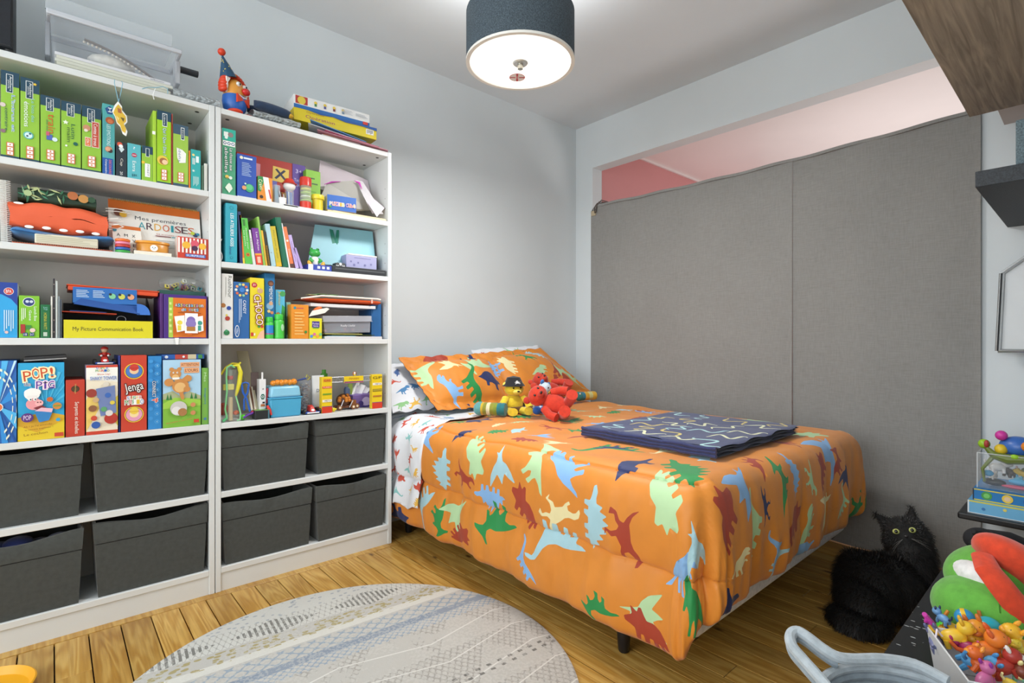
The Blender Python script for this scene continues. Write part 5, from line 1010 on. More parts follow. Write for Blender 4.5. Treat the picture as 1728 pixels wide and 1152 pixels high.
def lbook(xb0, xb1, xt0, yt, label, c, fp=None, pages='E8E2D0', ins=.012, d=.16, gr=None, nm='book'):
    """xb: bottom px edges; xt0: top-left px; leaning book with cover and pages"""
    Y = YF+ins; xa = onY(xb0, 576, Y)[0]; xc = onY(xb1, 576, Y)[0]; xt, zt = onY(xt0, yt, Y); hh = zt-z; w = xc-xa-.0006
    ang = math.atan2(xt-xa, hh); L_ = hh/cos(ang)-.002; w = w*cos(ang)
    t = thing(nm, label, 'book', (xa+.0003+(0), Y, z+.0008+max(0, -sin(ang))*0), rot=(0, ang, 0), group=gr)
    if ang < 0: t.location.z += abs(sin(ang))*0
    g = MB(); g.box(0, w, 0, .0015, 0, L_, c); g.box(0, .0012, .0015, d, 0, L_, c); g.box(w-.0012, w, .0015, d, 0, L_, c); g.build('cover', t, False)
    g = MB(); g.box(.0014, w-.0014, .002, d-.004, .002, L_-.003, pages); g.build('pages', t, False)
    if ang < 0: t.location.z += -sin(ang)*w*1.0 if False else 0
    if fp: P = Print(w, L_); fp(P); P.put(t, front(w, 0, 0, 0), 'spine_print')
    return t
GC = 'leaning books on the second right shelf'
lbook(405, 410, 401, 356, 'thin dark blue book leaning against the turquoise encyclopedia', '2A3A66', gr=GC)
lbook(410, 413.5, 403, 362, 'thin orange book with yellow foot, left of the green one', 'D8762E', lambda P: P.rect(0, 0, 1, .12, 'E0C83A'), gr=GC)
lbook(414, 426.5, 405, 367, 'light green book with white title and orange flower, leaning left', '58B84A', lambda P: P.rect(.3, .83, .6, .97, '3A7A34').text('Histoires pour', .62, .55, .22, .46, 'EAF6E4', -90).text('les petits', .28, .56, .2, .34, 'EAF6E4', -90).oval(.5, .2, .28, 'C87A2E').oval(.5, .2, .14, 'A04A1E'), gr=GC)
lbook(427, 432, 418, 387, 'thin white book with grey lettering beside the purple spine', 'D9D9D6', lambda P: P.text('Mots', .5, .6, .5, .3, '8A8A8A', -90), gr=GC)
lbook(432.5, 444, 424.5, 384, 'purple book with orange foot on the second right shelf', '7A3E98', lambda P: P.rect(0, 0, 1, .26, 'D8452A').rect(0, .26, 1, .31, 'E8A030').text('Les Alphas', .6, .64, .34, .5, 'EFE6F6', -90).rect(.25, .05, .75, .22, 'E8B8A0'), gr=GC)
lbook(444.5, 448, 433.5, 365, 'tall thin light green book sticking up behind the purple one', '8FBE5A', d=.19, gr=GC, lambda_=None) if 0 else lbook(444.5, 448, 433.5, 365, 'tall thin light green book sticking up behind the purple one', '8FBE5A', None, d=.19, gr=GC)
lbook(448.5, 452, 440, 388, 'thin yellow book with black dots beside the spiral notebook', 'E0B23A', None, gr=GC)
t = lbook(452.5, 457, 444, 390, 'black notebook with golden wire spiral, leaning left', '33352F', None, gr=GC, nm='notebook'); spiral(t, (.004, -.003, .004), (.004, -.003, .088), 26, .0035, M('C9A45A', .3, metal=.6))
lbook(458, 466, 447, 377, 'pale blue translucent folder leaning left', 'A9CCD6', lambda P: P.oval(.4, .32, .14, '8A9AA0'), gr=GC, nm='folder')
lbook(466.5, 476, 455, 381, 'yellow-green book with dark handwriting title', 'C4B02E', lambda P: P.text('Mon cahier de jeux', .5, .55, .3, .7, '5A6A3A', -90).rect(0, 0, 1, .1, 'D8B02A'), gr=GC)
lbook(477.5, 487, 464, 366, 'tall dark green book, tallest of the leaning row', '17694E', lambda P: P.rect(.12, 0, .2, 1, '0E4A38'), d=.2, gr=GC)
lbook(487.5, 490, 474, 376, 'thin white book just right of the tall dark green one', 'E4EAEA', None, gr=GC)
lbook(490.5, 497, 477, 382, 'salmon orange book with small white circle on its spine', 'E07A4A', lambda P: P.oval(.5, .66, .3, 'F0D8C8').rect(0, 0, 1, .1, '5A3A34').text('Emotions', .5, .36, .36, .2, 'F8E0D0', -90), gr=GC)
lbook(499, 505, 486, 396, 'thin lavender book with purple title, second last of the row', 'B9A6D8', lambda P: P.text('Les petits calins', .5, .5, .4, .6, '7A4AA0', -90), gr=GC)
lbook(507, 512, 495, 418, 'short lavender book at the right end of the leaning row', 'A894CC', None, gr=GC)
# frog figure, small box, craft bag
t = thing('frog_figure', 'small green and white plastic figure with yellow feet sitting on the shelf', 'toy', (onY(530, 576, YF+.05)[0], YF+.045, z+.0125))
gr_, wt, ye = M('3CA64A', .3), M('E9EAE6', .35), M('E0A52E', .4)
g = MB(); g.ell((0, 0, .03), (.022, .02, .032), wt); g.build('body', t)
g = MB(); g.ell((0, -.002, .072), (.027, .022, .019), gr_); g.build('head', t)
for s in (-1, 1):
    g = MB(); g.ell((s*.015, .0, .09), (.008, .008, .008), gr_); g.ell((s*.015, -.007, .092), (.003, .002, .003), '1E1E20', 8, 6); g.build('eye', t)
    g = MB(); g.tube([(s*.018, -.004, .046), (s*.026, -.016, .036), (s*.014, -.022, .03)], [.006, .007, .007], gr_, 8); g.build('arm', t)
    g = MB(); g.T = Mx.Translation((s*.03, -.022, .014)) @ Mx.Rotation(s*.35, 4, 'Y'); g.ell((0, 0, 0), (.010, .008, .02), ye); g.build('foot', t)
gbox(520, 560, 447, z, '3448A8', 'small_box', 'small flat blue box with three white icons under the figure', 'box', fp=lambda P: (P.rect(0, 0, .2, 1, 'ECECE8'), [P.rect(.38+.2*k, .3, .5+.2*k, .75, 'E4EAF4') for k in range(3)]), d=.09, ins=.008)
sheet3([cz(519, 445, YF+.1), cz(634, 452, YF+.1), cz(628, 391, YF+.14), cz(531, 379, YF+.14)], '8CC0CC', 'craft_paper_bag', 'flat light blue paper bag with green tape standing at the back', 'paper bag', .004)
sheet3([cz(556, 386, YF+.128), cz(562, 388, YF+.128), cz(566, 403, YF+.12), cz(568, 388, YF+.128), cz(572, 388, YF+.128), cz(571, 419, YF+.116), cz(562, 417, YF+.116)], '1E7A66', 'green_tape', 'dark green tape strip on the light blue paper bag', 'tape', .001)
t = thing('rainbow_card', 'felt rainbow shape in red, orange, yellow and green behind the lavender box', 'craft', (onY(604, 576, YF+.07)[0], YF+.08, onY(600, 447, YF+.05)[1]), rot=(0, .45, 0))
for k, c in enumerate(['B03A2E', 'E08A30', 'E8CC4A', '5AA03A']):
    g = MB(); g.T = Mx(((1, 0, 0, 0), (0, 0, -1, -.001*k), (0, 1, 0, 0), (0, 0, 0, 1))); r = .052-.009*k; g.prism([(r*cos(a*pi/16)*1.1, r*sin(a*pi/16)) for a in range(17)], 0, .002, c); g.build('band', t, False)
gbox(560, 651, 452, z, '2C2F33', 'black_tray', 'low black plastic tray at the front of the second right shelf', 'tray', d=.18, ins=.01, bev=.002, fp=lambda P: P.rect(.06, .5, .98, .7, '55595C'))
ztr = onY(605, 452, YF+.01)[1]-z+.002
o, w, h = gbox(584, 636, 432, z, 'A8A8CE', 'pencil_case', 'lavender plastic box with white lid standing in the black tray', 'box', d=.1, ins=.05, z0=ztr, bev=.003, fp=lambda P: P.rect(.25, .78, .8, .84, '8888B4').oval(.15, .5, .03, '7E7EAC').oval(.25, .25, .04, '7E7EAC').oval(.38, .45, .03, '7E7EAC').oval(.6, .3, .035, '7E7EAC').oval(.8, .4, .03, '7E7EAC'))
g = MB(); g.box(-w/2+.012, w/2+.001, -.001, .101, h, h+.007, 'EFEFE6'); g.build('lid', o, bevel=.0015)
gbox(566, 583, 444, z, '3A3C40', 'pebble_bag', 'small bag of black and white pebbles beside the lavender box', 'bag', d=.04, ins=.04, z0=ztr, bev=.003, fp=lambda P: [P.oval(.2+.3*(k % 3), .3+.4*(k//3), .14, ['E8E8E8', '5A5A5A'][k % 2]) for k in range(6)])
# ---------------------------------------------------------------- right bookcase, third shelf
z = ZS[3]
def lid3(P): pass
gbox(374, 393.5, 462, z, 'DCDCD8', 'game_box', 'tall light grey game box with small blue, red and green cars', fp=lambda P: (P.text('Rushhour', .72, .8, .34, .34, '3A4038', -90), P.lines(.3, .64, .42, .95, 2, 'A8A8A4', True), P.oval(.12, .51, .22, 'A8703A').oval(.62, .47, .2, '2A4A9A').oval(.5, .31, .22, 'A83A2E').oval(.42, .36, .1, 'D8C44A').oval(.42, .09, .26, '2E7A4A').oval(.4, .12, .12, '4A9A6A')), d=.2, ins=.01)
gbox(394.2, 421, 476, z, '2A62A0', 'game_box', 'blue candy game box with a ring of colourful sweets', fp=lambda P: ([P.oval(.5+.36*cos(k*.63), .86+.1*sin(k*.63), .09, ['D8E4E0', 'D86A4A', 'E8C86A', '8AC4A8', 'E8A06A'][k % 5]) for k in range(10)], P.oval(.52, .86, .17, '3E7EC8').text('CANDY', .68, .56, .2, .24, 'E8EEF4', -90).lines(.3, .28, .52, .7, 3, 'B8CCE4', True).oval(.2, .13, .15, 'D8DEE6', ry=.42).oval(.2, .13, .11, '2A62A0', ry=.36).text('Vilac', .2, .13, .12, .1, 'E8EEF4', -90)), d=.2, ins=.01)
def choco(P):
    P.oval(.3, .88, .2, 'B8323A').text('JEU', .3, .88, .2, .04, 'F4E4DC').oval(.7, .79, .2, 'C8A078').oval(.6, .83, .07, 'E4C8A8').poly([(.45, 0), (1, 0), (1, .15), (.7, .11)], 'E8B89A').rect(.05, .04, .22, .1, 'C83A2E').oval(.62, .2, .1, '4A9A4A').oval(.85, .2, .1, 'C83A3A').rect(.25, .05, .36, .09, 'F4E8D0')
    for ch, x, y in (('C', .5, .68), ('H', .56, .575), ('O', .6, .47), ('C', .63, .365), ('O', .66, .27)): P.text(ch, x, y, .5, .095, 'F2ECE0', -80, out='8E3A2A', ow=.07)
gbox(421.8, 446, 469, z, 'E0CE28', 'game_box', 'yellow chocolate game box with big white letters', fp=choco, d=.22, ins=.01)
gbox(446.5, 464, 461.5, z, '1F6EA4', 'game_box', 'blue memory game box rising above the green bottles', fp=lambda P: P.oval(.6, .85, .3, '5A3A34').oval(.62, .84, .2, '8A5A44').text('MEMORY', .6, .68, .34, .24, 'E8EEF0', -90).oval(.5, .5, .35, '8AB8D8').oval(.6, .54, .2, 'D8A884').oval(.4, .42, .16, 'E8D08A').oval(.7, .4, .16, 'D88A5A').oval(.6, .26, .3, '6AB0DC').text('M', .3, .2, .3, .12, 'E8EEF0', -90), d=.2, ins=.03)
gbox(464.5, 481, 489, z, '5ABADC', 'game_box', 'blue and green jungle game box behind the large bubble bottle', fp=lambda P: P.poly([(0, 0), (1, 0), (1, .65), (.7, .7), (.6, .5), (.3, .55), (.2, .4), (0, .45)], '3A9A4A').oval(.75, .92, .3, '4AA05A').text('Junior', .4, .82, .34, .3, 'E8C83A', -90).oval(.25, .5, .2, 'C87A3A').oval(.4, .42, .2, 'B8683A'), d=.18, ins=.05)
def bottle(px, wpx, pyt, zs, ins, label, label_c=None, capc='3CC046', body='4CC84E', rib=False):
    c, r, h = px_cyl(px, wpx, pyt, zs, ins); t = thing('bubble_bottle', label, 'bottle', c, group='green bubble bottles')
    pr = [(r*.9, 0), (r, h*.03)]
    if rib: pr += [(r*(.97 if k % 2 else 1.0), h*(.06+.075*k)) for k in range(9)]
    pr += [(r, h*.7), (r*.85, h*.76)]
    g = MB(); g.lathe(pr, M(body, .35), 28); g.build('body', t)
    g = MB(); g.lathe([(r*.84, h*.77), (r*.86, h*.79), (r*.86, h*.98), (r*.8, h)], M(capc, .4), 28); g.build('cap', t)
    if label_c: g = MB(); g.lathe([(r*1.01, h*.18), (r*1.01, h*.62)], M(label_c, .45), 28, cap=False); g.lathe([(r*1.02, h*.2), (r*1.02, h*.24)], M('B83A44', .5), 28, cap=False); g.build('label_band', t)
    else:
        g = MB(); g.T = Mx.Translation((r*.5, -r*.86, h*.45)) @ Mx.Rotation(.5, 4, 'Z'); g.ell((0, 0, 0), (.009, .0012, .016), 'A8DCB0'); g.build('oval_label', t)
bottle(456.5, 15, 535, z, .006, 'small green bubble bottle with blue label on the third right shelf', '2A86D0')
bottle(473, 18, 530, z, .004, 'larger ribbed green bubble bottle without blue label', rib=True)
gbox(483, 491, 510, z, '7AA89A', 'book', 'pale green book with dark edge behind the orange box', 'book', fp=lambda P: P.poly([(0, .6), (1, .7), (1, .2), (0, .1)], '1F5A3A'), ins=.06, d=.15)
gbox(491.5, 521, 514, z, 'DE8E28', 'game_box', 'plain orange box with lines of small print and green frog mark', fp=lambda P: P.oval(.2, .9, .08, '2A8AA0').rect(.3, .88, .7, .91, 'C05A5A').lines(.18, .1, .75, .8, 8, 'EBB868').oval(.82, .2, .08, '3A8A3A'), d=.06, ins=.008)
gbox(522, 543.5, 537, z, 'DAD42A', 'card_box', 'small yellow card game box with purple badge', 'box', fp=lambda P: (P.rect(.2, .55, .8, .85, '4A3A86').text('Pocket', .5, .74, .5, .09, 'E8E0F4').text('Games', .5, .63, .4, .08, 'E8E0F4').rect(.25, .5, .75, .54, '4AA04A'), [P.oval(.15+.24*k, .22 if k % 2 else .12, .12, ['5A8AD0', 'D86A9A', 'E8A040', '7AC07A'][k]) for k in range(4)]), d=.03, ins=.006)
# magazines and file at the right
gbox(548, 645, 567.6, z, 'CFCFD2', 'magazine', 'white paper lying at the bottom of the magazine pile', 'magazine', ins=.006, d=.2, bev=.0003); COL.objects[-1].scale.z = .12 if 0 else 1
GM = 'magazines in the pile on the third right shelf'
for k, (c, zz, a, b, rz) in enumerate([('2A7FA8', .008, 546, 628, .02), ('7FB7C8', .013, 552, 600, -.03), ('C8B8C4', .010, 600, 634, .04), ('3A4420', .019, 560, 632, -.02), ('B8B46A', .024, 548, 612, .02)]):
    gbox(a, b, 560, z, c, 'magazine', ['blue magazine near the bottom of the pile', 'pale blue magazine on the blue one', 'mauve leaflet at the right of the magazine pile', 'dark olive magazine with yellow lettering in the pile', 'yellowish magazine topmost under the clear box'][k], 'magazine', ins=.012+.003*k, d=.17, z0=zz-.002, rz=rz, bev=.0004); COL.objects[-1].scale.z = .0038/max(.002, (onY(590, 560, YF)[1]-z-zz+.002))
gbox(627, 643, 513, z, '1F5A92', 'file_holder', 'blue cardboard magazine file holding the right end of the third shelf', 'file', ins=.05, d=.2, bev=.001, rz=-.12)
t = thing('clear_box', 'clear plastic lidded box with small coloured things inside', 'box', (onY(588, 576, YF+.02)[0], YF+.02, z+.030), rot=(0, -.03, 0)); w = onY(629, 576, YF+.02)[0]-onY(547, 576, YF+.02)[0]; h = .088
g = MB(); c_ = clear('BFC2CC', .42); x = w/2; pts = lambda q: [(-x+.008-.006*q, .005, h*q), (x-.008+.006*q, .005, h*q), (x-.008+.006*q, .16, h*q), (-x+.008-.006*q, .16, h*q)]
g.add(pts(0)+pts(.62), [(0, 3, 2, 1), (0, 1, 5, 4), (1, 2, 6, 5), (2, 3, 7, 6), (3, 0, 4, 7)], c_); g.build('tub', t, bevel=.002)
g = MB(); g.box(-x, x, -.001, .165, h*.62, h*.95, clear('D4D6DE', .5)); g.box(-x-.004, x+.004, -.004, .168, h*.62, h*.66, clear('D4D6DE', .5)); g.build('lid', t, bevel=.002)
g = MB(); r_ = random.Random(5)
for k in range(60): g.ell((r_.uniform(-x+.015, x-.015), r_.uniform(.012, .14), .006+r_.uniform(0, .022)), r_.uniform(.004, .007), r_.choice(['C85A4A', 'D8D8DC', '4A8A9A', '9A9AA4', 'D89A9A', '6AA07A', '5A5A66', 'B8A8A0']), 8, 5)
g.build('beads', t)['kind'] = 'stuff'
P = Print(.08, .02); P.text('Really Useful', .5, .5, .9, .6, 'E8E8EC'); P.put(t, front(.08, .004, h*.28), 'lettering')
gbox(524, 634, 514, z, 'D8D8DA', 'paper_sheets', 'grey and white loose sheets lying on the clear box under the orange pouch', 'papers', ins=.03, d=.16, z0=onY(580, 519, YF+.03)[1]-z, bev=.0005)
t = thing('zip_pouch', 'orange zipped pouch with white top edge on the papers', 'pouch', (onY(580, 576, YF+.02)[0], YF+.02, onY(580, 512, YF+.02)[1])); w = onY(644, 576, YF+.02)[0]-onY(512, 576, YF+.02)[0]
g = MB(); x = w/2
g.grid(lambda s, q: (x*(2*s-1), .08-.08*cos(2*pi*q), (.014+.012*sin(2*pi*q)*(min(1, s*3.2)))*(1)+.0015*noise.noise((s*20, q*6, 2))), 40, 16, M('DE5A1E', .5)); g.build('pouch_body', t)
g = MB(); g.tube([(-x, .02, .015), (-x*.55, .0, .0315), (0, -.002, .032), (x*.9, -.002, .0315), (x, .006, .029)], .0042, M('EDE9DC', .5), 8); g.box(x*.72, x*.76, -.006, -.002, .008, .026, 'E8B0A0'); g.build('white_edge', t)
g = MB(); r_ = random.Random(9)
for k in range(7): x_ = -x*.7+.022*k; g.T = Mx.Translation((x_, .05+.008*(k % 2), .036+.003*(k % 3))) @ Mx.Rotation(r_.uniform(-.4, .4), 4, 'Z'); g.box(-.02, .02, -.02, .02, 0, .002, r_.choice(['7FA86A', '2F6A4A', 'B8C48A', '1F5A3E']))
o = g.build('green_cards', None, False); o.location = t.location; tag(o, 'few green leafy cards lying on top of the orange pouch', 'cards')
o = sheet3([cz(521, 534, YF+.01), cz(527, 524, YF+.01), cz(552, 519, YF+.01), cz(556, 521, YF+.01), cz(548, 528, YF+.01)], 'E8E6DC', 'folded_leaflet', 'folded leaflet with orange inside poking out under the pouch', 'paper', .002)
g = MB(); g.ell((0, 0, 0), (.022, .01, .009), 'DE6A2A', R=Mx.Rotation(-.35, 3, 'Y')); g.ell((-.018, 0, -.012), (.008, .006, .004), '2A5AC0'); o = g.build('orange_print'); o.parent = None; o.location = cz(536, 521, YF+.028); tag(o, 'small orange and blue rubber toy under the pouch', 'toy')
# ---------------------------------------------------------------- right bookcase, fourth shelf (small toys)
z = ZS[2]
def X_(px, ins): return onY(px, 576, YF+ins)[0]
def Z_(px, py, ins): return onY(px, py, YF+ins)[1]
# clear bag of tools with yellow and green handles
t = thing('toy_tool_bag', 'clear zipped bag of toy tools with yellow and green curved handles', 'toy', (0, 0, 0))
def C(px, py, ins=.03): a, b = onY(px, py, YF+ins); return V((a, YF+ins, max(b, z+.004)))
g = MB(); g.tube([C(393, 617, .03), C(402, 616, .03), C(406, 628, .03), (C(404, 645, .03)), C(400, 660, .03), C(398, 668, .03)], [.004, .008, .009, .009, .007, .004], M('E0D62E', .45), 10); g.build('yellow_handle', t)
g = MB(); g.tube([C(373, 632, .06), C(381, 620, .06), C(392, 613, .06), C(405, 614, .06)], .0045, M('D8C62A', .45), 8); g.tube([C(400, 619, .05), C(406, 611, .05)], .004, M('E0D62E', .45), 8); g.build('yellow_strap', t)
g = MB(); g.tube([C(383, 705, .02), C(380, 690, .02), C(383, 660, .02), (C(382, 635, .02)), C(383, 620, .02), C(390, 616, .02), C(396, 620, .02)], .0035, M('7FCF8E', .4), 8); g.tube([C(376, 711, .02), C(383, 705, .02)], .006, M('5AB878', .4), 8); g.build('green_edge', t)
g = MB(); g.tube([C(398, 668, .02), C(403, 685, .02), C(406, 697, .02), C(405, 708, .02), C(400, 709, .02)], .003, M('8FD89A', .4), 8); g.build('green_cord', t)
g = MB(); g.box(C(377, 0).x, C(395, 0).x, YF+.025, YF+.045, C(0, 657).z if 0 else Z_(386, 658, .03), Z_(386, 648, .03), M('D8D06A', .5)); g.build('yellow_block', t, bevel=.003)
g = MB(); g.tube([C(389, 709, .03), C(389, 670, .03)], .0085, M('C9B58A', .6), 12); g.build('wooden_stick', t)
g = MB(); g.ell(C(377, 690, .07), (.02, .02, .028), M('B0402E', .5)); g.build('red_ball', t); g = MB(); g.ell(C(398, 696, .04), (.012, .012, .010), M('DC5A2A', .5)); g.build('orange_ball', t)
g = MB(); g.tube([C(386, 655, .05), C(388, 618, .05)], .012, clear('9AA8A0', .5), 14); g.tube([C(388, 640, .045), C(388, 634, .045)], .0125, M('B8322E', .5), 14); g.build('clear_tube', t)
g = MB(); g.grid(lambda s, q: (lambda p: (p.x, YF+.045-.035*cos(2*pi*s)*.9, p.z))(C(389+14*sin(2*pi*s)*(1-.3*q), 708-85*q, .045)), 22, 12, clear('C8CCC8', .16)); g.build('bag', t)
g = MB(); g.ell((X_(411, .03), YF+.035, z+.013), (.012, .012, .012), M('5ACC2E', .4)); tag(g.build('green_ball'), 'small bright green ball on the shelf beside the tool bag', 'ball')
sheet3([C(399, 592, .24), C(418, 592, .20), C(436, 692, .05), C(428, 694, .05), C(414, 690, .12)], 'CFC6A8', 'beige_card', 'tall beige cardboard sheet leaning on the shelf back', 'cardboard', .003)
t = thing('plastic_tongs', 'blue plastic tongs shaped like a cross standing on the shelf', 'tongs', (0, 0, 0)); g = MB(); b_ = M('2A62C0', .35)
g.tube([C(408, 648), C(410, 662), C(416, 672), C(422, 694)], [.005, .006, .005, .006], b_, 8, flat=.6); g.build('arm', t); g = MB(); g.tube([C(420, 648), C(418, 662), C(412, 674), C(412, 692)], [.005, .006, .005, .006], b_, 8, flat=.6); g.build('arm', t); g = MB(); g.tube([C(408, 647), C(414, 645), C(420, 647)], .0035, b_, 8); g.build('spring', t)
for k, (a, b, c) in enumerate(((418, 424, 'D8D0C0'), (421, 428, '6A3A22'), (424, 430, 'E8E0CC'))): sheet3([C(a, 652, .1), C(a+2, 652, .1), C(b+3, 692, .05), C(b, 692, .05)], c, 'booklet', ['cream thin booklet leaning behind the blue tongs', 'brown thin booklet leaning between two cream ones', 'cream thin booklet leaning nearest the narrow white box'][k], 'booklet', .002)
gbox(427, 433, 628, z, '6A5A58', 'photo_card', 'brownish photo card behind the narrow white box', 'card', ins=.1, d=.003); COL.objects[-1].scale.x = 2.4
gbox(437.5, 449, 640, z, 'E6E6E6', 'toy_box', 'narrow white toy box with blue bottom and green hexagon mark', 'box', fp=lambda P: (P.rect(0, 0, 1, .18, '1F3FA8').poly([(0, .18), (1, .25), (1, .18)], '1F3FA8').poly([(.5+.34*cos(k*pi/3), .55+.08*sin(k*pi/3)) for k in range(6)], '2A6A5A').oval(.5, .55, .2, 'E6E6E6').oval(.5, .55, .12, '2A6A5A').oval(.55, .75, .12, '8A8A8A').rect(.2, .3, .8, .36, 'B86A3A').rect(.45, .38, .8, .42, '2A2A2A')), d=.04, ins=.04)
sheet3([C(441, 640, .045), C(444, 640, .045), C(444, 628, .045), C(441, 628, .045)], 'E6E6E6', 'hanging_tab', 'white hanging tab rising from the narrow white toy box', 'tab', .001)
t = thing('red_pouch', 'crumpled dark red suede pouch with cord lying behind the blue box', 'pouch', (X_(468, .15), YF+.15, z+.056)); m_ = M('8E3A1E', .85, 'fabric')
g = MB(); g.ell((-.045, 0, .016), (.022, .03, .026), m_); g.grid(lambda s, q: (-.03+.10*s+.006*noise.noise((s*5, q*6, 1)), -.03*cos(2*pi*q), .018+.03*sin(2*pi*q)+.012*s+.007*noise.noise((s*6, q*8, 5))), 22, 22, m_, thick=.003); g.build('pouch_body', t)
g = MB(); g.tube([(.06, -.02, .05), (.075, -.02, .058), (.082, -.01, .066)], .0012, '5A4A40', 6); g.tube([(.07, 0, .05), (.084, 0, .03), (.078, 0, .004)], .004, m_, 8); g.build('cord', t)
gbox(452, 512, 668, z, '4FA8CE', 'box_placeholder', '', ins=.012) if 0 else None
t = thing('lunch_box', 'light blue plastic box with domed translucent lid and orange toy on it', 'box', ((X_(454, .012)+X_(511, .012))/2, YF+.012, z+.001)); w = (X_(511, .012)-X_(458, .012))/2; hb = Z_(480, 673, .012)-z; ht = Z_(480, 652, .012)-z
lb = M('49A6CE', .4); g = MB(); P4 = lambda k, zz: [(-w*k, .0+(1-k)*.05, zz), (w*k, (1-k)*.05, zz), (w*k, .12-(1-k)*.05, zz), (-w*k, .12-(1-k)*.05, zz)]
g.add(P4(.95, 0)+P4(1, hb), [(0, 3, 2, 1), (4, 5, 6, 7), (0, 1, 5, 4), (1, 2, 6, 5), (2, 3, 7, 6), (3, 0, 4, 7)], lb); g.build('tub', t, bevel=.005, seg=3)
g = MB(); g.add(P4(1.05, hb)+P4(1.05, hb+.006), [(0, 3, 2, 1), (4, 5, 6, 7), (0, 1, 5, 4), (1, 2, 6, 5), (2, 3, 7, 6), (3, 0, 4, 7)], lb); g.build('rim', t, bevel=.002)
g = MB(); g.add(P4(1.0, hb+.006)+P4(.9, ht), [(0, 3, 2, 1), (4, 5, 6, 7), (0, 1, 5, 4), (1, 2, 6, 5), (2, 3, 7, 6), (3, 0, 4, 7)], M('86C2DC', .25)); g.build('lid', t, bevel=.01, seg=3)
t2 = thing('orange_toy', 'lumpy orange rubber toy lying on the light blue box', 'toy', (X_(480, .04), YF+.05, z+ht+.002)); g = MB(); [g.ell((-.045+.018*k, 0, .013+.002*(k % 2)), (.014, .014, .0125+.001*(k % 3)), M('E38A22', .3)) for k in range(6)]; g.build('body', t2)
gbox(430.5, 455, 692, z, '22282A', 'small_case', 'small black case with coloured top near the shelf edge', 'case', ins=.004, d=.05, top='6AA04A', bev=.002, fp=lambda P: P.rect(.9, 0, 1, 1, '4A7A8A'))
g = MB(); g.tube([C(411, 706, .006)+V((0, 0, .003)), C(418, 702, .01)+V((0, 0, .005)), C(427, 698, .02)+V((0, 0, .004))], .005, M('5A2A90', .4), 8); g.tube([C(424, 698, .03)+V((0, 0, .006)), C(432, 694, .04)+V((0, 0, .006))], .0045, M('C8304A', .4), 8); tag(g.build('marker_pens'), 'purple and red pen caps lying beside the small black case', 'pen')
g = MB(); g.tube([C(451, 684, .02), C(455, 692, .015), C(458, 700, .008)], [.005, .007, .004], M('D03A34', .3), 10); tag(g.build('red_marker'), 'red pointed marker leaning between black case and blue box', 'marker')
g = MB(); g.tube([C(451, 655, .05), C(450, 680, .05)], .0045, M('C8303A', .4), 8); tag(g.build('red_rod'), 'upright red plastic rod behind the narrow white toy box', 'rod')
# jar of shells, tube bottle
c, r, h = px_cyl(518, 22, 642, z, .08); t = thing('bead_jar', 'clear jar filled with brown and white bits', 'jar', c); g = MB(); g.lathe([(r, 0), (r, h)], clear('B8C0D0', .3), 24, cap=False); g.build('jar', t); g = MB(); r_ = random.Random(6)
for k in range(60):
    a = r_.uniform(0, 6.3); q = r*.82*sqrt(r_.random()); g.ell((q*cos(a), q*sin(a), r_.uniform(.006, h*.9)), (.006, .006, .004), r_.choice(['8A6A54', 'C8BCA8', '5A4038', 'A08068', '6A6A74']), 7, 5)
g.build('bits', t)['kind'] = 'stuff'
g = MB(); g.tube([C(501, 642, .07), C(516, 638, .07)], [.003, .005], M('24408A', .4), 8); g.tube([C(515, 640, .07), C(518, 632, .07), C(523, 637, .07), C(519, 641, .07)], .003, M('A8A040', .4), 6); tag(g.build('blue_stick'), 'dark blue stick with yellow-green tip lying on the clear jar', 'stick')
c, r, h = px_cyl(541, 25, 634, z, .07); t = thing('lotion_tube', 'white cream tube standing behind the yellow column, green cap bottle behind it', 'tube', c)
g = MB(); g.grid(lambda s, q: (r*.9*cos(2*pi*s), r*.6*sin(2*pi*s)*(1-.75*q), h*q), 24, 8, M('E6E8EA', .35)); g.build('tube_body', t); P = Print(.03, .03); P.text('De', .5, .5, .8, .5, '2A4A6A'); P.put(t, front(.03, -r*.42, h*.5), 'lettering')
c, r, h = px_cyl(549, 12, 624, z, .16); t = thing('green_cap_bottle', 'small bottle with green cap at the back behind the cream tube', 'bottle', c); g = MB(); g.lathe([(r, 0), (r, h*.75)], 'DADCDC', 20); g.build('body', t); g = MB(); g.lathe([(r*1.02, h*.75), (r*1.02, h*.9), (r*.6, h*.91), (r*.6, h)], M('4A9A2E', .4), 20); g.build('cap', t)
kart((X_(526, .03), YF+.025, z+.001), 'red toy kart without driver beside the light blue box', s=.95, drv=False)
kart((X_(541, .05)-.001, YF+.075, z+.001), 'black wheeled toy kart half hidden behind the yellow column', c='8A2A24', s=.6, drv=False)
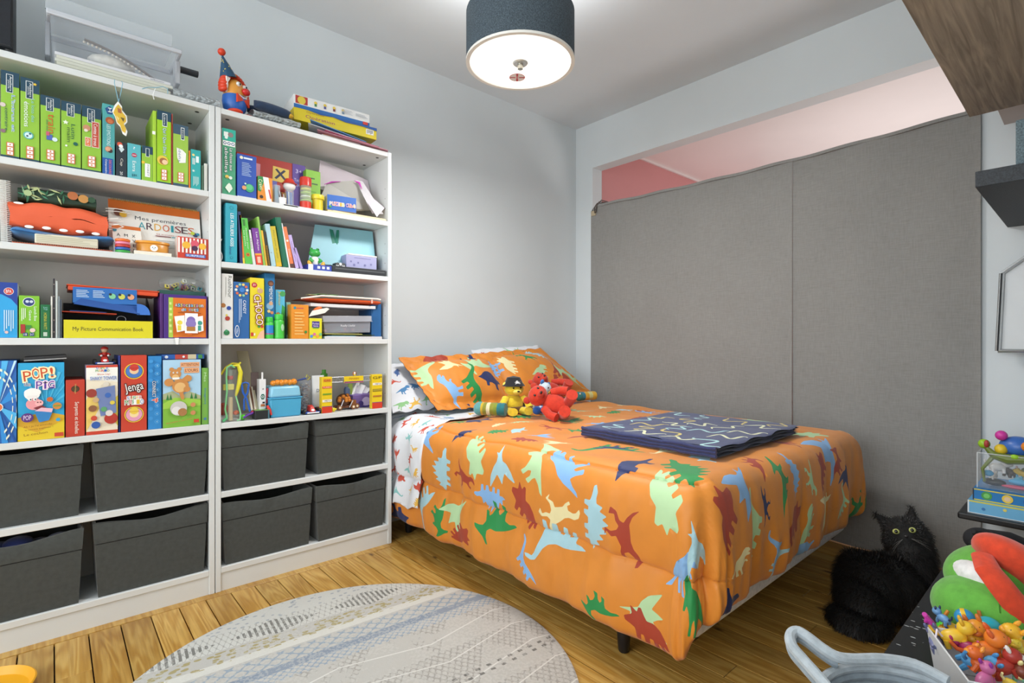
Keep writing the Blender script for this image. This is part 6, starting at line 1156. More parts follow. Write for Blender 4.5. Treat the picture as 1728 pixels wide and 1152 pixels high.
# racing gate
t = thing('race_gate', 'toy racing gate with two yellow and red columns and a silver truss', 'toy', (0, 0, 0))
for (a, b, y0, y1, ins) in ((543, 560.5, 636, 695, .012), (628, 645, 631.5, 687, .012)):
    Y = YF+ins; xa, xb = X_(a, ins), X_(b, ins); zt = Z_((a+b)/2, y0, ins); g = MB(); g.box(xa, xb, Y, Y+.03, z+.001, zt, M('E3C41E', .4)); o = g.build('column', t, bevel=.001); h = zt-z
    P = Print(xb-xa, h); P.rect(0, 0, 1, .17, 'CC3A22').rect(0, .17, 1, .185, '5A5A8A')
    if a < 600: P.rect(.15, .86, .9, .94, 'D8862A').text('GAS', .5, .9, .6, .05, '8A3A1E').rect(.05, .68, .95, .74, 'D8562A').text('TURBO', .5, .71, .8, .04, 'F0D8C0').rect(.08, .5, .92, .54, '6A9A2A').rect(.05, .3, .95, .37, 'EDE8D4').text('META', .58, .335, .6, .045, '2A3A5A')
    else: P.text('GP', .5, .9, .9, .07, '4A3A1E').rect(.05, .68, .95, .75, 'EDE8D4').text('META', .58, .715, .6, .045, '2A3A5A').rect(.05, .5, .95, .57, '8A7A1E').rect(.08, .53, .92, .545, 'D8C03A').rect(.08, .34, .92, .38, 'B0682A')
    P.put(t, front(xb-xa, Y, z+.001, xa), 'column_print')
Y = YF+.028; g = MB(); A = V((X_(560, .028), Y, Z_(560, 637, .028))); B = V((X_(629, .028), Y, Z_(629, 633, .028))); dz = V((0, 0, -.024)); sv = M('B9BAC0', .3, metal=.4)
A.z = B.z = (A.z+B.z)/2; g.tube([A, B], .0012, sv, 6); g.tube([A+dz, B+dz], .0012, sv, 6); n = 14
for k in range(n): g.tube([A.lerp(B, k/n)+(dz if k % 2 else V((0, 0, 0))), A.lerp(B, (k+1)/n)+(dz if not k % 2 else V((0, 0, 0)))], .0009, sv, 5)
g.build('truss', t)
g = MB(); xa, xb = X_(581, .02), X_(613, .02); g.box(xa, xb, YF+.018, YF+.026, A.z-.03, A.z+.002, M('E3C41E', .4)); g.build('sign_board', t, bevel=.001); P = Print(xb-xa, .032); P.rect(0, .1, 1, .22, '3A3A86').rect(0, 0, 1, .1, 'C85A5A').text('FINISH', .5, .62, .5, .3, 'A8682A'); P.put(t, front(xb-xa, YF+.018, A.z-.03, xa), 'sign_print')
g = MB(); cxx = (xa+xb)/2+.004; g.T = Mx.Translation((cxx, YF+.022, A.z+.014)); g.ell((0, 0, 0), (.011, .003, .011), '9A5A2A'); g.ell((0, -.003, .003), (.005, .001, .005), WH); g.ell((0, -.003, -.006), (.006, .001, .004), 'E0C84A'); g.build('round_badge', t)
# spiky turtle-shell car -> brown ball car
t = thing('ball_car', 'brown toy car with round knobbly orange spotted body', 'toy car', (X_(580, .09), YF+.085, z+.001))
g = MB(); g.ell((-.005, 0, .045), (.036, .03, .034), '5A341E'); g.build('body', t)
for k in range(9): 
    a = k*.7; th_ = .5+.5*(k % 3); g = MB(); d_ = V((cos(a)*sin(th_), -abs(sin(a)*sin(th_))-.35, cos(th_)*.8)).normalized(); p = V((-.005, 0, .045))+V((d_.x*.034, d_.y*.029, d_.z*.033)); g.ell(p, .0095, 'C87A22', 12, 7); g.build('spot', t)
g = MB(); g.box(-.045, .045, -.02, .03, .008, .02, '6A3A20'); g.box(.028, .056, -.02, .02, .02, .045, '8A5226'); g.build('chassis', t, bevel=.003)
for x_, y_ in ((.035, -.028), (.062, -.012), (-.035, -.028)): g = MB(); g.T = Mx.Translation((x_, y_, .0135)) @ Mx.Rotation(pi/2, 4, 'X'); g.lathe([(.0125, -.005), (.013, 0), (.0125, .005)], '7A4A26', 18); g.lathe([(.006, .005), (.006, .0062)], 'E8D4B8', 14); g.build('wheel', t)
g = MB(); g.tube([(-.03, -.034, .02), (-.018, -.036, .05)], .002, M('C0C0C8', .3, metal=.6), 6); g.tube([(.012, -.036, .012), (.03, -.036, .045)], .0025, M('C0C0C8', .3, metal=.6), 6); g.build('exhaust_pipe', t)
g = MB(); g.ell((X_(563, .02), YF+.02, z+.012), (.008, .006, .011), M('E0CC2A', .4)); g.ell((X_(566, .02), YF+.02, z+.014), (.007, .005, .005), M('E0CC2A', .4)); tag(g.build('yellow_figure'), 'tiny yellow toy beside the foot of the left yellow column', 'toy')
c, r, h = px_cyl(590, 14, 653, z, .14); g = MB(); g.lathe([(r, 0), (r, h*.9), (r*.7, h)], M('4A5A7A', .4), 18, c); g.lathe([(r*.6, 0), (r*.6, h*1.15)], M('8AA04A', .4), 10, (c[0]+.008, c[1]-.01, c[2])); tag(g.build('small_bottle'), 'small grey-blue bottle behind the brown ball car', 'bottle')
t = thing('tissue_box', 'purple tissue box with white tissue sticking out at the shelf end', 'box', (X_(617, .1), YF+.1, z+.001), .0); g = MB(); g.box(-.07, .075, 0, .11, 0, .065, M('7E64AC', .5)); g.build('carton', t, bevel=.002)
P = Print(.145, .065); P.oval(.5, .45, .16, 'C8B8E4').oval(.3, .3, .1, '4A3A86').oval(.72, .3, .12, 'A890D4').rect(0, 0, 1, .12, '4A3E8A').oval(.86, .7, .08, '5A4A96').poly([(.55, .2), (.9, .35), (.8, .15)], 'E0DAF0'); P.put(t, front(.145, 0, 0, -.07), 'cover_print')
g = MB(); g.grid(lambda s, q: (-.03+(.02-.08*s*(1-q))*1.+.035*q*0, .05+.015*sin(s*9)*(1-q)+.0, .066+(.13-.05*abs(s-.45)*2)*q**1.1*(1-.35*s) + 0*s), 12, 10, M('ECECEC', .8), thick=.0006); g.grid(lambda s, q: (-.02+.05*s+.02*q, .05+.012*sin(s*8+2), .066+.05*q*(1-.5*s)), 10, 8, M('ECECEC', .8), thick=.0006); g.build('tissue', t)
gbox(640, 646, 662, z, '6A4AA0', 'purple_box', 'purple box edge showing right of the right yellow column', 'box', ins=.06, d=.1)
# ---------------------------------------------------------------- things on top of the bookcases
z = 2.0125
g = MB(); xa, xb = onY(-60, 576, YF+.02)[0], onY(22, 576, YF+.02)[0]; zz = onY(22, 85, YF+.02)[1]
t = thing('speaker', 'black box speaker cut by the photo at the top left of the bookcase', 'speaker', ((xa+xb)/2, YF+.02, z+.001)); w = (xb-xa)/2; g.box(-w, w, .006, .22, .02, .36, M('23262B', .5)); g.build('cabinet', t, bevel=.004); g = MB(); g.box(-w+.006, w-.006, 0, .006, .026, .354, M('1B1F26', .95, 'fabric')); g.build('grille', t, False); g = MB(); [g.lathe([(.01, 0), (.012, .02)], '3A3A3A', 12, (sx*w*.8, .03, 0)) for sx in (-1, 1)]; g.build('foot', t)
# storage tub
Yt = YF+.03; xa, xb = onY(90, 576, Yt)[0], onY(297, 576, Yt)[0]; za = z+.002; zr = onY(75, 20, Yt)[1]; zr = 2.205
t = thing('storage_tub', 'clear plastic storage tub with papers and white shoes on the bookcase', 'tub', ((xa+xb)/2, Yt, za)); w = (xb-xa)/2; hr = zr-za; D = .2
cl_ = clear('C4CAD2', .2)
g = MB(); k1 = 1.06; b0 = [(-w, .012), (w, .012), (w, D-.01), (-w, D-.01)]; b1 = [(-w*k1, 0), (w*k1, 0), (w*k1, D), (-w*k1, D)]
g.add([(x, y, 0) for x, y in b0]+[(x, y, hr) for x, y in b1], [(0, 3, 2, 1), (0, 1, 5, 4), (1, 2, 6, 5), (2, 3, 7, 6), (3, 0, 4, 7)], cl_); g.build('tub_body', t, bevel=.012, seg=3)
g = MB(); ww = w*k1+.008
for a, b, c_, d in ((-ww, ww, -.012, 0), (-ww, ww, D, D+.012), (-ww, -ww+.012, 0, D), (ww-.012, ww, 0, D)): g.box(a, b, c_, d, hr-.014, hr+.004, M('D3D7DE', .35, 'clear', alpha=.75))
g.build('rim', t, bevel=.003)
g = MB(); g.box(-ww-.004, -ww+.012, .06, .12, hr*.3, hr-.01, M('BFC4CC', .35, 'clear', alpha=.7)); g.build('latch', t, bevel=.004); g = MB(); g.box(ww-.012, ww+.006, .06, .12, hr*.45, hr-.01, M('D8DBE0', .35, 'clear', alpha=.7)); g.build('latch', t, bevel=.004)
pk = M('E2DFC6', .7)
for k in range(5):
    o, w_, h_ = gbox(92+3*(k % 2), 292-4*(k % 3), 100, 0, ['E2E0C8', 'DDDBC2', 'E0DEC8', 'E4E2CE', 'E8E6E8'][k], 'notebook', ['cream notebook at the bottom of the pile in the tub', 'cream notebook second from the bottom in the tub', 'cream notebook in the middle of the tub pile', 'cream notebook just under the white album in the tub', 'white album with small black lettering in the clear tub'][k], 'book', ins=.05, d=.14, bev=.001, group='papers in the clear tub')
    zz = za+.006+.0115*k; L_ = o.location; o.location = (L_.x, L_.y, zz); o.scale.z = .0105/max(1e-3, h_)
    if k == 4: P = Print(.05, h_); P.text('album', .5, .5, .9, .5, '2A2A30'); P.put(o, front(.05, 0, 0, w_/2-.07))
for k, (c, r0) in enumerate((('D8D6CE', 0), ('6F6660', 1))):
    t3 = thing('sneaker' if k == 0 else 'headband', ['white fluffy hat lying in the clear tub', 'grey-brown curved band with beaded edge in the clear tub'][k], 'hat' if k == 0 else 'band', (xa+.17, Yt+.08, za+.066)); t3.name = ['fluffy_hat', 'beaded_band'][k]; g = MB()
    if k == 0: g.ell((0, 0, .026), (.075, .05, .03), M(c, .95, 'fabric')); g.build('crown', t3)
    else:
        P_ = [(-.085+.036*i, -.056+.002*i, .07-.0115*i+.012*sin(i*.55)) for i in range(9)]; g.tube(P_, .008, M(c, .7, 'fabric'), 8, flat=.5); g.build('band', t3); g = MB(); [g.ell(V(p)+V((0, -.006, -.012)), .0045, M('C8C0B4', .5), 8, 5) for p in [V(P_[i]).lerp(V(P_[i+1]), q) for i in range(7) for q in (0, .33, .66)]]; g.build('bead_row', t3)['kind'] = 'stuff'
# flat glass sheet on the tub
o, w_, h_ = gbox(76, 291, 0, 0, 'C9D0D6', 'white_flat_box', 'flat pale see-through box lying on the rim of the clear tub', 'box', ins=.04, d=.18, bev=.002); o.location.z = zr+.006; o.scale.z = .055/h_; o.data.materials.clear(); o.data.materials.append(clear('DCE3E8', .4))
for m_i in o.data.polygons: m_i.material_index = 0
g = MB(); g.box(-w_/2-.001, w_/2+.001, -.003, 0, -.0, .06, M('1B1D22', .5)); e_ = g.build('black_edge', o, False)
g = MB(); Yh = YF+.12; a_, b_ = onY(300, 116, Yh), onY(334, 126, Yh); g.tube([(a_[0], Yh, a_[1]), (b_[0], Yh, b_[1])], .016, M('2E3338', .4), 12, flat=.8); g.ell((b_[0]-.012, Yh-.011, b_[1]+.003), .002, 'C8C8C8', 8, 5); tag(g.build('dark_bar'), 'dark grey rounded handle sticking out behind the clear tub', 'handle')
# bubble wrap
bw = clear('C6CCCE', .55); MC[('bw',)] = bw
def wrap(px0, px1, h, label, ins, seed, D=.16):
    xa, xb = onY(px0, 576, YF+ins)[0], onY(px1, 576, YF+ins)[0]; m = M('C3CACB', .2, 'bubble', alpha=.72); g = MB()
    g.grid(lambda s, q: (xa+(xb-xa)*s, YF+ins+D/2-D/2*cos(2*pi*q), z+.002+h/2*(1+.12*noise.noise((s*6, q*3, seed)))+(h/2-.001)*sin(2*pi*q)), 40, 22, m); tag(g.build('bubble_wrap'), label, 'bubble wrap')
wrap(292, 372, .055, 'roll of bubble wrap between the clear tub and the clown toy', .03, 1); wrap(428, 508, .048, 'bubble wrap lying under the navy shoes on the right bookcase', .012, 4)
# clown toy
t = thing('clown_toy', 'plastic clown toy with orange curly hair, starry cone hat and red nose', 'toy', (onY(398, 576, YF+.07)[0], YF+.09, z+.001), .55); t.scale = (1.08, 1.08, 1.04)
sk, rd, bl_ = M('E09A3E', .35), M('D8401E', .4), M('2A62B4', .4)
g = MB(); g.ell((0, 0, .105), (.043, .04, .06), sk, 24, 14); g.build('head', t)
g = MB(); g.lathe([(.03, .0), (.042, .02), (.0455, .045), (.044, .068)], bl_, 28, (0, 0, .022)); g.build('blue_suit', t)
g = MB(); g.ell((.03, -.03, .012), (.026, .034, .013), rd); g.build('shoe', t); g = MB(); g.ell((-.03, -.03, .012), (.026, .034, .013), rd); g.build('shoe', t)
g = MB(); g.prism([(.0, 0), (.03, .018), (.03, -.018)], 0, .008, rd); g.prism([(0, 0), (-.03, .018), (-.03, -.018)], 0, .008, rd); o = g.build('bow_tie', t); o.rotation_euler = (pi/2, 0, 0); o.location = (0, -.038, .072)
g = MB(); g.ell((.012, -.046, .112), (.017, .014, .014), M('CC2A2A', .3)); g.build('nose', t)
for sx in (-1, 1):
    g = MB(); g.ell((sx*.016, -.036, .134), (.011, .006, .009), WH); g.ell((sx*.016+.002, -.042, .134), (.004, .002, .005), '1E1E22', 10, 6); g.build('eye', t)
    g = MB(); g.tube([(sx*.045, 0, .095), (sx*.05, -.01, .12), (sx*.05, -.014, .135)], [.006, .007, .003], M('ECECEA', .4), 8); [g.tube([(sx*.05, -.012, .13), (sx*.05+.008*(k-1), -.018, .15)], [.004, .003], M('ECECEA', .4), 6) for k in range(3)]; g.build('hand', t)
g = MB(); g.tube([(-.02, -.037, .089), (0, -.041, .082), (.024, -.036, .09)], .005, M('F0EEEA', .4), 8); g.build('mouth', t)
n = 19
for k in range(n):
    a = pi*1.12*(k/(n-1))-.19; g = MB(); g.ell((.056*cos(a), .004, .115+.062*sin(a)), (.0125, .02, .0125), rd, 12, 7); g.build('hair_curl', t)
g = MB(); g.T = Mx.Translation((-.026, .006, .162)) @ Mx.Rotation(-.36, 4, 'Y'); g.lathe([(.032, 0), (.002, .085)], M('1F4A6A', .4), 26); g.build('cone_hat', t)
g = MB(); g.T = Mx.Translation((-.026, .006, .162)) @ Mx.Rotation(-.36, 4, 'Y'); r_ = random.Random(3); [g.ell(((.033*(1-h_/.088))*cos(a), (.033*(1-h_/.088))*sin(a), h_), .0022, 'E0CC6A', 6, 4) for h_, a in [(r_.uniform(.006, .07), r_.uniform(0, 6.3)) for _ in range(34)]]; g.build('dot_print', t)['kind'] = 'stuff'
g = MB(); g.ell((-.058, .006, .252), .0145, rd); g.build('pompom', t)
# navy shoes
t = thing('navy_slippers', 'pair of navy blue slippers with yellow tips on the bubble wrap', 'shoes', (onY(458, 576, YF+.08)[0], YF+.06, z+.052), .0)
for k, (dx, dy, a) in enumerate(((0, 0, -.12), (-.01, .07, .1))):
    g = MB(); m_ = M('1C3350', .8, 'fabric'); L_ = .16
    g.grid(lambda s, q: (lambda wv: (dx-L_/2+L_*s, dy+wv*cos(2*pi*q), .018+(.016+.006*sin(s*3))*sin(2*pi*q)+.01*(1-s)))(.034*(max(0, 1-(2*s-1)**4))**.5), 22, 16, m_); g.build('slipper', t)
    g = MB(); g.ell((dx+L_*.43, dy-.004, .014), (.02, .02, .012), M('D8A82A', .5)); g.build('yellow_tip', t)
    g = MB(); g.ell((dx-.02, dy, .036), (.04, .02, .006), M('8A7A6A', .8)); g.build('opening', t)
# game boxes on top
zt0 = z
Yb = YF+.05
def tbox(px0, px1, z0, h, c, label, name, fp, ins, d, rz, side=None, ry=0):
    xa, xb = onY(px0, 576, YF+ins)[0], onY(px1, 576, YF+ins)[0]; w = xb-xa
    g = MB(); g.box(-w/2, w/2, 0, d, 0, h, c); o = g.build(name, None, False, .0015); o.location = ((xa+xb)/2, YF+ins, z0); o.rotation_euler = (0, ry, rz); tag(o, label, 'game box'); P = Print(w, h); fp(P); P.put(o, front(w, 0)); return o, w
o, w = tbox(497, 634, z+.062, .058, 'D8C21E', 'yellow surgery game box slanting under the white game box', 'game_box', lambda P: P.text('Opération', .24, .8, .2, .16, 'A0602A').text('Opération', .3, .42, .34, .34, '8A2A3A', out='E8C86A', ow=.03).rect(.86, .3, .96, .75, 'E8E8E4').lines(.87, .35, .95, .7, 6, '4A4A4A', True).poly([(0, .95), (.15, .98), (.3, .85), (.45, .95), (.6, .8), (.8, .85), (1, .75), (1, 1), (0, 1)], '2456A0'), .05, .2, -.05)
o, w = tbox(497, 622, z+.1225, .062, 'ECECEA', 'white building set box with small pictures lying on top of the pile', 'game_box', lambda P: (P.rect(0, 0, 1, .3, '2468B0').rect(.02, .35, .17, .95, 'B83A34').oval(.095, .64, .05, 'E0C84A'), [P.oval(.27+.12*k, .72, .02, 'E8C84A').rect(.255+.12*k, .45, .285+.12*k, .65, ['4A8A5A', '5A5A9A', '8A4A4A', '4A7A9A'][k]) for k in range(4)], P.lines(.62, .5, .76, .85, 5, 'C4C6CA').lines(.8, .55, .97, .8, 3, 'B0B4BA').rect(.9, .05, .97, .28, 'D03A2E')), .06, .17, -.06)
MP = M('C7889A', .3, 'clear', alpha=.8)
t = thing('document_wallets', 'pink and clear plastic wallets stuffed with papers at the right end of the bookcase top', 'wallet', (0, 0, 0))
def wl(p, c, th, nm):
    g = MB(); A = [V((onY(a, b, YF+i)[0], YF+i, z+zz)) for a, b, i, zz in p]; g.add(A+[q+V((0, 0, th)) for q in A], [(0, 3, 2, 1), (4, 5, 6, 7), (0, 1, 5, 4), (1, 2, 6, 5), (2, 3, 7, 6), (3, 0, 4, 7)], c); return g.build(nm, t, False, .001)
wl([(535, 0, -.01, .012), (655, 0, -.015, .002), (652, 0, .18, .002), (540, 0, .18, .014)], MP, .003, 'pink_wallet'); wl([(548, 0, -.006, .02), (640, 0, -.012, .006), (640, 0, .15, .006), (548, 0, .16, .022)], M('B04A6A', .35, 'clear', alpha=.85), .004, 'pink_wallet'); wl([(520, 0, .0, .034), (628, 0, .0, .012), (628, 0, .16, .012), (522, 0, .16, .03)], M('C8CCD0', .25, 'clear', alpha=.7), .004, 'clear_wallet')
wl([(523, 0, .004, .055), (618, 0, .006, .022), (622, 0, .15, .02), (530, 0, .15, .05)], M('5A8CBE', .3, 'clear', alpha=.85), .004, 'blue_wallet')
g = MB(); [g.box(onY(545+3*k, 576, YF)[0], onY(610-2*k, 576, YF)[0], YF+.012, YF+.14, z+.0+.004*k+.004, z+.0025+.004*k+.004, ['E4E2DC', 'B8744A', 'D8D8DC'][k]) for k in range(3)]; g.build('papers', t, False)
# ---------------------------------------------------------------- rug
def rug_mat():
    m = bpy.data.materials.new('rug'); m.use_nodes = True; nt = m.node_tree; b = nt.nodes['Principled BSDF']; L = nt.links.new
    def N(t): return nt.nodes.new(t)
    tc = N('ShaderNodeTexCoord'); mp = N('ShaderNodeMapping'); mp.inputs['Rotation'].default_value = (0, 0, math.radians(4.5)); L(tc.outputs['Object'], mp.inputs[0])
    sp = N('ShaderNodeSeparateXYZ'); L(mp.outputs[0], sp.inputs[0]); U, Vv = sp.outputs[0], sp.outputs[1]
    def mt(op, a, b_=None, c=None):
        n = N('ShaderNodeMath'); n.operation = op
        for i, q in enumerate((a, b_, c)):
            if q is None: continue
            if isinstance(q, (int, float)): n.inputs[i].default_value = q
            else: L(q, n.inputs[i])
        return n.outputs[0]
    def band(a, c): return mt('MULTIPLY', mt('GREATER_THAN', Vv, a), mt('LESS_THAN', Vv, c))
    def lattice(k, kv, t):
        s_ = mt('ADD', mt('MULTIPLY', U, k), mt('MULTIPLY', Vv, kv)); d_ = mt('SUBTRACT', mt('MULTIPLY', U, k), mt('MULTIPLY', Vv, kv))
        return mt('LESS_THAN', mt('ABSOLUTE', mt('MULTIPLY', mt('SINE', s_), mt('SINE', d_))), t)
    def zig(k, kv, t):      # stacked zigzag lines
        p_ = mt('PINGPONG', mt('MULTIPLY', U, k), 1); return mt('LESS_THAN', mt('ABSOLUTE', mt('SINE', mt('ADD', mt('MULTIPLY', Vv, kv), mt('MULTIPLY', p_, 1.6)))), t)
    def mix(a, col, f, s=1.):
        x = N('ShaderNodeMix'); x.data_type = 'RGBA'; L(mt('MULTIPLY', f, s), x.inputs[0])
        if hasattr(a, 'node'): L(a, x.inputs[6])
        else: x.inputs[6].default_value = lin(a)
        x.inputs[7].default_value = lin(col); return x.outputs[2]
    no = N('ShaderNodeTexNoise'); no.inputs['Scale'].default_value = 3.2; no.inputs['Detail'].default_value = 8; no.inputs['Roughness'].default_value = .7; L(mp.outputs[0], no.inputs[0])
    worn = mt('GREATER_THAN', no.outputs[0], .46); fine = N('ShaderNodeTexNoise'); fine.inputs['Scale'].default_value = 95; fine.inputs['Detail'].default_value = 3; L(mp.outputs[0], fine.inputs[0])
    ff = mt('GREATER_THAN', fine.outputs[0], .5)
    c = mix('BDBBB5', 'A5A29C', no.outputs[0], .9)
    # grey field: big worn triangles with fine diagonal lines
    tri = mt('PINGPONG', mt('MULTIPLY', U, 3.4), .5); below = mt('LESS_THAN', Vv, .17)
    field = mt('MULTIPLY', mt('MULTIPLY', lattice(130, 92, .32), mt('GREATER_THAN', mt('SUBTRACT', mt('FRACT', mt('MULTIPLY', Vv, 4.2)), mt('MULTIPLY', tri, 1.7)), 0)), mt('MULTIPLY', below, worn)); c = mix(c, '7F7A74', field, .5)
    c = mix(c, 'D5D4CE', mt('MULTIPLY', mt('MULTIPLY', below, zig(3.4, 26, .07)), 1), .8)
    c = mix(c, 'CFCEC6', band(.335, .375), .8); c = mix(c, 'C9C9C3', mt('GREATER_THAN', Vv, .45), .8)
    # blue bands
    c = mix(c, '7F93A8', mt('MULTIPLY', mt('MULTIPLY', band(.165, .215), lattice(120, 130, .3)), 1), .75)
    c = mix(c, '6B7F96', mt('MULTIPLY', band(.215, .25), mt('ADD', .55, mt('MULTIPLY', no.outputs[0], .6))), .85)
    c = mix(c, '8395A6', mt('MULTIPLY', mt('MULTIPLY', band(.25, .325), lattice(62, 75, .25)), 1), .8)
    # mustard spots
    vo = N('ShaderNodeTexVoronoi'); vo.inputs['Scale'].default_value = 1; m2 = N('ShaderNodeMapping'); m2.inputs['Scale'].default_value = (38, 62, 1); L(mp.outputs[0], m2.inputs[0]); L(m2.outputs[0], vo.inputs[0])
    c = mix(c, '9A8C4E', mt('MULTIPLY', band(.365, .44), mt('LESS_THAN', vo.outputs[0], .42)), .8)
    # dark hatched diamonds
    dm = mt('LESS_THAN', mt('ADD', mt('MULTIPLY', mt('ABSOLUTE', mt('SUBTRACT', Vv, .50)), 2.4), mt('MULTIPLY', mt('PINGPONG', mt('ADD', U, .1), .17), .9)), .135)
    c = mix(c, '55544F', mt('MULTIPLY', dm, mt('GREATER_THAN', mt('SINE', mt('MULTIPLY', U, 330)), .1)), .8)
    c = mix(c, '6E6C66', mt('MULTIPLY', band(.45, .56), lattice(150, 60, .12)), .5)
    c = mix(c, '8C949E', mt('MULTIPLY', mt('GREATER_THAN', Vv, .56), mt('LESS_THAN', vo.outputs[0], .3)), .8)
    # dotted double line
    for v0 in (-.155, -.18):
        c = mix(c, '5C5A56', mt('MULTIPLY', band(v0, v0+.011), mt('GREATER_THAN', mt('SINE', mt('MULTIPLY', U, 150)), .35)), .85)
    c = mix(c, 'C4C2BC', mt('MULTIPLY', ff, worn), .35)
    L(c, b.inputs['Base Color']); b.inputs['Roughness'].default_value = .95
    bp = N('ShaderNodeBump'); bp.inputs['Strength'].default_value = .5; bp.inputs['Distance'].default_value = .002; L(fine.outputs[0], bp.inputs['Height']); L(bp.outputs[0], b.inputs['Normal'])
    return m
g = MB(); g.lathe([(.672, 0), (.677, .002), (.677, .006), (.67, .009), (.4, .0095), (.0005, .0095)], rug_mat(), 120); o = g.build('round_rug', ang=60); o.location = (.668, 1.469, .0012); tag(o, 'round grey patterned rug with blue and mustard bands on the floor', 'rug')
# yellow dish at the lower left
g = MB(); g.lathe([(.07, 0), (.115, .004), (.128, .03), (.124, .032), (.11, .012), (.001, .010)], M('E0A21E', .45), 48); o = g.build('yellow_dish'); o.location = (-.162, 2.14, .001); tag(o, 'round yellow plastic dish on the floor at the bottom left corner', 'dish')
# ---------------------------------------------------------------- cat (one continuous body, fur as a child)
ct = thing('cat', 'fluffy long haired black cat sitting on the floor looking up with yellow-green eyes', 'cat', (0, 0, 0))
UP = V((0, 0, 1)); FW = V((FX, FY, 0)); RT = V((RX, RY, 0))
fur0 = M('0B0A09', .8, 'plain')
hd = atD(1527, 899, 2.06)
vw = (V((0, 0, H))-hd).normalized(); rt = (RT+UP*.08).normalized(); rt = (rt-vw*rt.dot(vw)).normalized(); up2 = vw.cross(rt).normalized()
if up2.z < 0: up2 = -up2
def hp(x, y, z): return hd+rt*x+up2*y+vw*z      # head frame: right, up, towards the viewer
def HR(): return Mx((rt, up2, vw)).transposed()
g = MB(); A_ = atD
def eb(px, py, d, r, R=None): g.ell(A_(px, py, d), r, fur0, 20, 12, R)
CR = Mx((RT, FW, UP)).transposed()
eb(1466, 985, 1.99, (.108, .14, .105), CR); eb(1452, 1010, 1.93, (.08, .11, .072), CR); eb(1500, 985, 1.98, (.10, .13, .10), CR)
eb(1535, 960, 2.02, (.082, .10, .115), CR); eb(1545, 1000, 1.97, (.06, .08, .08), CR); eb(1540, 930, 2.05, (.072, .08, .07), CR)
eb(1446, 962, 2.03, (.055, .09, .07), CR); eb(1470, 1025, 1.9, (.10, .08, .05), CR)
g.ell(hp(0, 0, 0), (.074, .064, .066), fur0, 20, 12, HR()); g.ell(hp(.0, -.022, .045), (.034, .024, .03), fur0, 16, 10, HR()); g.ell(hp(.0, .012, .035), (.05, .04, .034), fur0, 16, 10, HR())
g.ell(hp(-.05, -.02, .0), (.035, .035, .03), fur0, 14, 9, HR()); g.ell(hp(.05, -.02, .0), (.035, .035, .03), fur0, 14, 9, HR())
for s_, ex, ey in ((-1, -.072, .078), (1, .045, .088)):
    bx_ = -.052 if s_ < 0 else .038
    ex *= 1.12; ey *= 1.13; g.tube([hp(bx_*.75, .035, -.01), hp((bx_+ex)/2, .066, -.004), hp(bx_*.2+ex*.8, ey*.86, 0), hp(ex, ey, 0)], [.033, .024, .013, .006], fur0, 10, flat=.55)
tail = [atD(1408, 1028, 1.94), atD(1425, 1050, 1.87), atD(1450, 1064, 1.83), atD(1480, 1072, 1.81), atD(1505, 1072, 1.815)]
tail = [V((p.x, p.y, .034)) for p in tail]; g.tube(tail, [.036, .04, .038, .034, .02], fur0, 12)
for dx_ in (0, 26): q = atD(1535+dx_*.5, 1040-dx_*.4, 1.9+dx_*.002); g.ell(V((q.x, q.y, .024)), (.03, .045, .024), fur0, 12, 8)
body = g.build('body', ct)
rm = body.modifiers.new('r', 'REMESH'); rm.mode = 'VOXEL'; rm.voxel_size = .0075; rm.use_smooth_shade = True
smo = body.modifiers.new('s', 'SMOOTH'); smo.iterations = 6; smo.factor = .6
dg = bpy.context.evaluated_depsgraph_get(); dg.update(); ev = body.evaluated_get(dg).to_mesh()
me = ev.copy() if False else None
vv = np.empty(len(ev.vertices)*3); ev.vertices.foreach_get('co', vv); nn = np.empty(len(ev.vertices)*3); ev.vertices.foreach_get('normal', nn); vv = vv.reshape(-1, 3); nn = nn.reshape(-1, 3)
r_ = random.Random(11); fv, ff_, fm = [], [], []
vv[:, 2] = np.maximum(vv[:, 2], .0)
eyes = [hp(-.026, .008, .066), hp(.026, .008, .066)]; hdn = np.array(hd)
for i in range(len(vv)):
    p, n = V(vv[i]), V(nn[i])
    inhead = (p-hd).length < .105
    ce = min((p-e).length for e in eyes+[hp(0, -.012, .07)])
    reps = 3 if not inhead else 2
    for _ in range(reps):
        if ce < .02: continue
        L_ = r_.uniform(.012, .026) if not inhead else r_.uniform(.007, .018)
        if inhead and (ce < .05 or (p-hd).dot(up2) > .052): L_ *= .4
        flow = (V((0, 0, -1))*.75-FW*.15-RT*.35*(1 if p.z < .15 else .2)) if not inhead else ((p-eyes[0]-(eyes[1]-eyes[0])/2).normalized()*1.0+V((0, 0, -.4)))
        flow = flow-n*flow.dot(n); d_ = (n*r_.uniform(.3, .6)+flow*.9+V((r_.uniform(-.3, .3), r_.uniform(-.3, .3), r_.uniform(-.25, .25)))).normalized()
        q = p+V((r_.uniform(-.005, .005), r_.uniform(-.005, .005), r_.uniform(-.005, .005))); w_ = d_.cross(n+V((.01, .02, .03))).normalized()*r_.uniform(.0006, .0012)
        tip = q+d_*L_; tip.z = max(tip.z, .002); mid = q+d_*L_*.5+n*.002; o_ = len(fv)
        fv += [q-w_, q+w_, mid+w_*.8, mid-w_*.8, tip]; ff_ += [(o_, o_+1, o_+2, o_+3), (o_+3, o_+2, o_+4)]; k_ = 1 if r_.random() < .12 else 0; fm += [k_, k_]
fme = bpy.data.meshes.new('fur'); fme.from_pydata([tuple(p) for p in fv], [], ff_); fme.materials.append(M('0D0B0A', .55, 'plain')); fme.materials.append(M('231A14', .5, 'plain')); fme.polygons.foreach_set('material_index', fm)
fo_ = bpy.data.objects.new('fur', fme); COL.objects.link(fo_); fo_.parent = ct; fo_['kind'] = 'stuff'
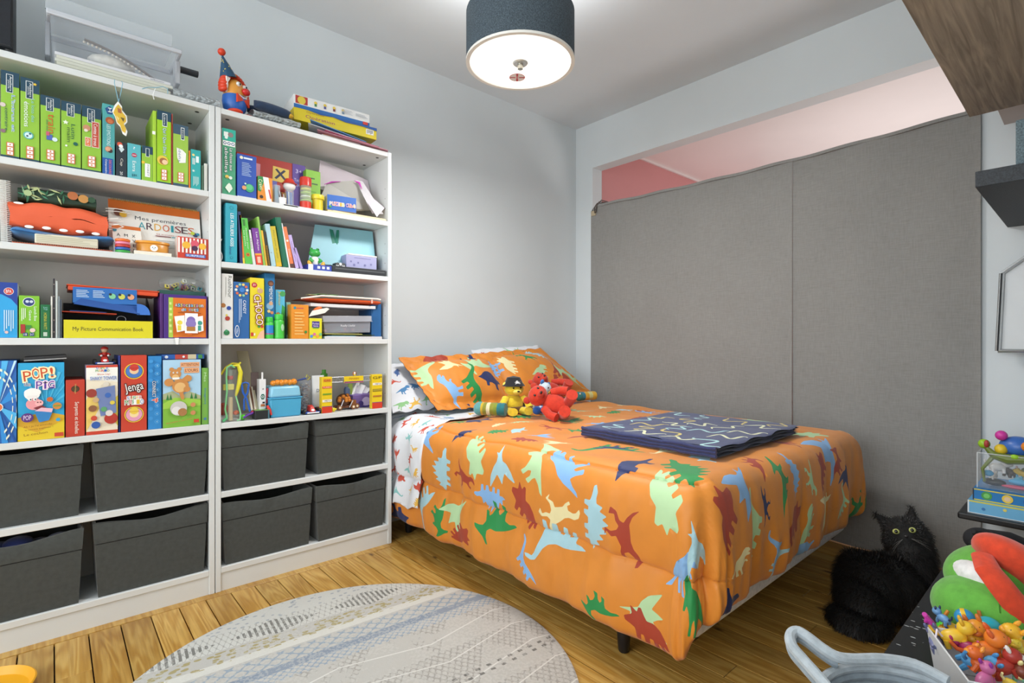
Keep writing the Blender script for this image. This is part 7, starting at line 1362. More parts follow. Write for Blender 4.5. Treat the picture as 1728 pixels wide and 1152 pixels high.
for e, s_ in zip(eyes, (-1, 1)):
    g = MB(); g.ell(e-vw*.004, (.0125, .0105, .009), M('B9BE72', .1), 20, 12, HR()); g.build('eye', ct)
    g = MB(); g.ell(e+vw*.0035, (.0058, .0068, .0025), M('050505', .05), 14, 8, HR()); g.build('pupil', ct)
g = MB(); g.ell(hp(.0, -.012, .079), (.007, .005, .004), M('2E2B2C', .35), 12, 8, HR()); g.build('nose', ct)
g = MB()
for s_ in (-1, 1):
    for k in range(3): g.tube([hp(s_*.014, -.022, .07), hp(s_*(.035+.004*k), -.03-.008*k+.0, .075), hp(s_*(.055+.004*k), -.042-.014*k, .066)], [.00035, .0003, .00015], M('8A8680', .6), 4)
g.build('whiskers', ct)['kind'] = 'stuff'
# ---------------------------------------------------------------- right-hand side: shelves, low table
WD = M('9E9282', .55, 'wood')
g = MB(); g.box(1.15, 2.484, YB+.001, .311, 1.85, 2.25, WD); o = g.build('wall_cabinet', None, False, .001); tag(o, 'brown oak wall cabinet seen from below at the top right', 'cabinet')
g = MB(); g.box(2.50, 3.0, YB+.001, .265, 1.95, 1.97, M('D6CCC8', .5)); tag(g.build('wall_shelf', None, False, .001), 'thin pale shelf board behind the brown oak cabinet', 'shelf')
def blackm():
    m = bpy.data.materials.new('black_scratched'); m.use_nodes = True; nt = m.node_tree; b = nt.nodes['Principled BSDF']; L = nt.links.new
    tc = nt.nodes.new('ShaderNodeTexCoord'); mp = nt.nodes.new('ShaderNodeMapping'); mp.inputs['Scale'].default_value = (70, 28, 40); mp.inputs['Rotation'].default_value = (0, 0, .5); L(tc.outputs['Object'], mp.inputs[0])
    v = nt.nodes.new('ShaderNodeTexVoronoi'); v.inputs['Scale'].default_value = 1; L(mp.outputs[0], v.inputs[0]); n = nt.nodes.new('ShaderNodeTexNoise'); n.inputs['Scale'].default_value = 14; L(tc.outputs['Object'], n.inputs[0])
    a = nt.nodes.new('ShaderNodeMath'); a.operation = 'LESS_THAN'; a.inputs[1].default_value = .16; L(v.outputs[0], a.inputs[0]); c = nt.nodes.new('ShaderNodeMath'); c.operation = 'GREATER_THAN'; c.inputs[1].default_value = .47; L(n.outputs[0], c.inputs[0])
    d = nt.nodes.new('ShaderNodeMath'); d.operation = 'MULTIPLY'; L(a.outputs[0], d.inputs[0]); L(c.outputs[0], d.inputs[1])
    x = nt.nodes.new('ShaderNodeMix'); x.data_type = 'RGBA'; x.inputs[6].default_value = lin('1A1C1F'); x.inputs[7].default_value = lin('B0B2B4'); L(d.outputs[0], x.inputs[0]); L(x.outputs[2], b.inputs['Base Color']); b.inputs['Roughness'].default_value = .45; return m
bs = blackm(); bm2 = M('24282C', .5, 'fabric')
t = thing('floating_shelf', 'thick dark grey floating shelf on the right under the grey box', 'shelf', (2.64, 0, 1.53)); g = MB(); g.box(-.44, .437, YB+.001, .262, 0, .05, M('2A2F34', .6, 'speck')); g.build('shelf_board', t, False, .002)
g = MB(); g.box(0, .16, -.17, 0, 0, .145, M('5E6F76', .8, 'speck')); o = g.build('grey_box', None, False, .003); o.location = (2.24, .172, 1.5815); tag(o, 'blue-grey rough box standing on the dark floating shelf', 'box')
t = thing('low_table', 'low black table with scratched top holding the toys', 'table', (1.74, .02, 0)); g = MB(); g.box(-.46, .46, YB+.02-.0, .32, .275, .30, bs); g.build('tabletop', t, False, .002)
for x_ in (-.43, .43):
    for y_ in (-.27, .29): g = MB(); g.box(x_-.02, x_+.02, y_-.02, y_+.02, 0, .2755, '17181A'); g.build('leg', t, False, .002)
t = thing('side_shelf', 'black shelf board by the curtain carrying the puzzle boxes', 'shelf', (2.86, 0, .355)); g = MB(); g.box(-.23, .216, YB+.001, .365, 0, .025, M('17181B', .35)); g.build('shelf_board', t, False, .006); g = MB(); g.box(.1, .13, .15, .18, -.355, .0, '17181B'); g.box(.1, .13, -.2, -.17, -.355, .0, '17181B'); g.build('support', t, False)
# mirror
t = thing('wall_mirror', 'octagonal mirror with silver frame cut by the right photo edge', 'mirror', (3.0, 0, 0)); PT = [(.284, 1.0), (.271, 1.327), (.16, 1.42), (-.1, 1.42), (-.21, 1.33), (-.21, 1.0)]
sv2 = M('C6CACC', .2, metal=.7)
g = MB(); g.add([(0, y, z_) for y, z_ in PT]+[(.015, y, z_) for y, z_ in PT], [tuple(range(6)), tuple(range(6, 12))[::-1]]+[(i, 6+i, 6+(i+1) % 6, (i+1) % 6) for i in range(6)], M('C6CACC', .3)); g.build('glass', t, False)
g = MB()
for i in range(6): a, b_ = PT[i], PT[(i+1) % 6]; g.tube([(-.004, a[0], a[1]), (-.004, b_[0], b_[1])], .011, sv2, 8, flat=.8)
g.build('frame', t); g = MB(); g.tube([(-.012, .284, 1.0), (-.012, .271, 1.327)], .0035, M('22262A', .4), 6); g.build('dark_edge', t)
g = MB(); g.box(.015, .077, -.02, .08, 1.15, 1.25, '3A3A3A'); g.build('wall_mount', t, False)
# boxes on the side shelf
z = .3805
def rbox(x0, x1, y0, y1, z0, z1, c, nm, label, cat, fp, top=None):
    g = MB(); g.box(x0-x0, x1-x0, y0-y1, 0, 0, z1-z0, c); o = g.build(nm, None, False, .0015); o.location = (x0, y1, z0); tag(o, label, cat); P = Print(y1-y0, z1-z0); fp(P); P.put(o, Mx(((0, 0, -1, 0), (-1, 0, 0, 0), (0, 1, 0, 0), (0, 0, 0, 1)))); 
    if top: P = Print(x1-x0, y1-y0); top(P); P.put(o, topf(x1-x0, z1-z0, -(y1-y0), 0), 'top_print')
    return o
rbox(2.655, 2.95, -.12, .338, z, z+.048, '6FB4DC', 'puzzle_box', 'pale blue flat box with white border, lower of two under the clear bin', 'box', lambda P: (P.rect(0, .88, 1, 1, 'D8D05A').rect(0, 0, 1, .06, 'E4EEF4').rect(.0, 0, .01, 1, 'E4EEF4'), [P.oval(.1+.13*k, .45+.2*(k % 2), .012, ['3A7AB8', 'E8D86A', '3A7AB8'][k % 3]) for k in range(7)]))
rbox(2.672, 2.94, -.12, .325, z+.0485, z+.092, '1F78B8', 'puzzle_box', 'bright blue flat box with round coloured faces, upper of two under the clear bin', 'box', lambda P: (P.rect(0, .9, 1, 1, 'D8C84A').rect(0, 0, 1, .1, 'D8C84A').rect(0, 0, .008, 1, '1A2A3A'), [P.oval(.09+.13*k, .5, .035, ['4A9A4A', 'E8C84A', '2A5AA8', 'B83A34', 'E88A3A', '4A9A8A', 'E8C84A'][k]).oval(.09+.13*k, .5, .02, ['7ACC6A', 'E8C8A0', '5A8AD0', 'D85A50', 'F0B070', '7ACCB0', 'F0E08A'][k]) for k in range(7)]))
zb = z+.0925
t = thing('clear_bin', 'clear acrylic bin full of small toys on the blue boxes', 'bin', (2.70, .315, zb)); W_, L_, Hh = .22, .36, .135; cc_ = clear('D8E0E4', .08)
g = MB(); 
for a in ((0, .003, -L_, 0), (W_-.003, W_, -L_, 0), (.003, W_-.003, -.003, 0), (.003, W_-.003, -L_, -L_+.003)): g.box(a[0], a[1], a[2], a[3], 0, Hh, cc_)
g.box(.003, W_-.003, -L_+.003, -.003, 0, .003, cc_); g.build('bin_walls', t, False)
g = MB(); e_ = clear('EEF2F4', .5)
for (x_, y_) in ((0, 0), (0, -L_), (W_, 0)): g.tube([(x_, y_, 0), (x_, y_, Hh)], .0022, e_, 6)
g.tube([(0, 0, Hh), (0, -L_, Hh)], .002, e_, 6); g.tube([(0, 0, Hh), (W_, 0, Hh)], .002, e_, 6); g.build('bin_edge', t)
def critter(name, label, loc, s, c1, c2=None, rz=0, group=None, ears=True, tail_=True, rot=None, pose=0, cat='toy'):
    """small generic rubber animal figure: body, head, ears, legs"""
    t = thing(name, label, cat, loc, rz, group, rot); c2 = c2 or c1; m1, m2 = M(c1, .4), M(c2, .4)
    g = MB(); g.ell((0, 0, .34*s), (.42*s, .26*s, .26*s), m1); g.build('body', t)
    g = MB(); g.ell((.45*s, 0, .6*s), (.27*s, .25*s, .25*s), m1); g.ell((.62*s, 0, .52*s), (.14*s, .14*s, .11*s), m2, 12, 8); hd_ = g.build('head', t)
    if ears: 
        for y_ in (-1, 1): g = MB(); g.ell((.4*s, y_*.17*s, .86*s), (.07*s, .07*s, .14*s), m2, 10, 7); g.build('ear', hd_)
    for y_ in (-1, 1): g = MB(); g.ell((.62*s, y_*.12*s, .67*s), (.04*s, .035*s, .045*s), '17171A', 8, 6); g.build('eye', hd_)
    for x_ in (-.25, .25):
        for y_ in (-.14, .14): g = MB(); g.tube([(x_*s, y_*s, .28*s), (x_*s*1.1, y_*s*1.2, 0)], [.11*s, .09*s], m1, 9); g.build('leg', t)
    if tail_: g = MB(); g.tube([(-.36*s, 0, .4*s), (-.55*s, 0, .55*s), (-.6*s, .04*s, .75*s)], [.07*s, .06*s, .05*s], m2, 8); g.build('tail', t)
    return t
GT = 'toys in the clear bin'
critter('cow_figure', 'white spotted cow toy near the left wall of the clear bin', (2.745, .262, zb+.06), .062, 'E4E2E0', 'D8D4D0', -1.2, GT)
critter('cow_figure', 'white toy animal in the middle of the clear bin', (2.745, .175, zb+.045), .062, 'E8E6E2', 'E0B8B0', -1.9, GT)
critter('cow_figure', 'white cow toy with dark spots towards the right of the clear bin', (2.745, .085, zb+.055), .07, 'ECEAE6', '4A4444', -1.4, GT)
for k, (nm, c, x_, y_, z_, r3, lb_) in enumerate([('toy_car', '2A2A2C', 2.74, .27, .016, (.02, .035, .014), 'black toy car lying low in the clear bin'), ('toy_block', '3A9AC8', 2.725, .285, .05, (.012, .016, .012), 'small light blue toy block in the left corner of the clear bin'), ('toy_block', '4AA8D8', 2.73, .20, .03, (.014, .03, .012), 'light blue toy piece at the bottom middle of the clear bin'), ('toy_block', '5ABA5A', 2.735, .155, .035, (.015, .02, .015), 'green toy piece at the bottom of the clear bin'), ('toy_block', 'C84A6A', 2.725, .20, .01, (.012, .05, .008), 'long pinkish red toy piece on the bottom of the clear bin'), ('toy_ball', '3F8FD0', 2.75, .09, .025, (.03, .05, .02), 'blue rounded toy at the bottom right of the clear bin'), ('toy_ring', 'E0B82E', 2.72, .15, .012, (.01, .015, .008), 'tiny yellow toy piece on the bottom of the clear bin'), ('toy_block', 'C8A83A', 2.76, .03, .05, (.02, .03, .02), 'yellow toy block at the right of the clear bin')]):
    g = MB(); g.ell((0, 0, 0), r3, M(c, .35), 14, 9); o = g.build(nm); o.location = (x_, y_, zb+z_+.006); tag(o, lb_, 'toy', GT)
r_ = random.Random(31)
for k, (c, lb_) in enumerate((('E8E4DC', 'white rubber animal near the bin front, second row'), ('4A3A34', 'dark brown toy animal low in the clear bin'), ('5AA8C8', 'blue toy animal deep in the clear bin'), ('8AB83A', 'lime toy animal deep in the clear bin'), ('D8A83A', 'golden toy animal deep in the clear bin'), ('7A3A8A', 'purple toy animal at the right of the clear bin'), ('E0DCD4', 'off-white toy animal at the right of the clear bin'))):
    critter('bin_animal', lb_, (2.755+.02*(k % 2), .275-.045*k, zb+.008+.035*(k % 2)), .055, c, None, r_.uniform(0, 6), GT)
t = thing('knobbly_ball_toy', 'blue ball toy with yellow, orange, green and pink knobs on top of the bin', 'toy', (2.76, .205, zb+.165)); g = MB(); g.ell((0, 0, 0), (.045, .055, .04), M('3A6AB8', .35), 20, 12); g.build('body', t)
for p_, c, r0 in (((-.02, .045, .04), 'D03AA0', .019), ((-.045, -.03, .01), 'E88A2A', .02), ((-.02, -.055, .028), 'E8C83A', .018), ((-.03, .045, -.012), 'E0C02E', .02), ((-.015, .095, .0), '9AC82E', .019)): g = MB(); g.ell(p_, r0, M(c, .4), 14, 9); g.build('knob', t)
t = thing('lizard_toy', 'olive green stretchy lizard toy sprawling over the bin rim', 'toy', (2.715, .2, zb+.115)); ol = M('6E7E3A', .5); g = MB(); g.tube([(.0, .09, .04), (.0, .07, .015), (0, .03, .005), (0, -.03, .012), (0, -.11, .022)], [.008, .014, .02, .016, .007], ol, 10); g.tube([(0, .07, .01), (-.012, .1, -.04), (-.006, .095, -.09)], [.008, .006, .004], ol, 8); g.tube([(0, .0, .0), (.01, -.08, .0), (.0, -.17, .02)], [.008, .008, .005], ol, 8); g.build('body', t); g = MB(); g.ell((0, .09, .055), (.008, .008, .015), 'A83A34', 10, 7); g.build('red_crest', t); g = MB(); g.ell((-.01, .01, .018), (.01, .014, .01), '9ACC2A', 10, 7); g.build('green_spot', t)
t = thing('yellow_green_ring', 'yellow and green curved toy inside the clear bin', 'toy', (2.735, .15, zb+.085)); g = MB(); g.tube([(0, .06*cos(a), .022*sin(a)) for a in [pi+pi*i/10 for i in range(11)]], .011, M('C8A82E', .4), 8); g.build('yellow_part', t); g = MB(); g.ell((0, 0, 0), (.015, .045, .014), M('4A5A2A', .5)); g.build('green_part', t)
t = thing('string_ball', 'magenta rubber string ball on top of the clear bin', 'toy', (2.76, .06, zb+.16)); r_ = random.Random(2); g = MB(); mg = M('C43AA8', .4)
for k in range(420):
    d_ = V((r_.gauss(0, 1), r_.gauss(0, 1), r_.gauss(0, 1))).normalized(); e_ = V((r_.uniform(-.3, .3), r_.uniform(-.3, .3), r_.uniform(-.4, 0))); g.tube([d_*.03, d_*.045+e_*.008, d_*.056+e_*.03], [.0022, .0022, .0016], mg, 5)
g.ell((0, 0, 0), .042, mg); g.build('rubber_strings', t)['kind'] = 'stuff'
t = thing('glass_dome', 'clear glass dome edge behind the magenta string ball', 'dome', (2.88, .06, zb+.002)); g = MB(); g.lathe([(.075*cos(a), .17+.055*sin(a)) for a in [pi/2*i/8 for i in range(8)]]+[(.001, .225)], clear('D0DCD8', .3), 24, cap=False); g.lathe([(.075, 0), (.075, .17)], clear('D0DCD8', .3), 24, cap=False); g.build('dome', t)
# ---------------------------------------------------------------- green plush with red cap, black plush
gp = M('5FA83A', .85, 'fabric')
t = thing('green_plush', 'big green plush toy with white patch lying under a red cap on the black table', 'plush', (0, 0, 0))
c1 = atD(1660, 1030, 1.262); R3 = Mx((RT, FW, UP)).transposed()
def blob(mb, c, r, m, dim=0, seed=0, R=None): mb.ell(c, r, m, 36, 22, R)
g = MB(); blob(g, c1, (.10, .105, .078), gp, R=R3); g.build('snout', t)
c2 = atD(1664, 968, 1.31); Rt = R3 @ Mx.Rotation(-.45, 3, 'Y'); g = MB(); blob(g, c2, (.088, .085, .062), gp, R=Rt); g.build('head', t)
g = MB(); g.tube([c2+FW*.02, (c1+c2)/2+RT*.05, c1+RT*.05+FW*.06], [.07, .075, .08], gp, 20); g.tube([c1+RT*.02+FW*.05-UP*.01, c1+RT*.16+FW*.1-UP*.015, c1+RT*.3+FW*.12-UP*.02], [.075, .075, .07], gp, 20); g.build('body', t)
g = MB(); ew = c2-FW*.022-RT*.030-UP*.006; g.ell(ew, (.056, .07, .040), M('E2E2E0', .8, 'fabric'), 30, 16, R3 @ Mx.Rotation(.62, 3, 'Y')); g.build('white_patch', t)
g = MB(); g.tube([atD(1616, 995, 1.19), atD(1622, 975, 1.18)], .001, '30501E', 6) if 0 else None
# seams on the snout
def on_ell(a, b): d_ = V((cos(b)*sin(a), -cos(b)*cos(a), sin(b))); return c1+RT*d_.x*.1005+FW*d_.y*.1055+UP*d_.z*.0785
g.tube([on_ell(.75, -.7+1.6*i/14) for i in range(15)], .0011, M('3E7A22', .9), 5); g.tube([on_ell(-.45+.25*(i/10)**2, .5+.55*i/10) for i in range(11)], .0011, M('3E7A22', .9), 5); g.build('seam', t)
g = MB(); g.ell(ew-FW*.063+UP*.004-RT*.004, (.007, .004, .012), '1A1A1C', 12, 8, R3 @ Mx.Rotation(-.5, 3, 'Y')); g.build('eye', t)
rc = M('D2401C', .85, 'fabric')
t = thing('soft_hat', 'soft red cap with white lining lying over the green plush', 'cap', (0, 0, 0)); c3 = atD(1722, 960, 1.28); g = MB(); Rc = R3 @ Mx.Rotation(.72, 3, 'Y'); g.ell(c3, (.115, .09, .05), rc, 34, 20, Rc); g.build('crown', t)
g = MB(); pts_ = [atD(1658, 938, 1.27), atD(1668, 962, 1.225), atD(1690, 990, 1.195), atD(1712, 1018, 1.18), atD(1735, 1048, 1.17)]; g.tube(pts_, [.022, .026, .027, .027, .026], rc, 14, flat=.55); g.build('brim', t)
g = MB(); pts_ = [atD(1700, 1004, 1.205), atD(1712, 1030, 1.19), atD(1734, 1064, 1.18)]; g.tube(pts_, [.014, .018, .02], M('E4E2E0', .8, 'fabric'), 12, flat=.5); g.build('lining', t)
bk2 = M('15161A', .85); t = thing('black_plush', 'small black plush animal with golden ring beside the curtain', 'plush', (0, 0, 0)); c4 = atD(1656, 911, 1.50)
g = MB(); g.ell(c4, (.042, .04, .034), bk2, 22, 14, R3); g.tube([c4, c4+RT*.08-UP*.005, c4+RT*.17-UP*.03], [.033, .028, .016], bk2, 16); g.build('body', t); c4b = c4
for dx, dy in ((-.04, .028), (-.045, -.004)): g = MB(); g.tube([c4+RT*dx*.5+UP*dy*.8-FW*.02, c4+RT*dx*1.25+UP*(dy+.008)-FW*.03], [.016, .006], bk2, 8); g.build('ear', t)
g = MB(); g.tube([c4+RT*(.008+.011*cos(a))+UP*(-.012+.011*sin(a))-FW*.046 for a in [.6+5*i/10 for i in range(11)]], .0022, M('C8963A', .3, metal=.6), 6); g.tube([c4-RT*.058-UP*.03-FW*.03, c4-RT*.035-UP*.033-FW*.038], .005, M('D8C89A', .5), 8); g.tube([c4-RT*.042-UP*.0-FW*.035, c4-RT*.044+UP*.018-FW*.03], .004, M('D8C89A', .5), 8); g.build('gold_trim', t)
# prop to hold the small black plush up: folded box under it
g = MB(); px_, py_ = c4.x, c4.y; g.box(px_-.02, px_+.24, py_-.2, py_+.0, .301, c4.z-.040, '4A4238'); tag(g.build('brown_box', None, False, .002), 'brown box under the small black plush behind the green plush', 'box')
# ---------------------------------------------------------------- white toy bin with rubber figures
wb = M('DDE0E2', .35); A0 = V((1.490, .262)); e1 = V((-.887, -.46)); e2 = V((.46, -.887)); L1, L2 = .21, .24
t = thing('white_toy_bin', 'white plastic bin full of small rubber animals on the black table', 'bin', (0, 0, 0)); g = MB()
def qd(k, z_, ins=0): c_ = A0+e1*L1/2+e2*L2/2; a, b_ = L1/2*k-ins, L2/2*k-ins; return [(*(c_+e1*(sx*a)+e2*(sy*b_)), z_) for sx, sy in ((-1, -1), (1, -1), (1, 1), (-1, 1))]
vs = qd(.9, .3015)+qd(1, .395)+qd(1, .395, .004)+qd(.9, .305, .004); g.add(vs, [(0, 1, 2, 3)]+[(a*4+i, a*4+(i+1) % 4, (a+1)*4+(i+1) % 4, (a+1)*4+i) for a in range(3) for i in range(4)]+[(12, 15, 14, 13)], wb); g.build('bin_body', t, bevel=.004)
ctr = A0+e1*L1/2+e2*L2/2
GR = 'rubber figures heaped in the white bin'
FG = [('E8B22E', 'E08A2A', 1600, 1066, 1.19, .07, 'yellow rubber animal with orange ears near the left of the white bin'), ('E8BE34', 'D8A82A', 1616, 1076, 1.14, .06, 'yellow rubber animal lying behind the grey one'), ('E0922A', 'C8702A', 1668, 1068, 1.15, .07, 'golden yellow rubber giraffe-like figure in the middle of the heap'), ('EAB22A', 'E8A02A', 1700, 1082, 1.13, .07, 'yellow rubber bear figure at the right of the heap'),
 ('E27A26', 'D8602A', 1672, 1100, 1.1, .075, 'orange rubber animal lying across the heap'), ('7A80A8', '6A7098', 1585, 1083, 1.16, .05, 'grey-purple rubber animal hanging over the left rim'), ('5AA8DC', '4A90C8', 1632, 1108, 1.1, .06, 'light blue rubber figure at the front rim'), ('DE6A24', 'E8922A', 1650, 1124, 1.07, .055, 'orange rubber figure with white rimmed eyes near the front'), ('C86A9A', '9A3AA0', 1664, 1146, 1.04, .05, 'pink and purple rubber figure at the very bottom of the heap'),
 ('A8342A', 'E0D8D0', 1700, 1128, 1.06, .06, 'dark red rubber figure with white belly in the heap'), ('7A3A28', 'E8DC9A', 1722, 1112, 1.08, .06, 'brown spotted rubber giraffe figure cut by the photo edge'), ('E0C83A', 'E0B82E', 1718, 1095, 1.11, .045, 'small yellow rubber duckling at the right edge'), ('2A5AA8', '1E4488', 1634, 1062, 1.17, .045, 'dark blue rubber figure behind the yellow animals'), ('9A2A5A', 'B83A6A', 1640, 1092, 1.12, .045, 'crimson rubber figure half buried in the middle'), ('E8C84A', 'F0E0A0', 1704, 1150, 1.04, .04, 'pale yellow rubber figure at the bottom edge'), ('8AC8A8', 'E8E0B0', 1728, 1140, 1.05, .045, 'mint rubber figure at the bottom right corner')]
r_ = random.Random(21)
for k, (c1_, c2_, px, py, d_, s_, lb_) in enumerate(FG):
    p = atD(px, py, d_); p.z -= .3*s_; critter('rubber_animal', lb_, p, s_, c1_, c2_, 0, GR, rot=(r_.uniform(-.7, .7), r_.uniform(-.6, .6), r_.uniform(0, 6.3)))
g = MB(); P_ = [atD(1560, 1036, 1.19), atD(1572, 1052, 1.185), atD(1584, 1076, 1.18)]; g.tube(P_, [.010, .016, .015], M('C23AA0', .5), 10, flat=.5)
for k in range(4): g.tube([atD(1566+5*k, 1045+10*k, 1.18), atD(1561+4*k, 1046+10*k+3, 1.185)], [.006, .003], M('C23AA0', .5), 6)
tag(g.build('pink_wing'), 'magenta rubber wing sticking up at the left corner of the white bin', 'toy')
g = MB(); g.tube([atD(1590, 1073, 1.14), atD(1581, 1062, 1.14), atD(1579, 1075, 1.135), atD(1590, 1090, 1.13)], .0022, M('E4D8E0', .4), 6); tag(g.build('pale_string'), 'pale pink cord loop at the left of the white bin', 'cord')
t = thing('toy_rattle', 'round blue toy ball with yellow stripe on top of the heap', 'toy', atD(1628, 1042, 1.17)); g = MB(); g.ell((0, 0, 0), .019, M('2F8EC0', .3), 22, 14); g.build('ball', t); g = MB(); g.lathe([(.0192, -.004), (.0196, 0), (.0192, .004)], M('E0B82A', .4), 26, cap=False); o = g.build('stripe', t); o.rotation_euler = (1.2, .7, 0)
g = MB(); g.ell(atD(1668, 1054, 1.17), (.024, .022, .016), M('2FB0C4', .25), 20, 12); tag(g.build('teal_egg'), 'shiny teal egg toy leaning on the green plush', 'toy'); g = MB(); g.ell(atD(1688, 1063, 1.16), (.014, .014, .012), M('E4C8D0', .4)); tag(g.build('pale_pink_ball'), 'pale pink ball beside the teal egg', 'ball')
critter('blue_figure', 'small grey-blue rubber figure with dark wings behind the blue striped ball', atD(1592, 1052, 1.2), .035, '6A9AC8', '2A3A5A', 1., GR)
t = thing('green_cup', 'small bright green plastic cup lying beside the green plush', 'cup', atD(1592, 1028, 1.27)); t.location.z = .325
g = MB(); g.T = Mx.Rotation(1.15, 4, 'Y') @ Mx.Rotation(.3, 4, 'X'); g.lathe([(.015, -.02), (.024, .02), (.0225, .02), (.013, -.017)], M('4ABE34', .35), 26, cap=False); g.build('cup', t)
# ---------------------------------------------------------------- rope basket
t = thing('rope_basket', 'grey cotton rope basket with looped handles at the bottom right', 'basket', (1.085, .19, 0)); mb_ = M('8C979F', .95, 'fabric'); mh = M('A9B2B8', .95, 'fabric')
n = 26; TW = []
for k in range(n):
    zc = .01+k*(.41/n)*1.0; r = .135+.02*(k/n)**.8; g = MB(); g.tube([(r*cos(2*pi*i/64), r*sin(2*pi*i/64), zc) for i in range(64)], .0088, mb_ if k < n-1 else mh, 8, True); o = g.build('rope_coil', t)
g = MB(); g.lathe([(.001, .004), (.13, .004), (.13, .012), (.001, .012)], mb_, 40); g.build('base', t)
L0 = V(t.location)
def bh(px, py, zz): d = (H-zz)*F/(py-CY); return atD(px, py, d)-L0
Hh_ = [bh(1600, 1150, .418), bh(1545, 1122, .424), bh(1490, 1112, .427), bh(1440, 1112, .428), bh(1412, 1108, .432), bh(1388, 1094, .44), bh(1362, 1074, .45), bh(1345, 1065, .452), bh(1334, 1072, .447), bh(1337, 1090, .44), bh(1355, 1112, .43), bh(1378, 1138, .422), bh(1400, 1165, .415), bh(1410, 1190, .41)]
Q = []
for i in range(len(Hh_)-1):
    p0, p1, p2, p3 = Hh_[max(0, i-1)], Hh_[i], Hh_[i+1], Hh_[min(len(Hh_)-1, i+2)]
    for k in range(5): a = k/5; Q.append(.5*((2*p1)+(p2-p0)*a+(2*p0-5*p1+4*p2-p3)*a*a+(3*p1-p0-3*p2+p3)*a**3))
g = MB(); g.tube(Q, .0105, mh, 10); g.build('handle', t); g = MB(); g.tube([q+V((0, 0, -.014)) for q in Q[20:]], .008, mb_, 8); g.build('handle', t)
# ---------------------------------------------------------------- soft toys on the bed
zb = ZT+.012
def teddy(name, label, loc, s, c, c2=None, rz=0, pose='sit', rot=None, extra=None, m_kind='fabric', snout=True):
    t = thing(name, label, 'plush toy', loc, rz, rot=rot); m1 = M(c, .9, m_kind); m2 = M(c2 or c, .9, m_kind)
    def sub(nm, f, par=None): g = MB(); f(g); return g.build(nm, par or t)
    sub('body', lambda g: g.ell((0, 0, .075*s), (.055*s, .045*s, .07*s), m1)); hd_ = sub('head', lambda g: g.ell((0, -.012*s, .175*s), (.052*s, .046*s, .046*s), m1))
    if snout: sub('muzzle', lambda g: g.ell((0, -.052*s, .162*s), (.024*s, .018*s, .017*s), m2), hd_)
    for q in (-1, 1):
        sub('ear', lambda g: g.ell((q*.042*s, 0, .212*s), (.018*s, .01*s, .018*s), m2), hd_); sub('eye', lambda g: g.ell((q*.02*s, -.052*s, .188*s), (.0055*s, .004*s, .0065*s), M('141416', .2), 10, 7), hd_)
        sub('arm', lambda g: g.tube([(q*.045*s, -.01*s, .12*s), (q*.07*s, -.03*s, .085*s), (q*.075*s, -.05*s, .05*s)], [.02*s, .02*s, .022*s], m1, 12)); sub('leg', lambda g: g.tube([(q*.03*s, -.01*s, .03*s), (q*.04*s, -.06*s, .025*s), (q*.045*s, -.1*s, .03*s)], [.026*s, .026*s, .028*s], m1, 12))
    sub('nose', lambda g: g.ell((0, -.07*s, .166*s), (.008*s, .005*s, .006*s), M('1A1414', .4), 10, 7), hd_)
    if extra: extra(t, s)
    return t
def cater(label, P, r, cols):
    t = thing('caterpillar_plush', label, 'plush toy', (0, 0, 0)); n = len(cols)
    for k, c in enumerate(cols):
        a, b_ = V(P[0]).lerp(V(P[1]), k/n), V(P[0]).lerp(V(P[1]), (k+1)/n); g = MB(); dd = (b_-a)*.1
        if k == 0: g.ell(a.lerp(b_, .8), (r*1.05,)*3, M(c, .9, 'fabric'), 20, 12); nm = 'head'
        else: g.tube([a-dd, a.lerp(b_, .5), b_+dd], [r*.93, r*1.0, r*.93], M(c, .9, 'fabric'), 20); nm = 'body_ring'
        g.build(nm, t)
    e_ = V(P[0]); g = MB(); g.ell(e_+V((.012, -r*.9, r*.65)), (.007, .005, .007), WH, 10, 7); g.ell(e_+V((.012, -r*.98, r*.68)), (.004, .003, .004), '111111', 8, 6); g.build('eye', t)
a_ = atD(805, 682, 0) if 0 else None
def bedpt(px, py, r): d = (H-(zb+r))*F/(py-CY); return atD(px, py, d)
cater('striped caterpillar plush in teal, yellow and green at the left of the soft toys', (bedpt(806, 689, .034), bedpt(853, 691, .034)), .036, ['5A9A9A', 'C8A82E', '8A8A2E', 'D8D0A8', '8A8A2E', '7A8A2A', '1E6E76', '1E6E76'])
cater('striped caterpillar plush half hidden at the far right of the bed', (bedpt(972, 669, .03), bedpt(1003, 667, .03)), .03, ['2E7A78', '2E7A9A', 'D8A82E', 'C8C88A', 'D8A82E'])
def pirate(t, s):
    g = MB(); g.lathe([(.001, .07*s), (.035*s, .06*s), (.05*s, .02*s), (.062*s, .0)], M('17181E', .9, 'fabric'), 26, (0, -.005*s, .2*s)); g.build('hat', t)
    P = Print(.04*s, .04*s); P.oval(.5, .55, .2, 'E8E8E8').rect(.4, .25, .6, .45, 'E8E8E8').oval(.42, .56, .05, '17181E').oval(.58, .56, .05, '17181E').poly([(.1, .2), (.16, .12), (.9, .42), (.86, .5)], 'E8E8E8').poly([(.9, .2), (.84, .12), (.1, .42), (.14, .5)], 'E8E8E8'); P.put(t, Mx(((1, 0, 0, -.02*s), (0, .45, -.9, -.062*s), (0, .9, .45, .212*s), (0, 0, 0, 1))), 'skull_badge')
    g = MB(); g.lathe([(.048*s, 0), (.054*s, .02*s), (.05*s, .035*s)], M('6A4A2A', .9, 'fabric'), 26, (0, 0, .02*s)); g.build('brown_shorts', t)
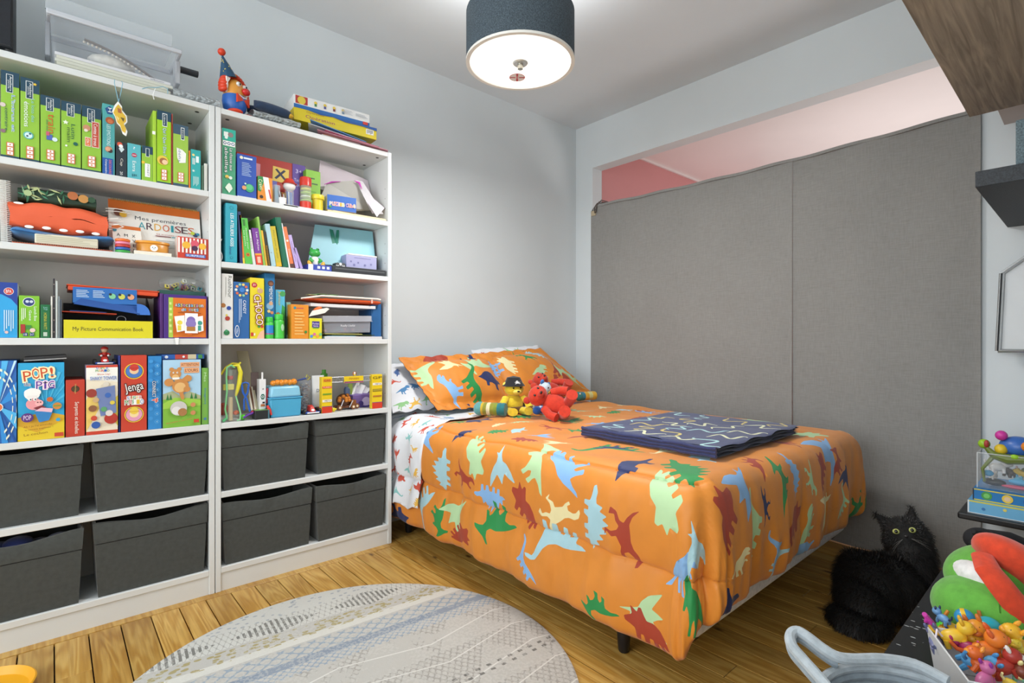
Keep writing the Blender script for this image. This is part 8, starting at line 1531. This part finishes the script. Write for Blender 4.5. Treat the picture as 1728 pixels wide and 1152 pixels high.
p = bedpt(866, 697, .0); t = teddy('yellow_plush', 'yellow plush toy wearing a black pirate hat with skull badge', (p.x, p.y, zb-.004), .82, 'DCC22E', 'E8D860', -.25, extra=pirate); t.scale = (1.3, 1.1, .95)
def cap_(t, s): g = MB(); g.lathe([(.001, .028*s), (.03*s, .02*s), (.042*s, 0)], M('2A6AB8', .8, 'fabric'), 22, (-.008*s, -.008*s, .205*s)); g.build('blue_cap', t); g = MB(); g.ell((0, -.002, .08*s), (.06*s, .05*s, .05*s), M('DC7A22', .9, 'fabric')); g.build('orange_vest', t)
p = bedpt(862, 668, .03); teddy('brown_dog_plush', 'brown dog plush with blue cap sitting behind the yellow toy', (p.x+.035, p.y-.05, zb+.02), 1.05, '6E4A2A', '8A6440', -.5, extra=cap_)
p = bedpt(902, 693, .0); t = teddy('white_blue_plush', 'white and blue round plush lying between the yellow and red toys', (p.x, p.y, zb+.0), .8, 'C9D6E0', '3A78C0', .2, rot=(.25, .3, .2), snout=False); g = MB(); g.ell((0, -.02, .065), (.038, .026, .04), M('2F6EBE', .9, 'fabric')); g.build('blue_patch', t); g = MB(); g.ell((.01, -.042, .13), (.012, .01, .01), M('E0A83A', .8)); g.build('yellow_badge', t)
def axes(head, face):
    z_ = head.normalized(); y_ = -(face-z_*face.dot(z_)).normalized(); x_ = y_.cross(z_); return Mx((x_, y_, z_)).transposed().to_euler()
p = bedpt(962, 694, .03); teddy('red_plush', 'large red plush toy lying in front on the comforter, head to the left', (p.x, p.y, zb+.027), 1.08, 'C4341C', 'B02C18', rot=axes(-RT*.9+UP*.42+FW*.1, -FW*.75+UP*.5-RT*.2))
p = bedpt(955, 682, .03); teddy('red_plush', 'red plush toy lying behind the front red one, only its head and shoulder showing', (p.x+.0, p.y+.02, zb+.055), 1.0, 'B8301C', 'C23A22', rot=axes(-RT*.75+UP*.55+FW*.25, -FW*.6+UP*.6+RT*.2))
g = MB(); p = bedpt(913, 692, .02)
for dx in (-.022, .018): g.ell(p+V((dx, -dx*.4, 0)), (.026, .024, .023), M('2A62B8', .95, 'fabric'), 16, 10)
tag(g.build('blue_pompom'), 'small fuzzy blue pompom pair in front of the red plush', 'pompom')
